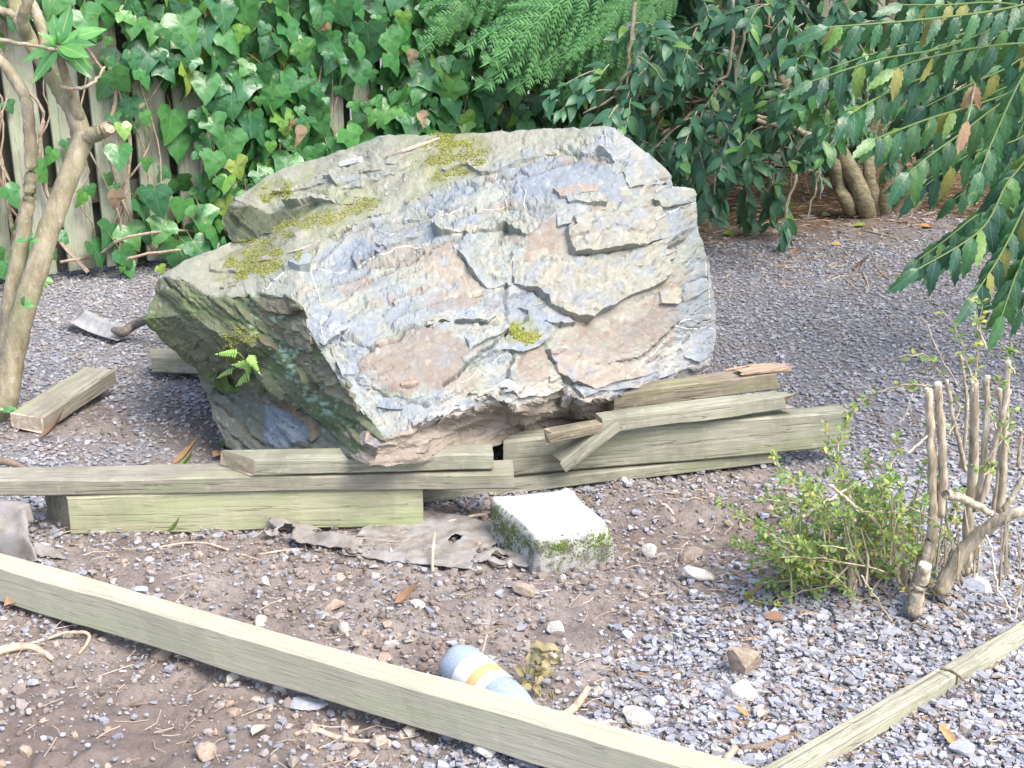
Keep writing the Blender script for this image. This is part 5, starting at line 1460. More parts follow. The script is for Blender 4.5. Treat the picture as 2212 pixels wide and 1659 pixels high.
cand.sort(key=lambda c: -c[0])
base = base_of(ivy)
for i, c in enumerate(cand[:296]): part_leaf('leaf', ivy_me[i % 6], c[1], ivy, base)
rest = [c[1] for c in cand[296:]]
for k in range(520):      # inner, shaded layer against the boards
    s = random.uniform(1.4, 8.6); z = random.uniform(.0, 1.8)
    x, y = proj(tuple(fp(s, z, .05)))
    if x < 440 or random.random() > .8: continue
    tip = Vector((0, 0, -1)) + FD * random.gauss(0, .5); nor = FN + Vector((0, 0, random.gauss(.4, .4))) + FD * random.gauss(0, .5)
    rest.append(frame(fp(s, z, .05 + random.random() * .05), tip, nor, random.uniform(.08, .12)))
stuff_leaves('leaf_mass', ivy_data, rest, IVY_S, ivy)
# petioles of the nearer leaves
mb = MB()
for c in cand[:296]:
    a = c[1].translation; b = a + Vector((random.gauss(0, .03), 0, random.uniform(.02, .07))) - FN * random.uniform(.05, .09)
    mb.add(tube([b, (a + b) / 2 + FN * .012, a], .0016, 4, cap=False))
m = NT('ivy_petiole', .7, .3)
tag(mb.build('petiole', m.col((.22, .16, .08)), ivy), kind='stuff')
# dry leaves caught in the ivy
m_dead = leaf_mat('dead_leaf', [(0, (.20, .13, .08)), (.4, (.31, .21, .13)), (.7, (.40, .30, .20)), (1, (.26, .18, .12))], 'obj', (.20, .12, .06), [(0, 1, 1)], rough=.7, spec=.2, trans=.1)
dead_data = [ivy_leaf(40 + k, .7, .7) for k in range(3)]
dead_me = [leaf_mesh('dry_leaf', d, m_dead) for d in dead_data]
for x, y, s in [(640, 295, .10), (625, 270, .06), (252, 430, .09), (895, 125, .07), (705, 60, .06), (905, 260, .08), (1220, 230, .06)]:
    P = None
    d = ray(x, y); o3 = Vector((0, 0, HCAM)); t = (FA + FN * .26 - o3).dot(FN) / d.dot(FN); P = o3 + d * t
    part_leaf('dry_leaf', dead_me[random.randrange(3)], frame(P + Vector((0, 0, s * .4)), Vector((random.gauss(0, .3), 0, -1)), FN + Vector((random.gauss(0, .5), 0, .2)), s, .7), ivy, base)

# ================================================================== TREE AT THE LEFT EDGE
m = NT('smooth_bark', .9, .15)
vv = m.coord((1, 1, .35))
c = m.ramp(m.noise(vv, 26, 6, .7), [(.3, (.18, .15, .095)), (.5, (.31, .265, .18)), (.68, (.43, .38, .285))])
c = m.mix(m.ramp(m.noise(m.coord(), 7, 4), [(.48, 0), (.64, .65)]), c, (.20, .21, .10))
c = m.mix(m.ramp(m.noise(m.coord(), 70, 4, .7), [(.60, 0), (.70, .7)]), c, (.50, .49, .43))
m.bump(m.noise(vv, 70, 5, .75), .8, .008)
BARK = m.col(c)
rh = thing('rhododendron', G(5, 905), 'bare stemmed rhododendron with a whorl of leaves at the left edge', 'shrub')
def bough(name, pts, rad, parent, mat=None, seg=12, n=6, jit=.0022, wob=.035):
    sp = smooth_path(pts, n, jit)
    return obj(name, *tube(sp, lerp_list(rad, len(sp)), seg, wob), mat or BARK, parent, smooth=True)
YB = 3.72
bough('trunk', [G(-4, 905), D(10, 868, YB), D(30, 760, YB + .02), D(62, 640, YB + .06), D(96, 530, YB + .1), D(130, 430, YB + .14), D(163, 345, YB + .18), D(180, 292, YB + .2)], [.042, .038, .036, .035, .034, .032, .031, .033], rh)
bough('branch', [D(178, 305, YB + .2), D(160, 245, YB + .2), D(130, 195, YB + .22), D(95, 140, YB + .24), D(62, 85, YB + .25), D(40, 35, YB + .27), D(15, -40, YB + .3), D(-20, -140, YB + .3)], [.030, .028, .026, .024, .023, .022, .020, .018], rh)
bough('branch', [D(176, 300, YB + .2), D(200, 292, YB + .18), D(226, 281, YB + .16), D(233, 277, YB + .15)], [.030, .024, .022, .021], rh)
bough('branch', [D(170, 255, YB + .19), D(155, 205, YB + .16), D(140, 160, YB + .13), D(128, 112, YB + .10), D(128, 98, YB + .10)], [.018, .014, .0125, .011, .008], rh)
bough('trunk', [D(12, 860, YB), D(20, 690, YB + .10), D(40, 560, YB + .14), D(58, 455, YB + .16), D(67, 375, YB + .18), D(63, 280, YB + .2), D(55, 215, YB + .22), D(28, 165, YB + .22), D(0, 132, YB + .22), D(-60, 80, YB + .22)], [.030, .028, .026, .022, .019, .018, .018, .017, .016, .015], rh)
bough('branch', [D(62, 90, YB + .25), D(50, 40, YB + .20), D(62, 0, YB + .18), D(80, -60, YB + .18)], [.018, .017, .014, .012], rh)
bough('branch', [D(42, 48, YB + .27), D(20, 28, YB + .25), D(-12, 18, YB + .24)], [.014, .012, .011], rh)
bough('branch', [D(105, 150, YB + .12), D(88, 60, YB + .3), D(70, 15, YB + .35), D(30, -60, YB + .4)], [.010, .016, .018, .018], rh)
bough('twig', [D(-10, 84, YB), D(30, 92, YB), D(80, 100, YB), D(120, 108, YB + .1)], [.007, .006, .005, .006], rh, n=4)
bough('twig', [D(130, 188, YB + .1), D(175, 190, YB + .1), D(205, 175, YB + .15), D(226, 145, YB + .2)], [.006, .006, .005, .004], rh, BARK_IVY, 6)
m = NT('stub_wood', .85, .1)
obj('cut_stub', *tube([D(230, 280, YB + .155), D(236, 275, YB + .147)], [.0205, .019], 12, .05), m.col(m.ramp(m.noise(m.coord(), 90, 4), [(.35, (.20, .14, .10)), (.65, (.46, .38, .29))])), rh)
RHO = leaf_mat('rhododendron_leaf', [(0, (.06, .20, .06)), (.4, (.08, .25, .08)), (.8, (.10, .30, .07)), (1, (.14, .34, .08))], 'obj', (.32, .42, .14), [(0, 1, 1.2)], rough=.3, spec=.5, trans=.15)
rho_me = [leaf_mesh('leaf', lance_leaf(k, .30, 8, .10, [.25, .05, .4][k]), RHO) for k in range(3)]
ctr = D(128, 98, YB + .10)
for x, y, s, dy in [(50, 118, 1, 0), (78, 165, 1, -.05), (212, 52, 1, .06), (185, 150, 1, -.03), (195, 95, 1, -.02), (148, 20, 1, .06), (112, 32, 1, .05), (95, 72, 1, -.03), (168, 68, 1, .02), (152, 125, 1, -.06), (180, 118, 1, -.08), (205, 130, .9, .05)]:
    e = D(x, y, YB + .10 + dy); v = e - ctr
    part_leaf('leaf', rho_me[random.randrange(3)], frame(ctr + v * .06, v, Vector((0, -.75, .7)) + v * .4, v.length * 1.1, 1.2), rh)
bud = obj('bud', *tube([ctr, ctr + Vector((.003, -.01, .012)), ctr + Vector((.006, -.015, .028)), ctr + Vector((.008, -.017, .038))], [.004, .008, .006, .001], 8), RHO, rh, smooth=True)
for x, y in [(8, 885), (60, 518), (48, 660)]:
    c0 = D(x, y, YB - .05)
    for k in range(4):
        v = Vector((random.gauss(0, 1), random.gauss(-.3, .5), random.uniform(-.2, 1))).normalized()
        part_leaf('leaf', rho_me[random.randrange(3)], frame(c0, v, Vector((0, -.6, .8)), .035, 1.6), rh)

# ================================================================== EVERGREEN SHRUB AT THE BACK RIGHT
SHB = G(1890, 482)
shrub = thing('evergreen_shrub', SHB, 'many stemmed evergreen shrub with drooping dark leaves at the back right', 'shrub')
m = NT('ridged_bark', .9, .1)
vv = m.coord((1, 1, 2.5))
c = m.ramp(m.noise(vv, 24, 5, .7), [(.3, (.15, .13, .08)), (.5, (.26, .225, .14)), (.7, (.38, .335, .235))])
c = m.mix(m.ramp(m.noise(m.coord(), 60, 4, .7), [(.60, 0), (.7, .6)]), c, (.38, .35, .27))
m.bump(m.noise(vv, 50, 4, .7), .9, .012)
BARK2 = m.col(c)
Y2 = SHB.y
for pts, rad in [([(1880, 486), (1868, 440), (1845, 385), (1815, 330), (1775, 270), (1735, 225), (1700, 190), (1688, 140), (1680, 60), (1670, -120)], [.075, .066, .062, .060, .06, .058, .055, .052, .05, .045]),
                 ([(1855, 484), (1830, 440), (1812, 400), (1800, 350), (1790, 300), (1795, 230), (1810, 120), (1830, -60)], [.052, .05, .048, .046, .042, .04, .036, .03]),
                 ([(1895, 488), (1888, 430), (1878, 380), (1880, 300), (1900, 200), (1920, 40), (1930, -100)], [.058, .05, .046, .044, .04, .036, .03]),
                 ([(1905, 485), (1912, 430), (1930, 380), (1960, 310), (2000, 220), (2040, 80)], [.055, .05, .046, .042, .036, .03]),
                 ([(1915, 485), (1940, 440), (1965, 400), (2000, 350), (2060, 280), (2120, 200)], [.05, .045, .04, .038, .034, .03]),
                 ([(1930, 488), (1965, 450), (1985, 420), (2020, 380), (2080, 320)], [.06, .055, .05, .046, .04]),
                 ([(1850, 482), (1835, 455), (1832, 420), (1830, 380), (1822, 350)], [.022, .02, .019, .018, .016])]:
    k = random.uniform(-.08, .08)
    rad = [q * (.72 if i else .66) for i, q in enumerate(rad)]
    bough('trunk', [D(x, y, Y2 + k + (.0 if i == 0 else random.uniform(-.03, .03))) if i else G(x, y, -.03) for i, (x, y) in enumerate(pts)], rad, shrub, BARK2, 10, 4, .004, .05)
m = NT('pale_twig', .9, .1)
TWIG = m.col(m.ramp(m.noise(m.coord(), 40, 3), [(.35, (.27, .22, .15)), (.65, (.44, .38, .28))]))
for pts, Yd, r in [([(1372, 0), (1362, 90), (1357, 150), (1335, 190), (1320, 215), (1260, 245)], 6.0, .010), ([(1372, 60), (1360, 110), (1350, 230), (1352, 280)], 6.1, .007),
                   ([(1585, -20), (1580, 100), (1570, 160), (1545, 185), (1545, 240), (1548, 285)], 5.9, .009), ([(1610, 20), (1600, 110), (1580, 200), (1545, 250)], 5.8, .007),
                   ([(1548, 230), (1552, 290), (1545, 340), (1545, 420)], 5.8, .006), ([(1700, 280), (1640, 260), (1590, 245), (1560, 235), (1550, 215)], 6.2, .012), ([(1590, 245), (1560, 290), (1520, 340), (1460, 440)], 6.2, .010),
                   ([(1790, 320), (1760, 300), (1700, 270), (1600, 240)], 6.4, .018), ([(1780, 300), (1770, 360), (1758, 420), (1740, 480)], 6.0, .007), ([(1745, 370), (1770, 380), (1772, 430)], 6.1, .006), ([(1720, 380), (1700, 440), (1690, 490), (1668, 520)], 6.0, .008),
                   ([(1650, 370), (1680, 420), (1700, 450)], 6.3, .006), ([(1740, 290), (1720, 340), (1705, 420)], 6.2, .006), ([(1440, 320), (1500, 300), (1560, 290)], 6.3, .009), ([(1330, 400), (1400, 330), (1470, 270)], 6.5, .008), ([(1420, 300), (1520, 230), (1600, 200)], 6.8, .009), ([(1300, 300), (1400, 240), (1500, 220), (1600, 210)], 7.0, .008), ([(1350, 210), (1450, 300), (1500, 330)], 7.1, .007), ([(1300, 210), (1400, 170), (1480, 165)], 7.0, .006)]:
    bough('branch', [D(x, y, Yd) for x, y in pts], [r, r * .8, r * .5], shrub, TWIG, 6, 4, .008, .1)
L_O = leaf_mat('shrub_leaf', [(0, (.03, .095, .055)), (.35, (.05, .145, .07)), (.65, (.07, .185, .085)), (.85, (.04, .12, .075)), (.95, (.11, .25, .07)), (1, (.19, .32, .07))], 'obj', (.12, .22, .08), [(0, 1, .9)], rough=.38, spec=.45, trans=.12, spots=(.22, .20, .08))
L_S = leaf_mat('shrub_leaf_mass', [(0, (.03, .095, .055)), (.35, (.05, .145, .07)), (.65, (.07, .185, .085)), (.85, (.04, .12, .075)), (.97, (.11, .25, .07)), (1, (.19, .32, .07))], 'isl', (.12, .22, .08), [(0, 1, .9)], rough=.38, spec=.45, trans=.12)
L_Y = leaf_mat('shrub_leaf_young', [(0, (.05, .16, .05)), (.4, (.075, .22, .055)), (.8, (.11, .28, .06)), (1, (.2, .36, .07))], 'obj', (.2, .34, .1), [(0, 1, .9)], rough=.36, spec=.5, trans=.15)
lan = [lance_leaf(60 + k, [.42, .50, .38, .46][k], 6, .14, [.25, .4, .1, .5][k]) for k in range(4)]
lan_me = [leaf_mesh('leaf', d, L_O) for d in lan]; lan_y = [leaf_mesh('leaf', d, L_Y) for d in lan]
allL = []; mbT = MB()
def spray(P, dirv, length, nleaf, size, front, rad=.003):
    """a drooping twig with leaves in pairs and a tuft at its tip"""
    d = Vector(dirv).normalized(); p = Vector(P); pts = [p.copy()]
    for k in range(6):
        d = (d + Vector((random.gauss(0, .12), random.gauss(0, .12), -.16))).normalized(); p = p + d * length / 6; pts.append(p.copy())
    mbT.add(tube(pts, lerp_list([rad, rad * .5], 7), 4, cap=False))
    for k in range(nleaf):
        t = (k + .5) / nleaf; t = t ** .7
        i = min(5, int(t * 6)); a = pts[i].lerp(pts[i + 1], t * 6 - i); ax = (pts[i + 1] - pts[i]).normalized()
        s_ = ax.orthogonal().normalized(); s_ = Matrix.Rotation(random.uniform(0, 6.28), 3, ax) @ s_
        tip = ax * random.uniform(.3, .9) + s_ * random.uniform(.5, 1.0) + Vector((0, -.15, -.35))
        nor = Vector((random.gauss(0, .4), -.55 + random.gauss(0, .3), .85))
        allL.append((front, frame(a, tip, nor, size * random.uniform(.7, 1.25), random.uniform(.85, 1.15))))
def cluster(x, y, Yd, n, rx, ry, size, front, nl=11, ln=.24):
    for k in range(n):
        xx, yy = random.gauss(x, rx), random.gauss(y, ry)
        spray(D(xx, yy, Yd + random.gauss(0, .12)), (random.gauss(-.2, .6), random.gauss(-.4, .4), random.uniform(-.6, .4)), ln * random.uniform(.7, 1.3), nl, size, front)
for x, y, Yd, n, rx, ry, f in [(1375, 60, 5.9, 4, 30, 40, 2), (1360, 150, 5.8, 4, 22, 18, 2), (1355, 200, 5.8, 3, 20, 15, 2), (1340, 265, 6.0, 2, 40, 15, 1), (1440, 60, 6.2, 6, 50, 50, 1), (1480, 140, 6.2, 6, 50, 40, 1), (1545, 170, 5.8, 3, 25, 30, 2), (1545, 260, 5.7, 4, 28, 22, 2),
                            (1560, 300, 6.0, 5, 50, 22, 1), (1620, 60, 5.9, 5, 60, 50, 1.5), (1650, 180, 5.7, 5, 40, 40, 2), (1700, 80, 5.6, 6, 40, 50, 2), (1690, 230, 5.6, 4, 40, 25, 2.2), (1760, 140, 5.5, 5, 40, 40, 2), (1790, 210, 5.5, 4, 40, 30, 2), (1830, 60, 5.4, 5, 60, 40, 1.6),
                            (1850, 270, 5.7, 2, 25, 15, 2), (1900, 220, 5.9, 4, 40, 40, 1), (1540, 350, 6.2, 5, 35, 22, 1.2), (1640, 350, 6.3, 5, 45, 25, 1), (1590, 380, 6.2, 4, 40, 20, 1), (1680, 440, 5.9, 2, 20, 12, 1.8), (1510, 360, 6.0, 3, 15, 25, 1.5), (1440, 390, 6.3, 2, 20, 15, 1), (1470, 320, 6.2, 3, 30, 15, 1.2), (1750, 310, 6.3, 3, 40, 20, 1),
                            (1900, 120, 6.0, 5, 70, 60, .8), (1640, -30, 5.8, 8, 160, 30, 1)]:
    cluster(x, y, Yd, n, rx, ry, .084, f)
# deep leaves, in front of the fence and over the top, which keep the back of the garden dark
for k in range(300):
    x, y = random.uniform(1270, 2300), random.uniform(-260, 300) if random.random() < .75 else random.uniform(-600, -100)
    if y > 120 and x < 1420: continue
    spray(D(x, y, random.uniform(6.6, 7.5)), (random.gauss(0, .6), random.gauss(-.3, .4), random.uniform(-.5, .4)), .3, 11, .115, -1)
for k in range(150):       # unseen crown above the picture, added to shade the back
    P = Vector((random.uniform(.7, 3.9), random.uniform(5.2, 8.4), random.uniform(1.55, 2.7)))
    spray(P, (random.gauss(0, .7), random.gauss(-.2, .7), random.uniform(-.4, .4)), .35, 12, .125, -2, .005)
allL.sort(key=lambda c: -(c[0] + random.random() * .8))
b0 = base_of(shrub)
for i, c in enumerate(allL[:290]): part_leaf('leaf', (lan_y if 1590 < float(proj(tuple(c[1].translation))[0]) < 1960 and random.random() < .75 else lan_me)[i % 4], c[1], shrub, b0)
stuff_leaves('leaf_mass', lan, [c[1] for c in allL[290:]], L_S, shrub)
tag(mbT.build('twig_mass', TWIG, shrub), kind='stuff')
# dark brush low against the fence behind the shrub
m = NT('brush_twig', .9, .1)
BRUSH = m.col(m.ramp(m.island(), [(0, (.09, .065, .045)), (.4, (.16, .12, .08)), (.8, (.23, .18, .13))], 'CONSTANT'))
mb = MB()
for k in range(330):
    x, y = random.uniform(1150, 1760), random.uniform(170, 380)
    if y > 300 and x > 1500 and random.random() < .5: continue
    p = D(x, y, random.uniform(6.7, 7.5))
    if p.z < .02: p.z = random.uniform(.02, .3)
    d = Vector((random.gauss(0, 1), random.gauss(0, .4), random.gauss(0, .45))).normalized() * random.uniform(.12, .42)
    q = p + d; q.z = max(.01, q.z)
    mb.add(tube([p, (p + q) / 2 + Vector((0, 0, random.uniform(-.03, .03))), q], [.005, .004, .002], 3, cap=False))
o = mb.build('dry_brush', BRUSH, None); tag(o, 'tangle of dry twigs under the shrubs behind the boulder', 'brush', kind='stuff')
log_m = wood('rotten_log_wood', (.17, .115, .07), (.10, .07, .045), (.26, .18, .11), None)
lg = smooth_path([D(1310, 336, 7.1), D(1400, 333, 7.15), D(1480, 330, 7.2)], 6, .006)
tag(obj('fallen_log', *tube(lg, .05, 10, .1), log_m, None, smooth=True), 'rotten brown log lying in shade behind the right end of the boulder', 'log')

# ================================================================== CONIFER OVERHANGING THE FENCE
con = thing('conifer_tree', Vector((.95, 8.6, 0)), 'conifer with feathery green sprays hanging over the fence top', 'tree')
obj('trunk', *tube(smooth_path([con.location, con.location + Vector((.02, 0, 1.5)), con.location + Vector((0, .05, 3.2)), con.location + Vector((.05, 0, 4.6))], 4), lerp_list([.16, .13, .09, .03], 13), 10, .06), BARK2, con, smooth=True)
def conifer_spray(seed):
    r = random.Random(seed); V = []; F = []
    def strip(p, d, n_, L, w):
        d = d.normalized(); s = d.cross(n_).normalized(); o = len(V)
        V.extend([tuple(p - s * w * .4), tuple(p + s * w * .4), tuple(p + d * L * .5 + s * w * .55 + n_ * .002), tuple(p + d * L * .5 - s * w * .55 + n_ * .002), tuple(p + d * L)])
        F.append((o, o + 1, o + 2, o + 3)); F.append((o + 3, o + 2, o + 4))
    L = 1.0; N = 24; ax = Vector((0, 1, 0)); nz = Vector((0, 0, 1))
    for i in range(N):
        t = i / N; p = Vector((.03 * math.sin(t * 5 + seed), t * L, -.18 * t * t)); strip(p, Vector((0, 1, -.3 * t)), nz, L / N * 1.3, .012 * (1 - t) + .006)
        if i < 1: continue
        s = 1 if i % 2 else -1
        bl = .34 * (1 - t) ** .7 * (.55 + .6 * math.sin(math.pi * min(1, t + .25))) * r.uniform(.45, 1.2) + .04
        bd = Vector((s * r.uniform(.5, .8), .75, r.uniform(-.4, -.05))).normalized()
        M_ = max(3, int(bl / .026))
        for j in range(M_):
            u = j / M_; q = p + bd * bl * u + Vector((0, .10 * u * u * bl, -.25 * u * u * bl))
            d2 = (bd + Vector((0, .25 * u, -.3 * u))).normalized()
            strip(q, d2, nz, bl / M_ * 1.35, .010)
            for s2 in (-1, 1):
                cl = .085 * (1 - u * .75) * r.uniform(.7, 1.2)
                cd = d2 * .75 + Vector((-d2.y, d2.x, 0)) * s2 * .62 + Vector((0, 0, -.12))
                strip(q, cd, Vector((r.uniform(-.3, .3), r.uniform(-.3, .3), 1)).normalized(), cl, .0125)
    return V, F
m = NT('conifer_foliage', .6, .3)
cc = m.mix(m.objrand(), (.04, .125, .05), (.085, .23, .075))
cc = m.mix(m.ramp(m.island(), [(.2, 0), (1, .7)]), cc, (.13, .30, .08))
CON = m.col(cc)
con_me = []
for k in range(3):
    V, F = conifer_spray(k); con_me.append(mesh_np('spray', V, F, CON))
def add_spray(x0, y0, x1, y1, Yd, sx=1.0):
    a = D(x0, y0, Yd + .12); b = D(x1, y1, Yd - .05)
    v = b - a
    part_leaf('spray', con_me[random.randrange(3)], frame(a, v, Vector((random.gauss(0, .7), -.8, random.gauss(.4, .4))), v.length * 1.12, sx * 1.1), con)
for q in [(1090, -70, 925, 95, 6.25), (1160, -40, 1000, 60, 6.5), (1290, -70, 1020, 60, 6.2), (1330, -60, 1080, 95, 6.1), (1350, -40, 1060, 130, 6.15), (1340, 10, 1130, 155, 6.2), (1300, 20, 1080, 100, 6.4), (1370, -20, 1170, 120, 6.2), (1380, 10, 1235, 180, 6.3), (1330, 60, 1245, 215, 6.45), (1250, -60, 1150, 60, 6.5), (1400, -40, 1250, 90, 6.15), (1420, 0, 1290, 130, 6.2),
          (1420, 40, 1320, 170, 6.4), (1230, -80, 1100, 20, 6.3), (1400, 60, 1270, 160, 6.5), (1100, -120, 990, 20, 6.6), (1480, -60, 1370, 50, 6.4)]:
    add_spray(*q, random.uniform(.8, 1.1))
# unseen upper boughs out of the picture, added for overhead shade
for k in range(46):
    a = Vector((random.uniform(.0, 2.6), random.uniform(6.4, 8.2), random.uniform(1.9, 3.2))); v = Vector((random.gauss(-.1, .4), -.55, random.uniform(-.45, .1))).normalized() * random.uniform(.6, .95)
    part_leaf('spray', con_me[k % 3], frame(a, v, Vector((random.gauss(0, .3), -.3, 1)), v.length, 1.2), con)
for a, b in [((.95, 8.6, 1.9), D(1330, -60, 6.4)), ((.95, 8.6, 2.1), D(1130, -120, 6.6)), ((.95, 8.6, 2.0), D(1420, -20, 6.5)), ((.97, 8.6, 2.8), Vector((.2, 7.0, 2.6))), ((.97, 8.6, 2.7), Vector((2.0, 7.0, 2.6)))]:
    bough('branch', [Vector(a), Vector(a).lerp(b, .5) + Vector((0, 0, .1)), b], [.03, .022, .01], con, BARK2, 6, 5)

# ================================================================== SPINY PINNATE SHRUB AT THE RIGHT EDGE
mah = thing('mahonia_shrub', Vector((2.25, 3.95, 0)), 'shrub with spiny divided leaves reaching in from the right edge', 'shrub')
M_O = leaf_mat('mahonia_leaf', [(0, (.022, .09, .045)), (.3, (.035, .13, .05)), (.55, (.055, .18, .05)), (.75, (.02, .07, .055)), (.93, (.10, .24, .045)), (1, (.20, .30, .05))], 'obj', (.16, .28, .09), [(0, 1, .8), ], rough=.36, spec=.5, trans=.12, spots=(.32, .30, .08))
M_Y = leaf_mat('mahonia_leaf_old', [(0, (.30, .30, .06)), (1, (.24, .24, .08))], 'obj', (.40, .36, .15), [(0, 1, .8)], rough=.5, spec=.3, trans=.15, spots=(.14, .20, .05))
M_B = leaf_mat('mahonia_leaf_dry', [(0, (.34, .20, .11)), (1, (.44, .29, .18))], 'obj', (.24, .14, .08), [(0, 1, 1.2)], rough=.7, spec=.2, trans=.1)
mah_d = [lance_leaf(80 + k, [.40, .46, .38][k], 9, .10, [.35, .5, .15][k], teeth=1, skewx=[.08, -.08, .03][k]) for k in range(3)]
mah_me = [leaf_mesh('leaflet', d, M_O) for d in mah_d]; mah_y = [leaf_mesh('leaflet', d, M_Y) for d in mah_d]; mah_b = [leaf_mesh('leaflet', d, M_B) for d in mah_d]
m = NT('green_rachis', .6, .3)
RACH = m.col((.17, .23, .075))
bm_ = base_of(mah); nleaflets = 0; outM = []
def frond(pts, Ya, Yb, npair, size, mats=None, yellow=0.0):
    global nleaflets
    P = [D(x, y, Ya + (Yb - Ya) * i / (len(pts) - 1)) for i, (x, y) in enumerate(pts)]
    sp = smooth_path(P, 6)
    obj('rachis', *tube(sp, lerp_list([.0030, .0026, .0016], len(sp)), 5), RACH if mats is not mah_b else TWIG, mah)
    tot = len(sp) - 1
    for k in range(npair + 1):
        t = .08 + .92 * k / npair; i = min(tot - 1, int(t * tot)); a = sp[i].lerp(sp[i + 1], t * tot - i); ax = (sp[i + 1] - sp[i]).normalized()
        sid = ax.cross(Vector((0, -.5, 1))).normalized()
        for s in ((-1, 1) if k < npair else (0,)):
            tip = ax * (.55 + .2 * random.random()) + sid * s * random.uniform(.25, .6) + Vector((0, -.10, -.6 - .4 * random.random())) if s else ax + Vector((0, 0, -.3))
            nor = Vector((0, -.85, .5)) - sid * s * .15 * random.uniform(.5, 1.8) + Vector((random.gauss(0, .25), random.gauss(0, .25), 0))
            ms = mats or (mah_y if random.random() < yellow else mah_me)
            if nleaflets >= 290: outM.append(frame(a, tip, nor, size * random.uniform(.85, 1.15))); continue
            part_leaf('leaflet', ms[random.randrange(3)], frame(a, tip, nor, size * random.uniform(.85, 1.15) * (1.2 if not s else 1), 1.0), mah, bm_); nleaflets += 1
FR = [([(2230, 5), (2134, 25), (1960, 45), (1790, 58)], 3.7, 3.5, 9, .085, .04), ([(2260, 90), (2130, 100), (1990, 128), (1930, 150)], 3.7, 3.6, 7, .085, .05), ([(2150, 60), (2029, 105), (1900, 128), (1755, 175)], 3.9, 3.6, 8, .085, .03), ([(2120, 110), (2034, 150), (1940, 190), (1870, 225), (1835, 248)], 3.8, 3.5, 7, .085, .0),
      ([(2280, 150), (2180, 200), (2110, 225), (2010, 255), (1930, 285), (1890, 300)], 3.8, 3.55, 8, .092, .04), ([(2250, 170), (2159, 225), (2080, 285), (2010, 335), (1965, 372)], 3.7, 3.45, 7, .095, .04), ([(2260, 120), (2212, 160), (2150, 290), (2119, 370)], 3.6, 3.4, 6, .085, .04), ([(2290, 230), (2212, 350), (2174, 398), (2134, 478), (2084, 523), (1985, 580)], 3.6, 3.3, 8, .095, .06),
      ([(2250, 370), (2180, 420), (2109, 465), (2040, 520), (1985, 560)], 3.9, 3.6, 6, .09, .0), ([(2280, 300), (2212, 450), (2160, 553), (2110, 630)], 3.5, 3.3, 7, .092, .05), ([(2290, 400), (2250, 480), (2200, 580), (2165, 680)], 3.5, 3.35, 5, .09, .0), ([(2300, 30), (2200, 130), (2100, 180), (2000, 230)], 4.1, 3.9, 7, .085, .05), ([(2280, 240), (2200, 300), (2100, 330), (2000, 400)], 4.1, 3.9, 7, .09, .03),
      ([(2260, 20), (2150, 5), (2050, 10), (1950, 10)], 3.9, 3.7, 6, .085, .15), ([(2320, 330), (2240, 390), (2200, 430), (2150, 500)], 4.2, 3.9, 6, .09, .05)]
for pts, a, b, n_, s, y_ in FR:
    frond(pts, a, b, int(n_ * 1.35 + .5), s * .96, None, y_)
for pts, a, b, n_, s, y_ in FR[1:]:
    ox, oy = random.uniform(10, 70), random.uniform(-60, 40)
    frond([(x + ox, y + oy) for x, y in pts], a + .7, b + .75, int(n_ * 1.3), s, None, 0)
nleaflets = 0
frond([(2106, 180), (2098, 225), (2090, 260)], 3.4, 3.38, 1, .065, mah_b)
for i in range(3):
    q = [Vector((2.25 + .06 * i, 3.95 + .05 * i, 0)), Vector((2.2 + .05 * i, 3.9, .6)), Vector((2.0 + .12 * i, 3.8, 1.2 + .1 * i))]
    bough('trunk', q, [.03, .026, .02], mah, BARK2, 8, 5)
# unseen leaves added to the same shrub outside the frame, to shade the ground
for k in range(420):
    P = Vector((random.uniform(1.75, 3.4), random.uniform(3.3, 5.4), random.uniform(.75, 2.3)))
    x, y = proj(tuple(P))
    if x < 2230 and y > -40 and random.random() < .96: continue
    outM.append(frame(P, Vector((random.gauss(0, 1), random.gauss(0, 1), -.4)), Vector((random.gauss(0, .4), random.gauss(0, .4), 1)), random.uniform(.10, .14)))
for k in range(330):  # denser batch above the frame, added for soft shade on the gravel
    P = Vector((random.uniform(1.6, 2.9), random.uniform(2.8, 4.0), random.uniform(1.42, 2.2)))
    outM.append(frame(P, Vector((random.gauss(0, 1), random.gauss(0, 1), -.4)), Vector((random.gauss(0, .4), random.gauss(0, .4), 1)), random.uniform(.10, .14)))
M_S = leaf_mat('mahonia_leaf_mass', [(0, (.025, .095, .055)), (.5, (.05, .17, .06)), (1, (.10, .23, .05))], 'isl', rough=.36, trans=.12)
stuff_leaves('leaflet_mass', mah_d, outM, M_S, mah)

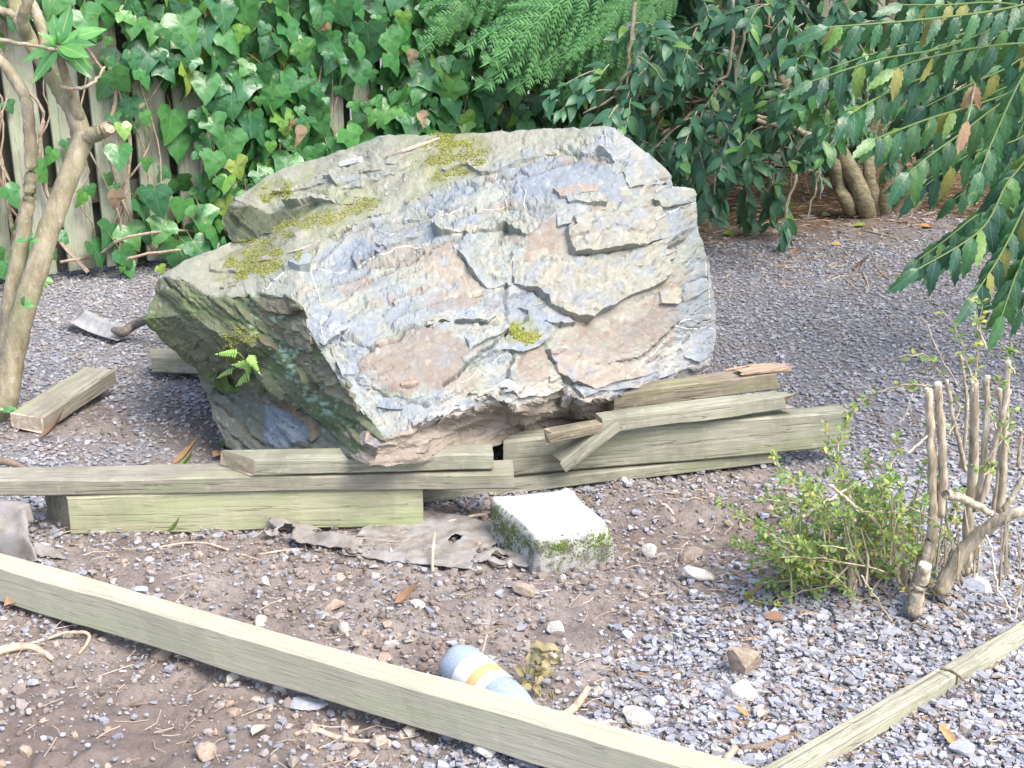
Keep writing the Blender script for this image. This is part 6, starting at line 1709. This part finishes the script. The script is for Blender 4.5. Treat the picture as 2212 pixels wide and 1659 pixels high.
# ================================================================== CUT BACK SHRUB AT THE FRONT RIGHT
Z6 = lambda x, y: (1566 + x * .3907, 729 + y * .3907)
cutb = G(1985, 1300)
cut = thing('cut_back_shrub', cutb, 'hard pruned shrub with tan stumps and tiny green leaves at the right', 'shrub')
m = NT('tan_bark', .9, .1)
vv = m.coord((1, 1, .22))
c = m.ramp(m.noise(vv, 75, 5, .7), [(.34, (.22, .175, .115)), (.5, (.45, .38, .275)), (.64, (.64, .57, .45))])
c = m.mix(m.ramp(m.noise(m.coord(), 16, 4), [(.5, 0), (.68, .5)]), c, (.32, .27, .17))
m.bump(m.noise(vv, 130, 5, .75), .9, .006)
TAN = m.col(c)
m = NT('cut_wood', .85, .15)
CUTW = m.col(m.ramp(m.noise(m.coord(), 120, 4), [(.35, (.50, .42, .31)), (.65, (.74, .68, .58))]))
def zstem(pts, w, Yd, cutend=True, name='stem', mat=None):
    Yl = [q - .13 for q in (Yd if hasattr(Yd, '__len__') else [Yd] * len(pts))]
    P = [D(*Z6(*p), yy) for p, yy in zip(pts, Yl)]
    sc = 1.08 / (FPX * 2.16 / 2.7)
    rad = [k * .3907 * sc / 2 for k in (w if hasattr(w, '__len__') else [w] * len(pts))]
    sp = smooth_path(P, 6, .0022)
    o = obj(name, *tube(sp, lerp_list(rad, len(sp)), 9, .10), mat or TAN, cut, smooth=True)
    if cutend:
        e = sp[-1]; d = (sp[-1] - sp[-2]).normalized()
        obj('cut_end', *tube([e - d * .001, e + d * .004], [rad[-1] * .98, rad[-1] * .82], 9, .1), CUTW, o)
Yc = 2.66
zstem([(1030, 1520), (1055, 1380), (1110, 1230), (1150, 1080), (1150, 900), (1140, 600), (1125, 290)], [74, 72, 70, 62, 52, 48, 42], [2.62, Yc, Yc, Yc, Yc, Yc, Yc])
zstem([(1045, 1510), (1060, 1420), (1085, 1330), (1105, 1260)], [86, 82, 78, 74], [2.60, 2.60, 2.60, 2.59])
zstem([(1185, 980), (1205, 800), (1200, 560), (1178, 258)], [50, 50, 46, 40], Yc)
zstem([(1190, 1400), (1270, 1260), (1370, 1120), (1500, 1020), (1600, 975), (1720, 930)], [86, 80, 72, 62, 56, 50], [2.66, 2.66, 2.65, 2.62, 2.6, 2.6])
zstem([(1330, 1300), (1345, 1000), (1372, 700), (1380, 255)], [60, 60, 54, 44], 2.78)
zstem([(1385, 960), (1420, 760), (1442, 520), (1450, 220)], [38, 38, 36, 32], 2.74)
zstem([(1410, 920), (1460, 740), (1510, 520), (1570, 300)], [38, 36, 32, 28], 2.72)
zstem([(1520, 960), (1545, 640), (1552, 400), (1562, 120)], [44, 44, 40, 34], 2.86)
zstem([(1335, 740), (1300, 600), (1262, 430), (1228, 245)], [26, 26, 24, 22], 2.84)
zstem([(1215, 870), (1280, 880), (1370, 920), (1470, 970)], [50, 44, 40, 30], 2.60)
zstem([(985, 1490), (990, 1350), (975, 1180), (990, 1050)], [42, 40, 36, 30], 2.70)
zstem([(685, 1420), (690, 1330), (690, 1230), (680, 1140)], [44, 42, 40, 44], 2.72)
zstem([(905, 1105), (820, 1010), (720, 930), (590, 820)], [28, 24, 22, 18], [2.72, 2.68, 2.64, 2.6])
zstem([(760, 790), (640, 862), (540, 925), (438, 985)], [8, 14, 16, 16], [2.75, 2.7, 2.66, 2.62], True, 'stem', ROOTY)
zstem([(1540, 960), (1600, 860), (1653, 780)], [34, 30, 26], 2.7)
zstem([(1300, 720), (1340, 420), (1320, 220), (1300, 95)], [22, 22, 20, 18], 2.95)
zstem([(1480, 1000), (1520, 700), (1530, 480), (1520, 290)], [30, 30, 28, 26], 2.92)
zstem([(1620, 720), (1630, 600), (1635, 510)], [24, 22, 20], 2.85)
zstem([(1250, 1400), (1330, 1260), (1400, 1150), (1440, 1060)], [56, 50, 44, 40], 2.8)
zstem([(1440, 1095), (1470, 1150), (1485, 1260), (1510, 1390), (1560, 1480), (1592, 1570)], [12, 12, 12, 12, 10, 8], 2.56, False, 'twig', CUTW)
zstem([(1640, 1400), (1625, 1470), (1600, 1560)], [10, 12, 10], 2.52, False, 'twig', CUTW)
zstem([(750, 1310), (800, 1380), (850, 1460), (925, 1575)], [8, 10, 10, 7], 2.55, False, 'twig', TWIG)
zstem([(1640, 500), (1580, 530), (1520, 580), (1450, 680)], [6, 8, 8, 8], 2.6, False, 'twig', TWIG)
zstem([(1180, 275), (1080, 262), (980, 262), (860, 300), (760, 345), (640, 450)], [8, 9, 8, 8, 6, 4], 2.68, False, 'twig', TWIG)
zstem([(1392, -60), (1395, 60), (1388, 200), (1370, 420)], [10, 12, 12, 12], 2.9, False, 'twig', TWIG)
zstem([(1290, 270), (1200, 120), (1120, -60), (1080, -110)], [10, 9, 8, 5], 2.9, False, 'twig', TWIG)
zstem([(960, 480), (1000, 420), (1020, 350), (1035, 310)], [8, 8, 8, 8], 2.75, False, 'twig', CUTW)
zstem([(1120, 540), (1060, 600), (1010, 640)], [10, 12, 12], 2.6, False, 'twig', CUTW)
SL = leaf_mat('small_leaf', [(0, (.09, .19, .06)), (.3, (.15, .28, .075)), (.55, (.21, .35, .08)), (.75, (.33, .42, .08)), (.95, (.48, .47, .10)), (1, (.30, .20, .08))], 'isl', rough=.4, spec=.4, trans=.25)
sl_d = [lance_leaf(95 + k, .62, 3, .1, .15) for k in range(2)]
sl = []; mbT = MB()
def leafy(pts, n, size=.0135, bare=.0):
    sp = smooth_path(pts, 5, .003)
    mbT.add(tube(sp, lerp_list([.0022, .0010], len(sp)), 4, cap=False))
    for k in range(n):
        t = bare + (1 - bare) * random.random() ** .8; i = min(len(sp) - 2, int(t * (len(sp) - 1))); a = sp[i].lerp(sp[i + 1], random.random()); ax = (sp[i + 1] - sp[i]).normalized()
        s_ = Matrix.Rotation(random.uniform(0, 6.28), 3, ax) @ ax.orthogonal().normalized()
        sl.append(frame(a + s_ * .002, s_ + ax * .5, Vector((random.gauss(0, .5), -.4, .9)), size * random.uniform(.7, 1.2)))
for k in range(112):
    a = Z6(random.gauss(800, 230), random.gauss(1230, 130)); ang = random.gauss(-1.75, .75)
    L_ = random.uniform(150, 560); y0 = 2.50 + random.uniform(0, .28)
    b = (a[0] + math.cos(ang) * L_ * .3907, a[1] + math.sin(ang) * L_ * .3907)
    if b[1] > 1290 or b[0] > 2030 or b[1] < Z6(0, 560)[1]: continue
    c_ = ((a[0] + b[0]) / 2 + random.gauss(0, 8), (a[1] + b[1]) / 2 + random.gauss(0, 8))
    leafy([D(*a, y0), D(*c_, y0 - .02), D(*b, y0 - .05 + random.gauss(0, .03))], int(L_ / 11))
for k in range(40):      # low spread to the left
    a = Z6(random.gauss(560, 110), random.gauss(1330, 60)); b = Z6(random.uniform(140, 600), random.uniform(980, 1480)); y0 = 2.50 + random.uniform(-.02, .2)
    leafy([D(*a, y0), D((a[0] + b[0]) / 2, (a[1] + b[1]) / 2 - 8, y0 - .02), D(*b, y0 - .04)], 26)
for pts in [[(560, 640), (570, 560), (545, 470)], [(600, 660), (640, 560), (660, 440)], [(900, 760), (940, 660), (950, 550)], [(1240, 540), (1290, 380), (1200, 220), (1120, 100), (960, 110)], [(1160, 880), (1180, 780), (1200, 690)], [(1120, 560), (1140, 480), (1140, 430)], [(1370, 300), (1390, 150), (1400, 20), (1390, -120)], [(1390, 250), (1330, 120), (1290, -30), (1190, -160)],
            [(1500, 500), (1460, 380), (1530, 230)], [(1440, 760), (1480, 700), (1380, 720)], [(1600, 200), (1560, 100), (1590, 60)], [(860, 300), (760, 350), (650, 440)], [(1180, 280), (1060, 262), (950, 270)], [(1600, 660), (1540, 560), (1600, 400)], [(1440, 60), (1410, -60), (1420, -200)], [(960, 1400), (1240, 1440), (1380, 1480)], [(1300, 1440), (1400, 1500), (1420, 1530)], [(1240, 1040), (1280, 960), (1300, 830)], [(330, 1480), (200, 1470), (130, 1440)]]:
    leafy([D(*Z6(*p), 2.53 + .03 * math.sin(i)) for i, p in enumerate(pts)], 22, .014)
stuff_leaves('leaf_mass', sl_d, sl, SL, cut)
for k in range(70):      # thin bare shoots and dead stalks between the stumps
    a = Z6(random.uniform(560, 1700), random.uniform(1250, 1450)); y0 = 2.48 + random.uniform(0, .3)
    b = (a[0] + random.gauss(6, 22), a[1] - random.uniform(40, 170))
    mbT.add(tube([D(*a, y0), D((a[0] + b[0]) / 2 + random.gauss(0, 4), (a[1] + b[1]) / 2, y0), D(*b, y0 + random.gauss(0, .03))], [.003, .0026, .0016], 4, cap=False))
tag(mbT.build('twig_mass', TWIG, cut), kind='stuff')

# ================================================================== FERN ON THE BOULDER
m = NT('fern_green', .5, .3)
FERN = m.col(m.mix(m.objrand(), (.22, .40, .08), (.36, .52, .16)))
r0, _n = on_rock(*Z3([(925, 650)])[0])
fern = thing('small_fern', r0, 'little light green fern rooted in the shaded left face of the boulder', 'fern')
def pinna_frond(a, b, npair, wid):
    ax = b - a; L_ = ax.length; ax.normalize(); nz = Vector((.1, -.8, .6)); nz = (nz - ax * nz.dot(ax)).normalized(); sd = ax.cross(nz)
    mb = MB(); mb.add(tube([a, (a + b) / 2 + nz * .006, b], [.0012, .001, .0006], 4, cap=False))
    for k in range(npair):
        t = .1 + .88 * k / npair; p = a.lerp(b, t) + nz * .006 * math.sin(math.pi * t); w = wid * (1 - t * .75) * random.uniform(.85, 1.1); h = L_ / npair * .42
        for s in (-1, 1):
            d = (sd * s + ax * .35).normalized(); q = ax
            V = [p - q * h, p + q * h, p + d * w * .6 + q * h * 1.1 - nz * .002, p + d * w - nz * .006, p + d * w * .6 - q * h * .9 - nz * .002]
            mb.add(([tuple(v) for v in V], [(0, 1, 2, 3, 4)]))
    mb.add(([tuple(b - sd * .003), tuple(b + sd * .003), tuple(b + ax * .012)], [(0, 1, 2)]))
    mb.build('frond', FERN, fern)
for a, b, n_, w in [((855, 575), (712, 562), 8, .017), ((930, 590), (1008, 690), 7, .019), ((918, 665), (830, 640), 6, .017), ((935, 730), (850, 790), 6, .019), ((820, 690), (708, 735), 8, .015), ((915, 640), (935, 715), 5, .016), ((905, 650), (875, 620), 4, .015)]:
    pa, _n1 = on_rock(*Z3([a])[0]); pb, _n2 = on_rock(*Z3([b])[0])
    pinna_frond(pa + Vector((0, -.03, .01)), pb + Vector((0, -.045, .006)), n_, w)
    mbx = MB(); mbx.add(tube([r0, (r0 + pa) / 2 + Vector((0, -.03, .01)), pa + Vector((0, -.03, .01))], .001, 4)); mbx.build('stalk', FERN, fern)

# ================================================================== STONES
m = NT('pale_stone', .9, .2)
vv = m.coord()
m.bump(m.noise(vv, 90, 5, .75), .7, .006)
S_PALE = m.col(m.ramp(m.noise(vv, 40, 5, .7), [(.3, (.38, .345, .30)), (.5, (.52, .49, .44)), (.7, (.64, .61, .57))]))
m = NT('brown_stone', .9, .2)
vv = m.coord()
m.bump(m.noise(vv, 80, 5, .75), .7, .006)
S_BROWN = m.col(m.ramp(m.noise(vv, 34, 5, .7), [(.3, (.22, .165, .125)), (.5, (.34, .27, .21)), (.7, (.43, .36, .29))]))
m = NT('slate_stone', .65, .4)
vv = m.coord()
m.bump(m.noise(vv, 80, 5, .75), .5, .004)
S_SLATE = m.col(m.ramp(m.noise(vv, 30, 5, .7), [(.3, (.25, .265, .31)), (.5, (.36, .375, .42)), (.7, (.47, .48, .51))]))
def rock(x, y, wpx, hpx, mat, label, depth=.8, seed=0, name='stone', tilt=0.0, facet=5):
    """wpx, hpx: size seen in photo units; x, y: its foot"""
    g0 = G(x, y); g0.z = float(ground_h(g0.x, g0.y)); sc = (g0 - Vector((0, 0, HCAM))).length / (FPX / U)
    w, h = wpx * sc, hpx * sc
    r = np.random.default_rng(900 + seed)
    import_v = []
    n = 10
    th = np.linspace(0, np.pi, n + 1); ph = np.linspace(0, 2 * np.pi, 16, endpoint=False)
    V = np.array([(math.sin(a) * math.cos(b), math.sin(a) * math.sin(b), math.cos(a)) for a in th for b in ph])
    for k in range(facet + 4):      # knock flats off the ball
        d = r.normal(size=3); d /= np.linalg.norm(d); c0 = r.uniform(.45, .75)
        e = V @ d; V = V - np.maximum(e - c0, 0)[:, None] * d
    V += .05 * np.stack([fbm(V * 2.2 + seed, 3, q) for q in (1, 2, 3)], -1)
    V = V / np.array([np.ptp(V[:, 0]), np.ptp(V[:, 1]), np.ptp(V[:, 2])]) * np.array([w, w * depth, h * 1.15])
    c_, s_ = math.cos(tilt), math.sin(tilt); V = V @ np.array([[c_, 0, -s_], [0, 1, 0], [s_, 0, c_]]).T
    V += np.array(g0) + np.array([0, w * depth * .4, -V[:, 2].min() - h * .22])
    F = []
    for i in range(n):
        for k in range(16): F.append((i * 16 + k, (i + 1) * 16 + k, (i + 1) * 16 + (k + 1) % 16, i * 16 + (k + 1) % 16))
    o = bpy.data.objects.new(name, None)
    me = mesh_np(name, V - np.array(g0), F, mat)
    o = bpy.data.objects.new(name, me); o.location = g0; link(o)
    return tag(o, label, 'stone', 'stones lying on the ground')
i_ = 0
for x, y, w, h, mt, d, tl, lab in [
    (1508, 1266, 72, 24, S_PALE, .7, -.06, 'flat pale stone alone on bare soil left of the pruned shrub'),
    (1608, 1462, 68, 70, S_BROWN, .7, .3, 'brown pointed rock standing upright on slate chippings'),
    (1606, 1510, 74, 46, S_PALE, .6, .08, 'pale wedge shaped rock just below the brown pointed rock'),
    (1404, 1192, 36, 30, S_PALE, .9, 0, 'rounded pale stone to the right of the concrete block'),
    (1500, 1186, 52, 26, S_BROWN, .8, .1, 'brown lump of stone in the hollow farthest right of the block'),
    (1134, 1314, 52, 24, S_BROWN, .9, 0, 'flattish tan stone on soil below the concrete block'),
    (1200, 1376, 38, 30, S_PALE, .9, .2, 'grey white stone on soil above the withered sprig'),
    (842, 1394, 36, 18, S_PALE, .8, 0, 'small white stone on soil up left of the bottle'),
    (744, 1370, 22, 30, S_PALE, .8, .2, 'upright whitish pebble midway along the diagonal timber'),
    (564, 1350, 26, 24, S_PALE, .9, 0, 'chalky pebble on soil above the knot in the timber'),
    (715, 1325, 50, 24, S_BROWN, .9, 0, 'low tan clod behind the diagonal timber'),
    (900, 1326, 36, 12, S_PALE, .8, 0, 'thin white stone chip beside a curled brown leaf'),
    (344, 1412, 46, 26, S_BROWN, .9, 0, 'brown stone tucked under the near face of the diagonal timber'),
    (496, 1470, 28, 24, S_PALE, .9, 0, 'cream lump of rubble close under the diagonal timber'),
    (600, 1488, 34, 20, S_PALE, .9, 0, 'flat cream lump farther along under the diagonal timber'),
    (440, 1642, 44, 36, S_BROWN, .9, 0, 'dark round soil clod at the bottom edge'),
    (764, 1634, 32, 20, S_BROWN, .9, 0, 'smooth tan pebble at the bottom edge below the timber'),
    (655, 1530, 80, 14, S_SLATE, .5, -.05, 'long blue grey slate splinter below the timber'),
    (1050, 1648, 50, 36, S_PALE, .9, 0, 'crumbly pale clod under the right part of the timber'),
    (1380, 1570, 70, 40, S_PALE, .9, 0, 'crumbling cream clod right of the bottle by the timber'),
    (1985, 1020 + 290, 10, 8, S_SLATE, .9, 0, ''),
    (2120, 1310, 60, 26, S_SLATE, .9, 0, 'large blue slate piece right of the pruned stumps'),
    (1790, 1292, 50, 14, S_SLATE, .9, 0, 'flat slate piece in front of the small cut stump'),
    (1960, 1330, 50, 14, S_SLATE, .8, 0, 'flat slate piece lying at the foot of the thick stump'),
    (1850, 1352, 60, 12, S_SLATE, .5, 0, 'dark thin slate sliver left below the thick stump'),
    (2036, 1500, 26, 14, S_BROWN, .8, 0, ''),
    (1095, 1116, 10, 8, S_PALE, .8, 0, ''),
    (300, 1290, 40, 16, S_SLATE, .8, 0, 'slate flake on soil above the left part of the timber'),
    (1674, 1380, 44, 20, S_SLATE, .8, 0, 'broad slate flake left below the pruned shrub'),
    (2090, 1640, 56, 30, S_SLATE, .8, 0, 'biggest blue slate lump beyond the edging at the bottom right'),
    (1840, 1600, 40, 28, S_SLATE, .8, 0, 'pale slate lump against the outer side of the edging board'),
    (1640, 1440 - 170, 30, 12, S_SLATE, .8, 0, 'slate flake on soil near the low leaves of the pruned shrub')]:
    i_ += 1
    if lab: rock(x, y, w, h, mt, lab, d, i_, 'stone', tl)
# two stones up on the rock
def on_boulder(name, pts, r, mat, label, cat, lift=.006, seg=6):
    P = [on_rock(x, y)[0] + Vector((0, -.2, 1)).normalized() * lift for x, y in pts]
    return tag(obj(name, *tube(smooth_path(P, 3), lerp_list(r, (len(P) - 1) * 3 + 1), seg, .15), mat), label, cat)
P0 = on_rock(733, 362)[0]; P1 = on_rock(775, 352)[0]
m = NT('white_plaster', .9, .2)
WHITE = m.col(m.ramp(m.noise(m.coord(), 90, 4), [(.3, (.58, .57, .54)), (.6, (.78, .77, .75))]))
beam('plaster_piece', P0 + Vector((0, 0, .002)), P1 + Vector((0, 0, .002)), .022, .018, WHITE, WHITE, 'small oblong white fragment lying on the mossy top of the boulder', cat='fragment', rag=(.003, .003), chamf=.003)
on_boulder('dry_twig', [(830, 344), (870, 330), (905, 318), (950, 302)], [.002, .006, .0055, .003], ROOTY, 'brown twig lying among moss on the boulder top', 'twig')
on_boulder('dry_twig', [(620, 550), (650, 542), (690, 525)], [.002, .003, .002], ROOTY, 'thin dark twig on the mossy left shoulder of the boulder', 'twig')
on_boulder('bark_chip', [(866, 834), (885, 832), (903, 828)], [.005, .012, .006], S_BROWN, 'pale bark chip stuck on the brown lower face of the boulder', 'bark chip', .004)

# ================================================================== ROOTS AND STICKS
m = NT('pale_root', .9, .1)
vv = m.coord()
m.bump(m.noise(vv, 120, 4), .5, .003)
ROOT = m.col(m.ramp(m.noise(vv, 50, 4, .7), [(.3, (.30, .22, .15)), (.5, (.46, .36, .27)), (.7, (.58, .49, .39))]))
m = NT('dark_stick', .9, .1)
STICK = m.col(m.ramp(m.noise(m.coord(), 50, 4, .7), [(.3, (.12, .09, .065)), (.6, (.24, .185, .14))]))
def stick(pts, r, mat, label, name='root', lift=None, hs=None, cat='root', group=None):
    P = []
    for i, (x, y) in enumerate(pts):
        h = hs[i] if hs else .0
        p = G(x, y, h + .01); p.z = float(ground_h(p.x, p.y)) + h + (r if not hasattr(r, '__len__') else r[0]) * .7
        P.append(p)
    sp = smooth_path(P, 5, .0012)
    return tag(obj(name, *tube(sp, lerp_list(r if hasattr(r, '__len__') else [r * .8, r, r * .5], len(sp)), 7, .14), mat, None, smooth=True), label, cat, group or ('roots and sticks on the ground' if cat != 'twig' else 'twigs on the far gravel'))
stick([(-20, 1416), (36, 1401), (75, 1402), (112, 1413)], [.010, .009, .005], ROOT, 'thick peeled root sticking in at the left edge below the timber')
stick([(64, 1388), (110, 1372), (150, 1361), (190, 1363), (184, 1380), (168, 1396)], [.003, .004, .004, .003], ROOT, 'bent pale root hooked downwards on soil at the left', hs=[0, .005, .012, .012, .006, 0])
stick([(636, 1578), (683, 1566), (740, 1578), (800, 1594)], [.004, .006, .004], ROOT, 'tan root running along the lower side of the timber')
stick([(240, 1495), (280, 1498), (330, 1502)], [.003, .004, .002], STICK, 'straight grey twig on dark soil at the lower left', 'stick', cat='stick')
stick([(1218, 1536), (1245, 1508), (1272, 1478)], [.010, .009, .006], ROOT, 'split pale stick right of the withered sprig', 'stick', cat='stick', hs=[0, .008, .016])
stick([(1600, 1616), (1660, 1604), (1740, 1574)], [.007, .008, .005], STICK, 'dark stick across slate near the end of the timber', 'stick', cat='stick')
stick([(1562, 1640), (1576, 1624), (1590, 1608)], [.007, .007, .008], ROOT, 'short stubby stick by the end of the diagonal timber', 'stick', cat='stick', hs=[0, .01, .016])
stick([(960, 1117), (1000, 1104), (1050, 1093)], [.003, .005, .004], ROOT, 'root leading to the back left corner of the concrete block', hs=[.01, .02, .02])
stick([(1072, 1199), (1130, 1189), (1200, 1196), (1285, 1212)], [.003, .0045, .003], ROOT, 'long root lying in front of the concrete block', hs=[.0, .008, .008, .0])
stick([(935, 1224), (934, 1190), (938, 1148)], [.004, .004, .003], ROOT, 'pale straw across the torn membrane', hs=[.012, .03, .05])
stick([(1412, 1086), (1435, 1090), (1456, 1100)], [.003, .004, .003], ROOT, 'short root in the hollow behind the block')
stick([(1180, 1375 + 25), (1195, 1405), (1210, 1418)], [.006, .007, .004], ROOT, 'stubby reddish root above the withered sprig', hs=[0, .01, .004])
stick([(1040, 1420), (1044, 1385), (1052, 1350)], [.002, .0025, .0015], ROOT, 'thin upright root fibre by the bottle base', hs=[0, .03, .06])
stick([(560, 1190), (660, 1172), (740, 1185)], [.002, .003, .002], ROOT, 'thin pale root in front of the yellow green timber')
stick([(300, 1190), (420, 1172), (500, 1182), (560, 1200)], [.002, .003, .003, .002], ROOT, 'long wavy root on soil before the yellow green timber')
stick([(1380, 1250), (1440, 1236), (1500, 1242)], [.002, .0025, .002], ROOT, 'thin straw lying above the flat pale stone')
stick([(1700, 1390), (1760, 1370), (1850, 1330)], [.004, .005, .003], STICK, 'brown stick pointing at the thick stump', 'stick', cat='stick')
stick([(1700, 1340 + 70), (1800, 1350), (1900, 1338)], [.003, .004, .003], STICK, 'long thin stick on slate below the pruned shrub', 'stick', cat='stick')
if 0: stick([(2180, 1372), (2212, 1386), (2260, 1405)], [.006, .006, .006], STICK, 'stick resting across the farther edging board', 'stick', cat='stick', hs=[.035, .04, .04])
stick([(2030, 1438), (2055, 1442), (2085, 1464), (2110, 1480)], [.002, .0025, .002, .0015], STICK, 'dark twig over the joint of the two edging boards', 'stick', cat='stick', hs=[.04, .045, .04, .01])
for pts, lab in [([(1817, 593), (1840, 608), (1862, 626)], 'leftmost thin twig on the gravel beyond the boulder'), ([(1862, 580), (1872, 600), (1878, 620)], 'upright looking thin twig on the far gravel'), ([(1897, 580), (1950, 615), (2030, 650)], 'longest straight twig on the far gravel under the spiny shrub'),
                 ([(1770, 610), (1815, 594), (1855, 588)], 'arched twig crossing the far gravel'), ([(1790, 575), (1815, 574), (1830, 567)], 'short dark twig on the far gravel'), ([(1690, 612), (1710, 614), (1730, 617)], 'small twig left on the far gravel'), ([(1860, 500), (1930, 515), (1990, 530)], 'brown stalk on gravel in front of the many stemmed trunk')]:
    stick(pts, [.004, .005, .003], TWIG, lab, 'dry_twig', cat='twig')
stick([(-20, 990), (30, 1000), (60, 1018)], [.012, .010, .004], STICK, 'forked grey branch end at the left edge above the plank', 'stick', cat='stick', hs=[.03, .02, 0])
stick([(1500, 838 - 35), (1530, 806), (1570, 812)], [.004, .006, .005], STICK, 'short twig on gravel at the lower right corner of the boulder', 'stick', cat='stick')

# ================================================================== FALLEN LEAVES
LB = leaf_mat('fallen_leaf_brown', [(0, (.26, .13, .07)), (.5, (.36, .21, .12)), (1, (.22, .13, .09))], 'obj', (.40, .28, .18), [(0, 1, 1)], rough=.7, spec=.2, trans=.05)
LO = leaf_mat('fallen_leaf_orange', [(0, (.36, .21, .09)), (1, (.42, .29, .13))], 'obj', (.50, .40, .2), [(0, 1, 1)], rough=.6, spec=.2, trans=.05)
LG = leaf_mat('fallen_leaf_green', [(0, (.10, .24, .06)), (1, (.26, .36, .07))], 'obj', (.3, .4, .15), [(0, 1, 1)], rough=.4, spec=.4, trans=.05)
LP = leaf_mat('fallen_leaf_pale', [(0, (.52, .47, .36)), (1, (.46, .38, .30))], 'obj', (.55, .5, .4), [(0, 1, 1)], rough=.6, spec=.2, trans=.05)
fl_d = [lance_leaf(120 + k, [.42, .5, .36][k], 6, [.5, .3, .8][k], [-.5, .3, -.9][k]) for k in range(3)]
fl = {}
def fallen(x, y, L_, mat, ang, label, up=.3):
    k = random.randrange(3)
    if (mat.name, k) not in fl: fl[(mat.name, k)] = leaf_mesh('fallen_leaf', fl_d[k], mat)
    p = G(x, y); p.z = float(ground_h(p.x, p.y)) + .012
    o = bpy.data.objects.new('fallen_leaf', fl[(mat.name, k)]); link(o)
    o.matrix_world = frame(p, Vector((math.cos(ang), math.sin(ang), up * .4)), Vector((random.gauss(0, up), -up, 1)), L_)
    tag(o, label, 'leaf', 'fallen leaves on the ground')
for x, y, L_, mt, a, lab in [(372, 1004, .085, LO, .2, 'orange fallen leaf behind the grey plank'), (382, 1014, .075, LG, -.2, 'green fallen leaf lying behind the grey plank'), (462, 975, .07, LO, 1.2, 'orange leaf at the foot of the boulder'), (478, 945, .07, LG, 1.8, 'green leaf against the foot of the boulder'), (85, 960, .09, LB, .3, 'red brown curled leaf in front of the sawn offcut'),
                             (852, 1318, .06, LB, .4, 'dark curled brown leaf standing on the soil behind the timber'), (1640, 1562, .045, LP, 1.0, 'pale curled leaf near the end of the timber'), (1618, 1556, .03, LO, 2.6, 'small orange leaf by the dark slate near the timber end'), (1650, 1348, .06, LB, .1, 'broad purple brown leaf at the left foot of the pruned shrub'), (1600, 1310, .05, LB, .3, 'brown leaf half under the low shoots of the pruned shrub'),
                             (360, 1160, .06, LG, -.3, 'yellow green leaf before the yellow green timber'), (546, 1592, .05, LP, 1.2, 'white curled leaf on soil at the bottom'), (1560, 512, .09, LG, .1, 'long yellow green leaf on the gravel right of the boulder'), (1775, 482, .09, LG, .6, 'yellow leaf by the trunk of the many stemmed shrub'), (1870, 500, .08, LG, 2.9, 'green leaves on litter just before the many stemmed trunk'),
                             (2028, 1588, .04, LO, .6, 'ochre leaf on blue slate outside the edging'), (2070, 1620, .04, LO, 2.2, 'second ochre leaf nearer the corner on blue slate'), (12, 1330, .09, LB, 1.0, 'rusty leaf below the timber at the left edge'), (1840, 585, .08, LB, -.2, 'orange leaf among the twigs on the far gravel'), (1795, 535, .07, LO, .2, 'small orange leaf on the middle of the far gravel'), (1705, 560, .06, LB, .2, 'brown leaf left on the far gravel'), (1985, 505, .08, LO, .2, 'yellow leaf on gravel under the spiny shrub')]:
    fallen(x, y, L_, mt, a, lab)
# withered sprig by the bottle
LW = leaf_mat('withered_leaf', [(0, (.30, .25, .12)), (.5, (.38, .32, .18)), (1, (.25, .23, .12))], 'obj', (.5, .42, .25), [(0, 1, 1)], rough=.6, spec=.2, trans=.2)
lw = [leaf_mesh('leaf', lance_leaf(140 + k, .62, 4, .35, .5), LW) for k in range(2)]
sg0 = G(1150, 1508); sg0.z = float(ground_h(sg0.x, sg0.y))
sprig = thing('withered_sprig', sg0, 'withered yellow brown sprig of leaves standing next to the bottle', 'plant')
sp = smooth_path([sg0, sg0 + Vector((.006, .01, .035)), sg0 + Vector((.010, .03, .07)), sg0 + Vector((.03, .05, .095))], 5)
obj('stem', *tube(sp, lerp_list([.003, .0015], len(sp)), 5), ROOT, sprig)
for k in range(60):
    t = random.uniform(.15, 1) ** .8; p = sp[min(len(sp) - 1, int(t * len(sp)))] + Vector((random.gauss(0, .012), random.gauss(0, .01), random.gauss(0, .008)))
    v = Vector((random.gauss(0, 1), random.gauss(-.3, .7), random.gauss(.1, .7)))
    part_leaf('leaf', lw[k % 2], frame(p, v, Vector((random.gauss(0, .6), -.5, .8)), random.uniform(.014, .026)), sprig)
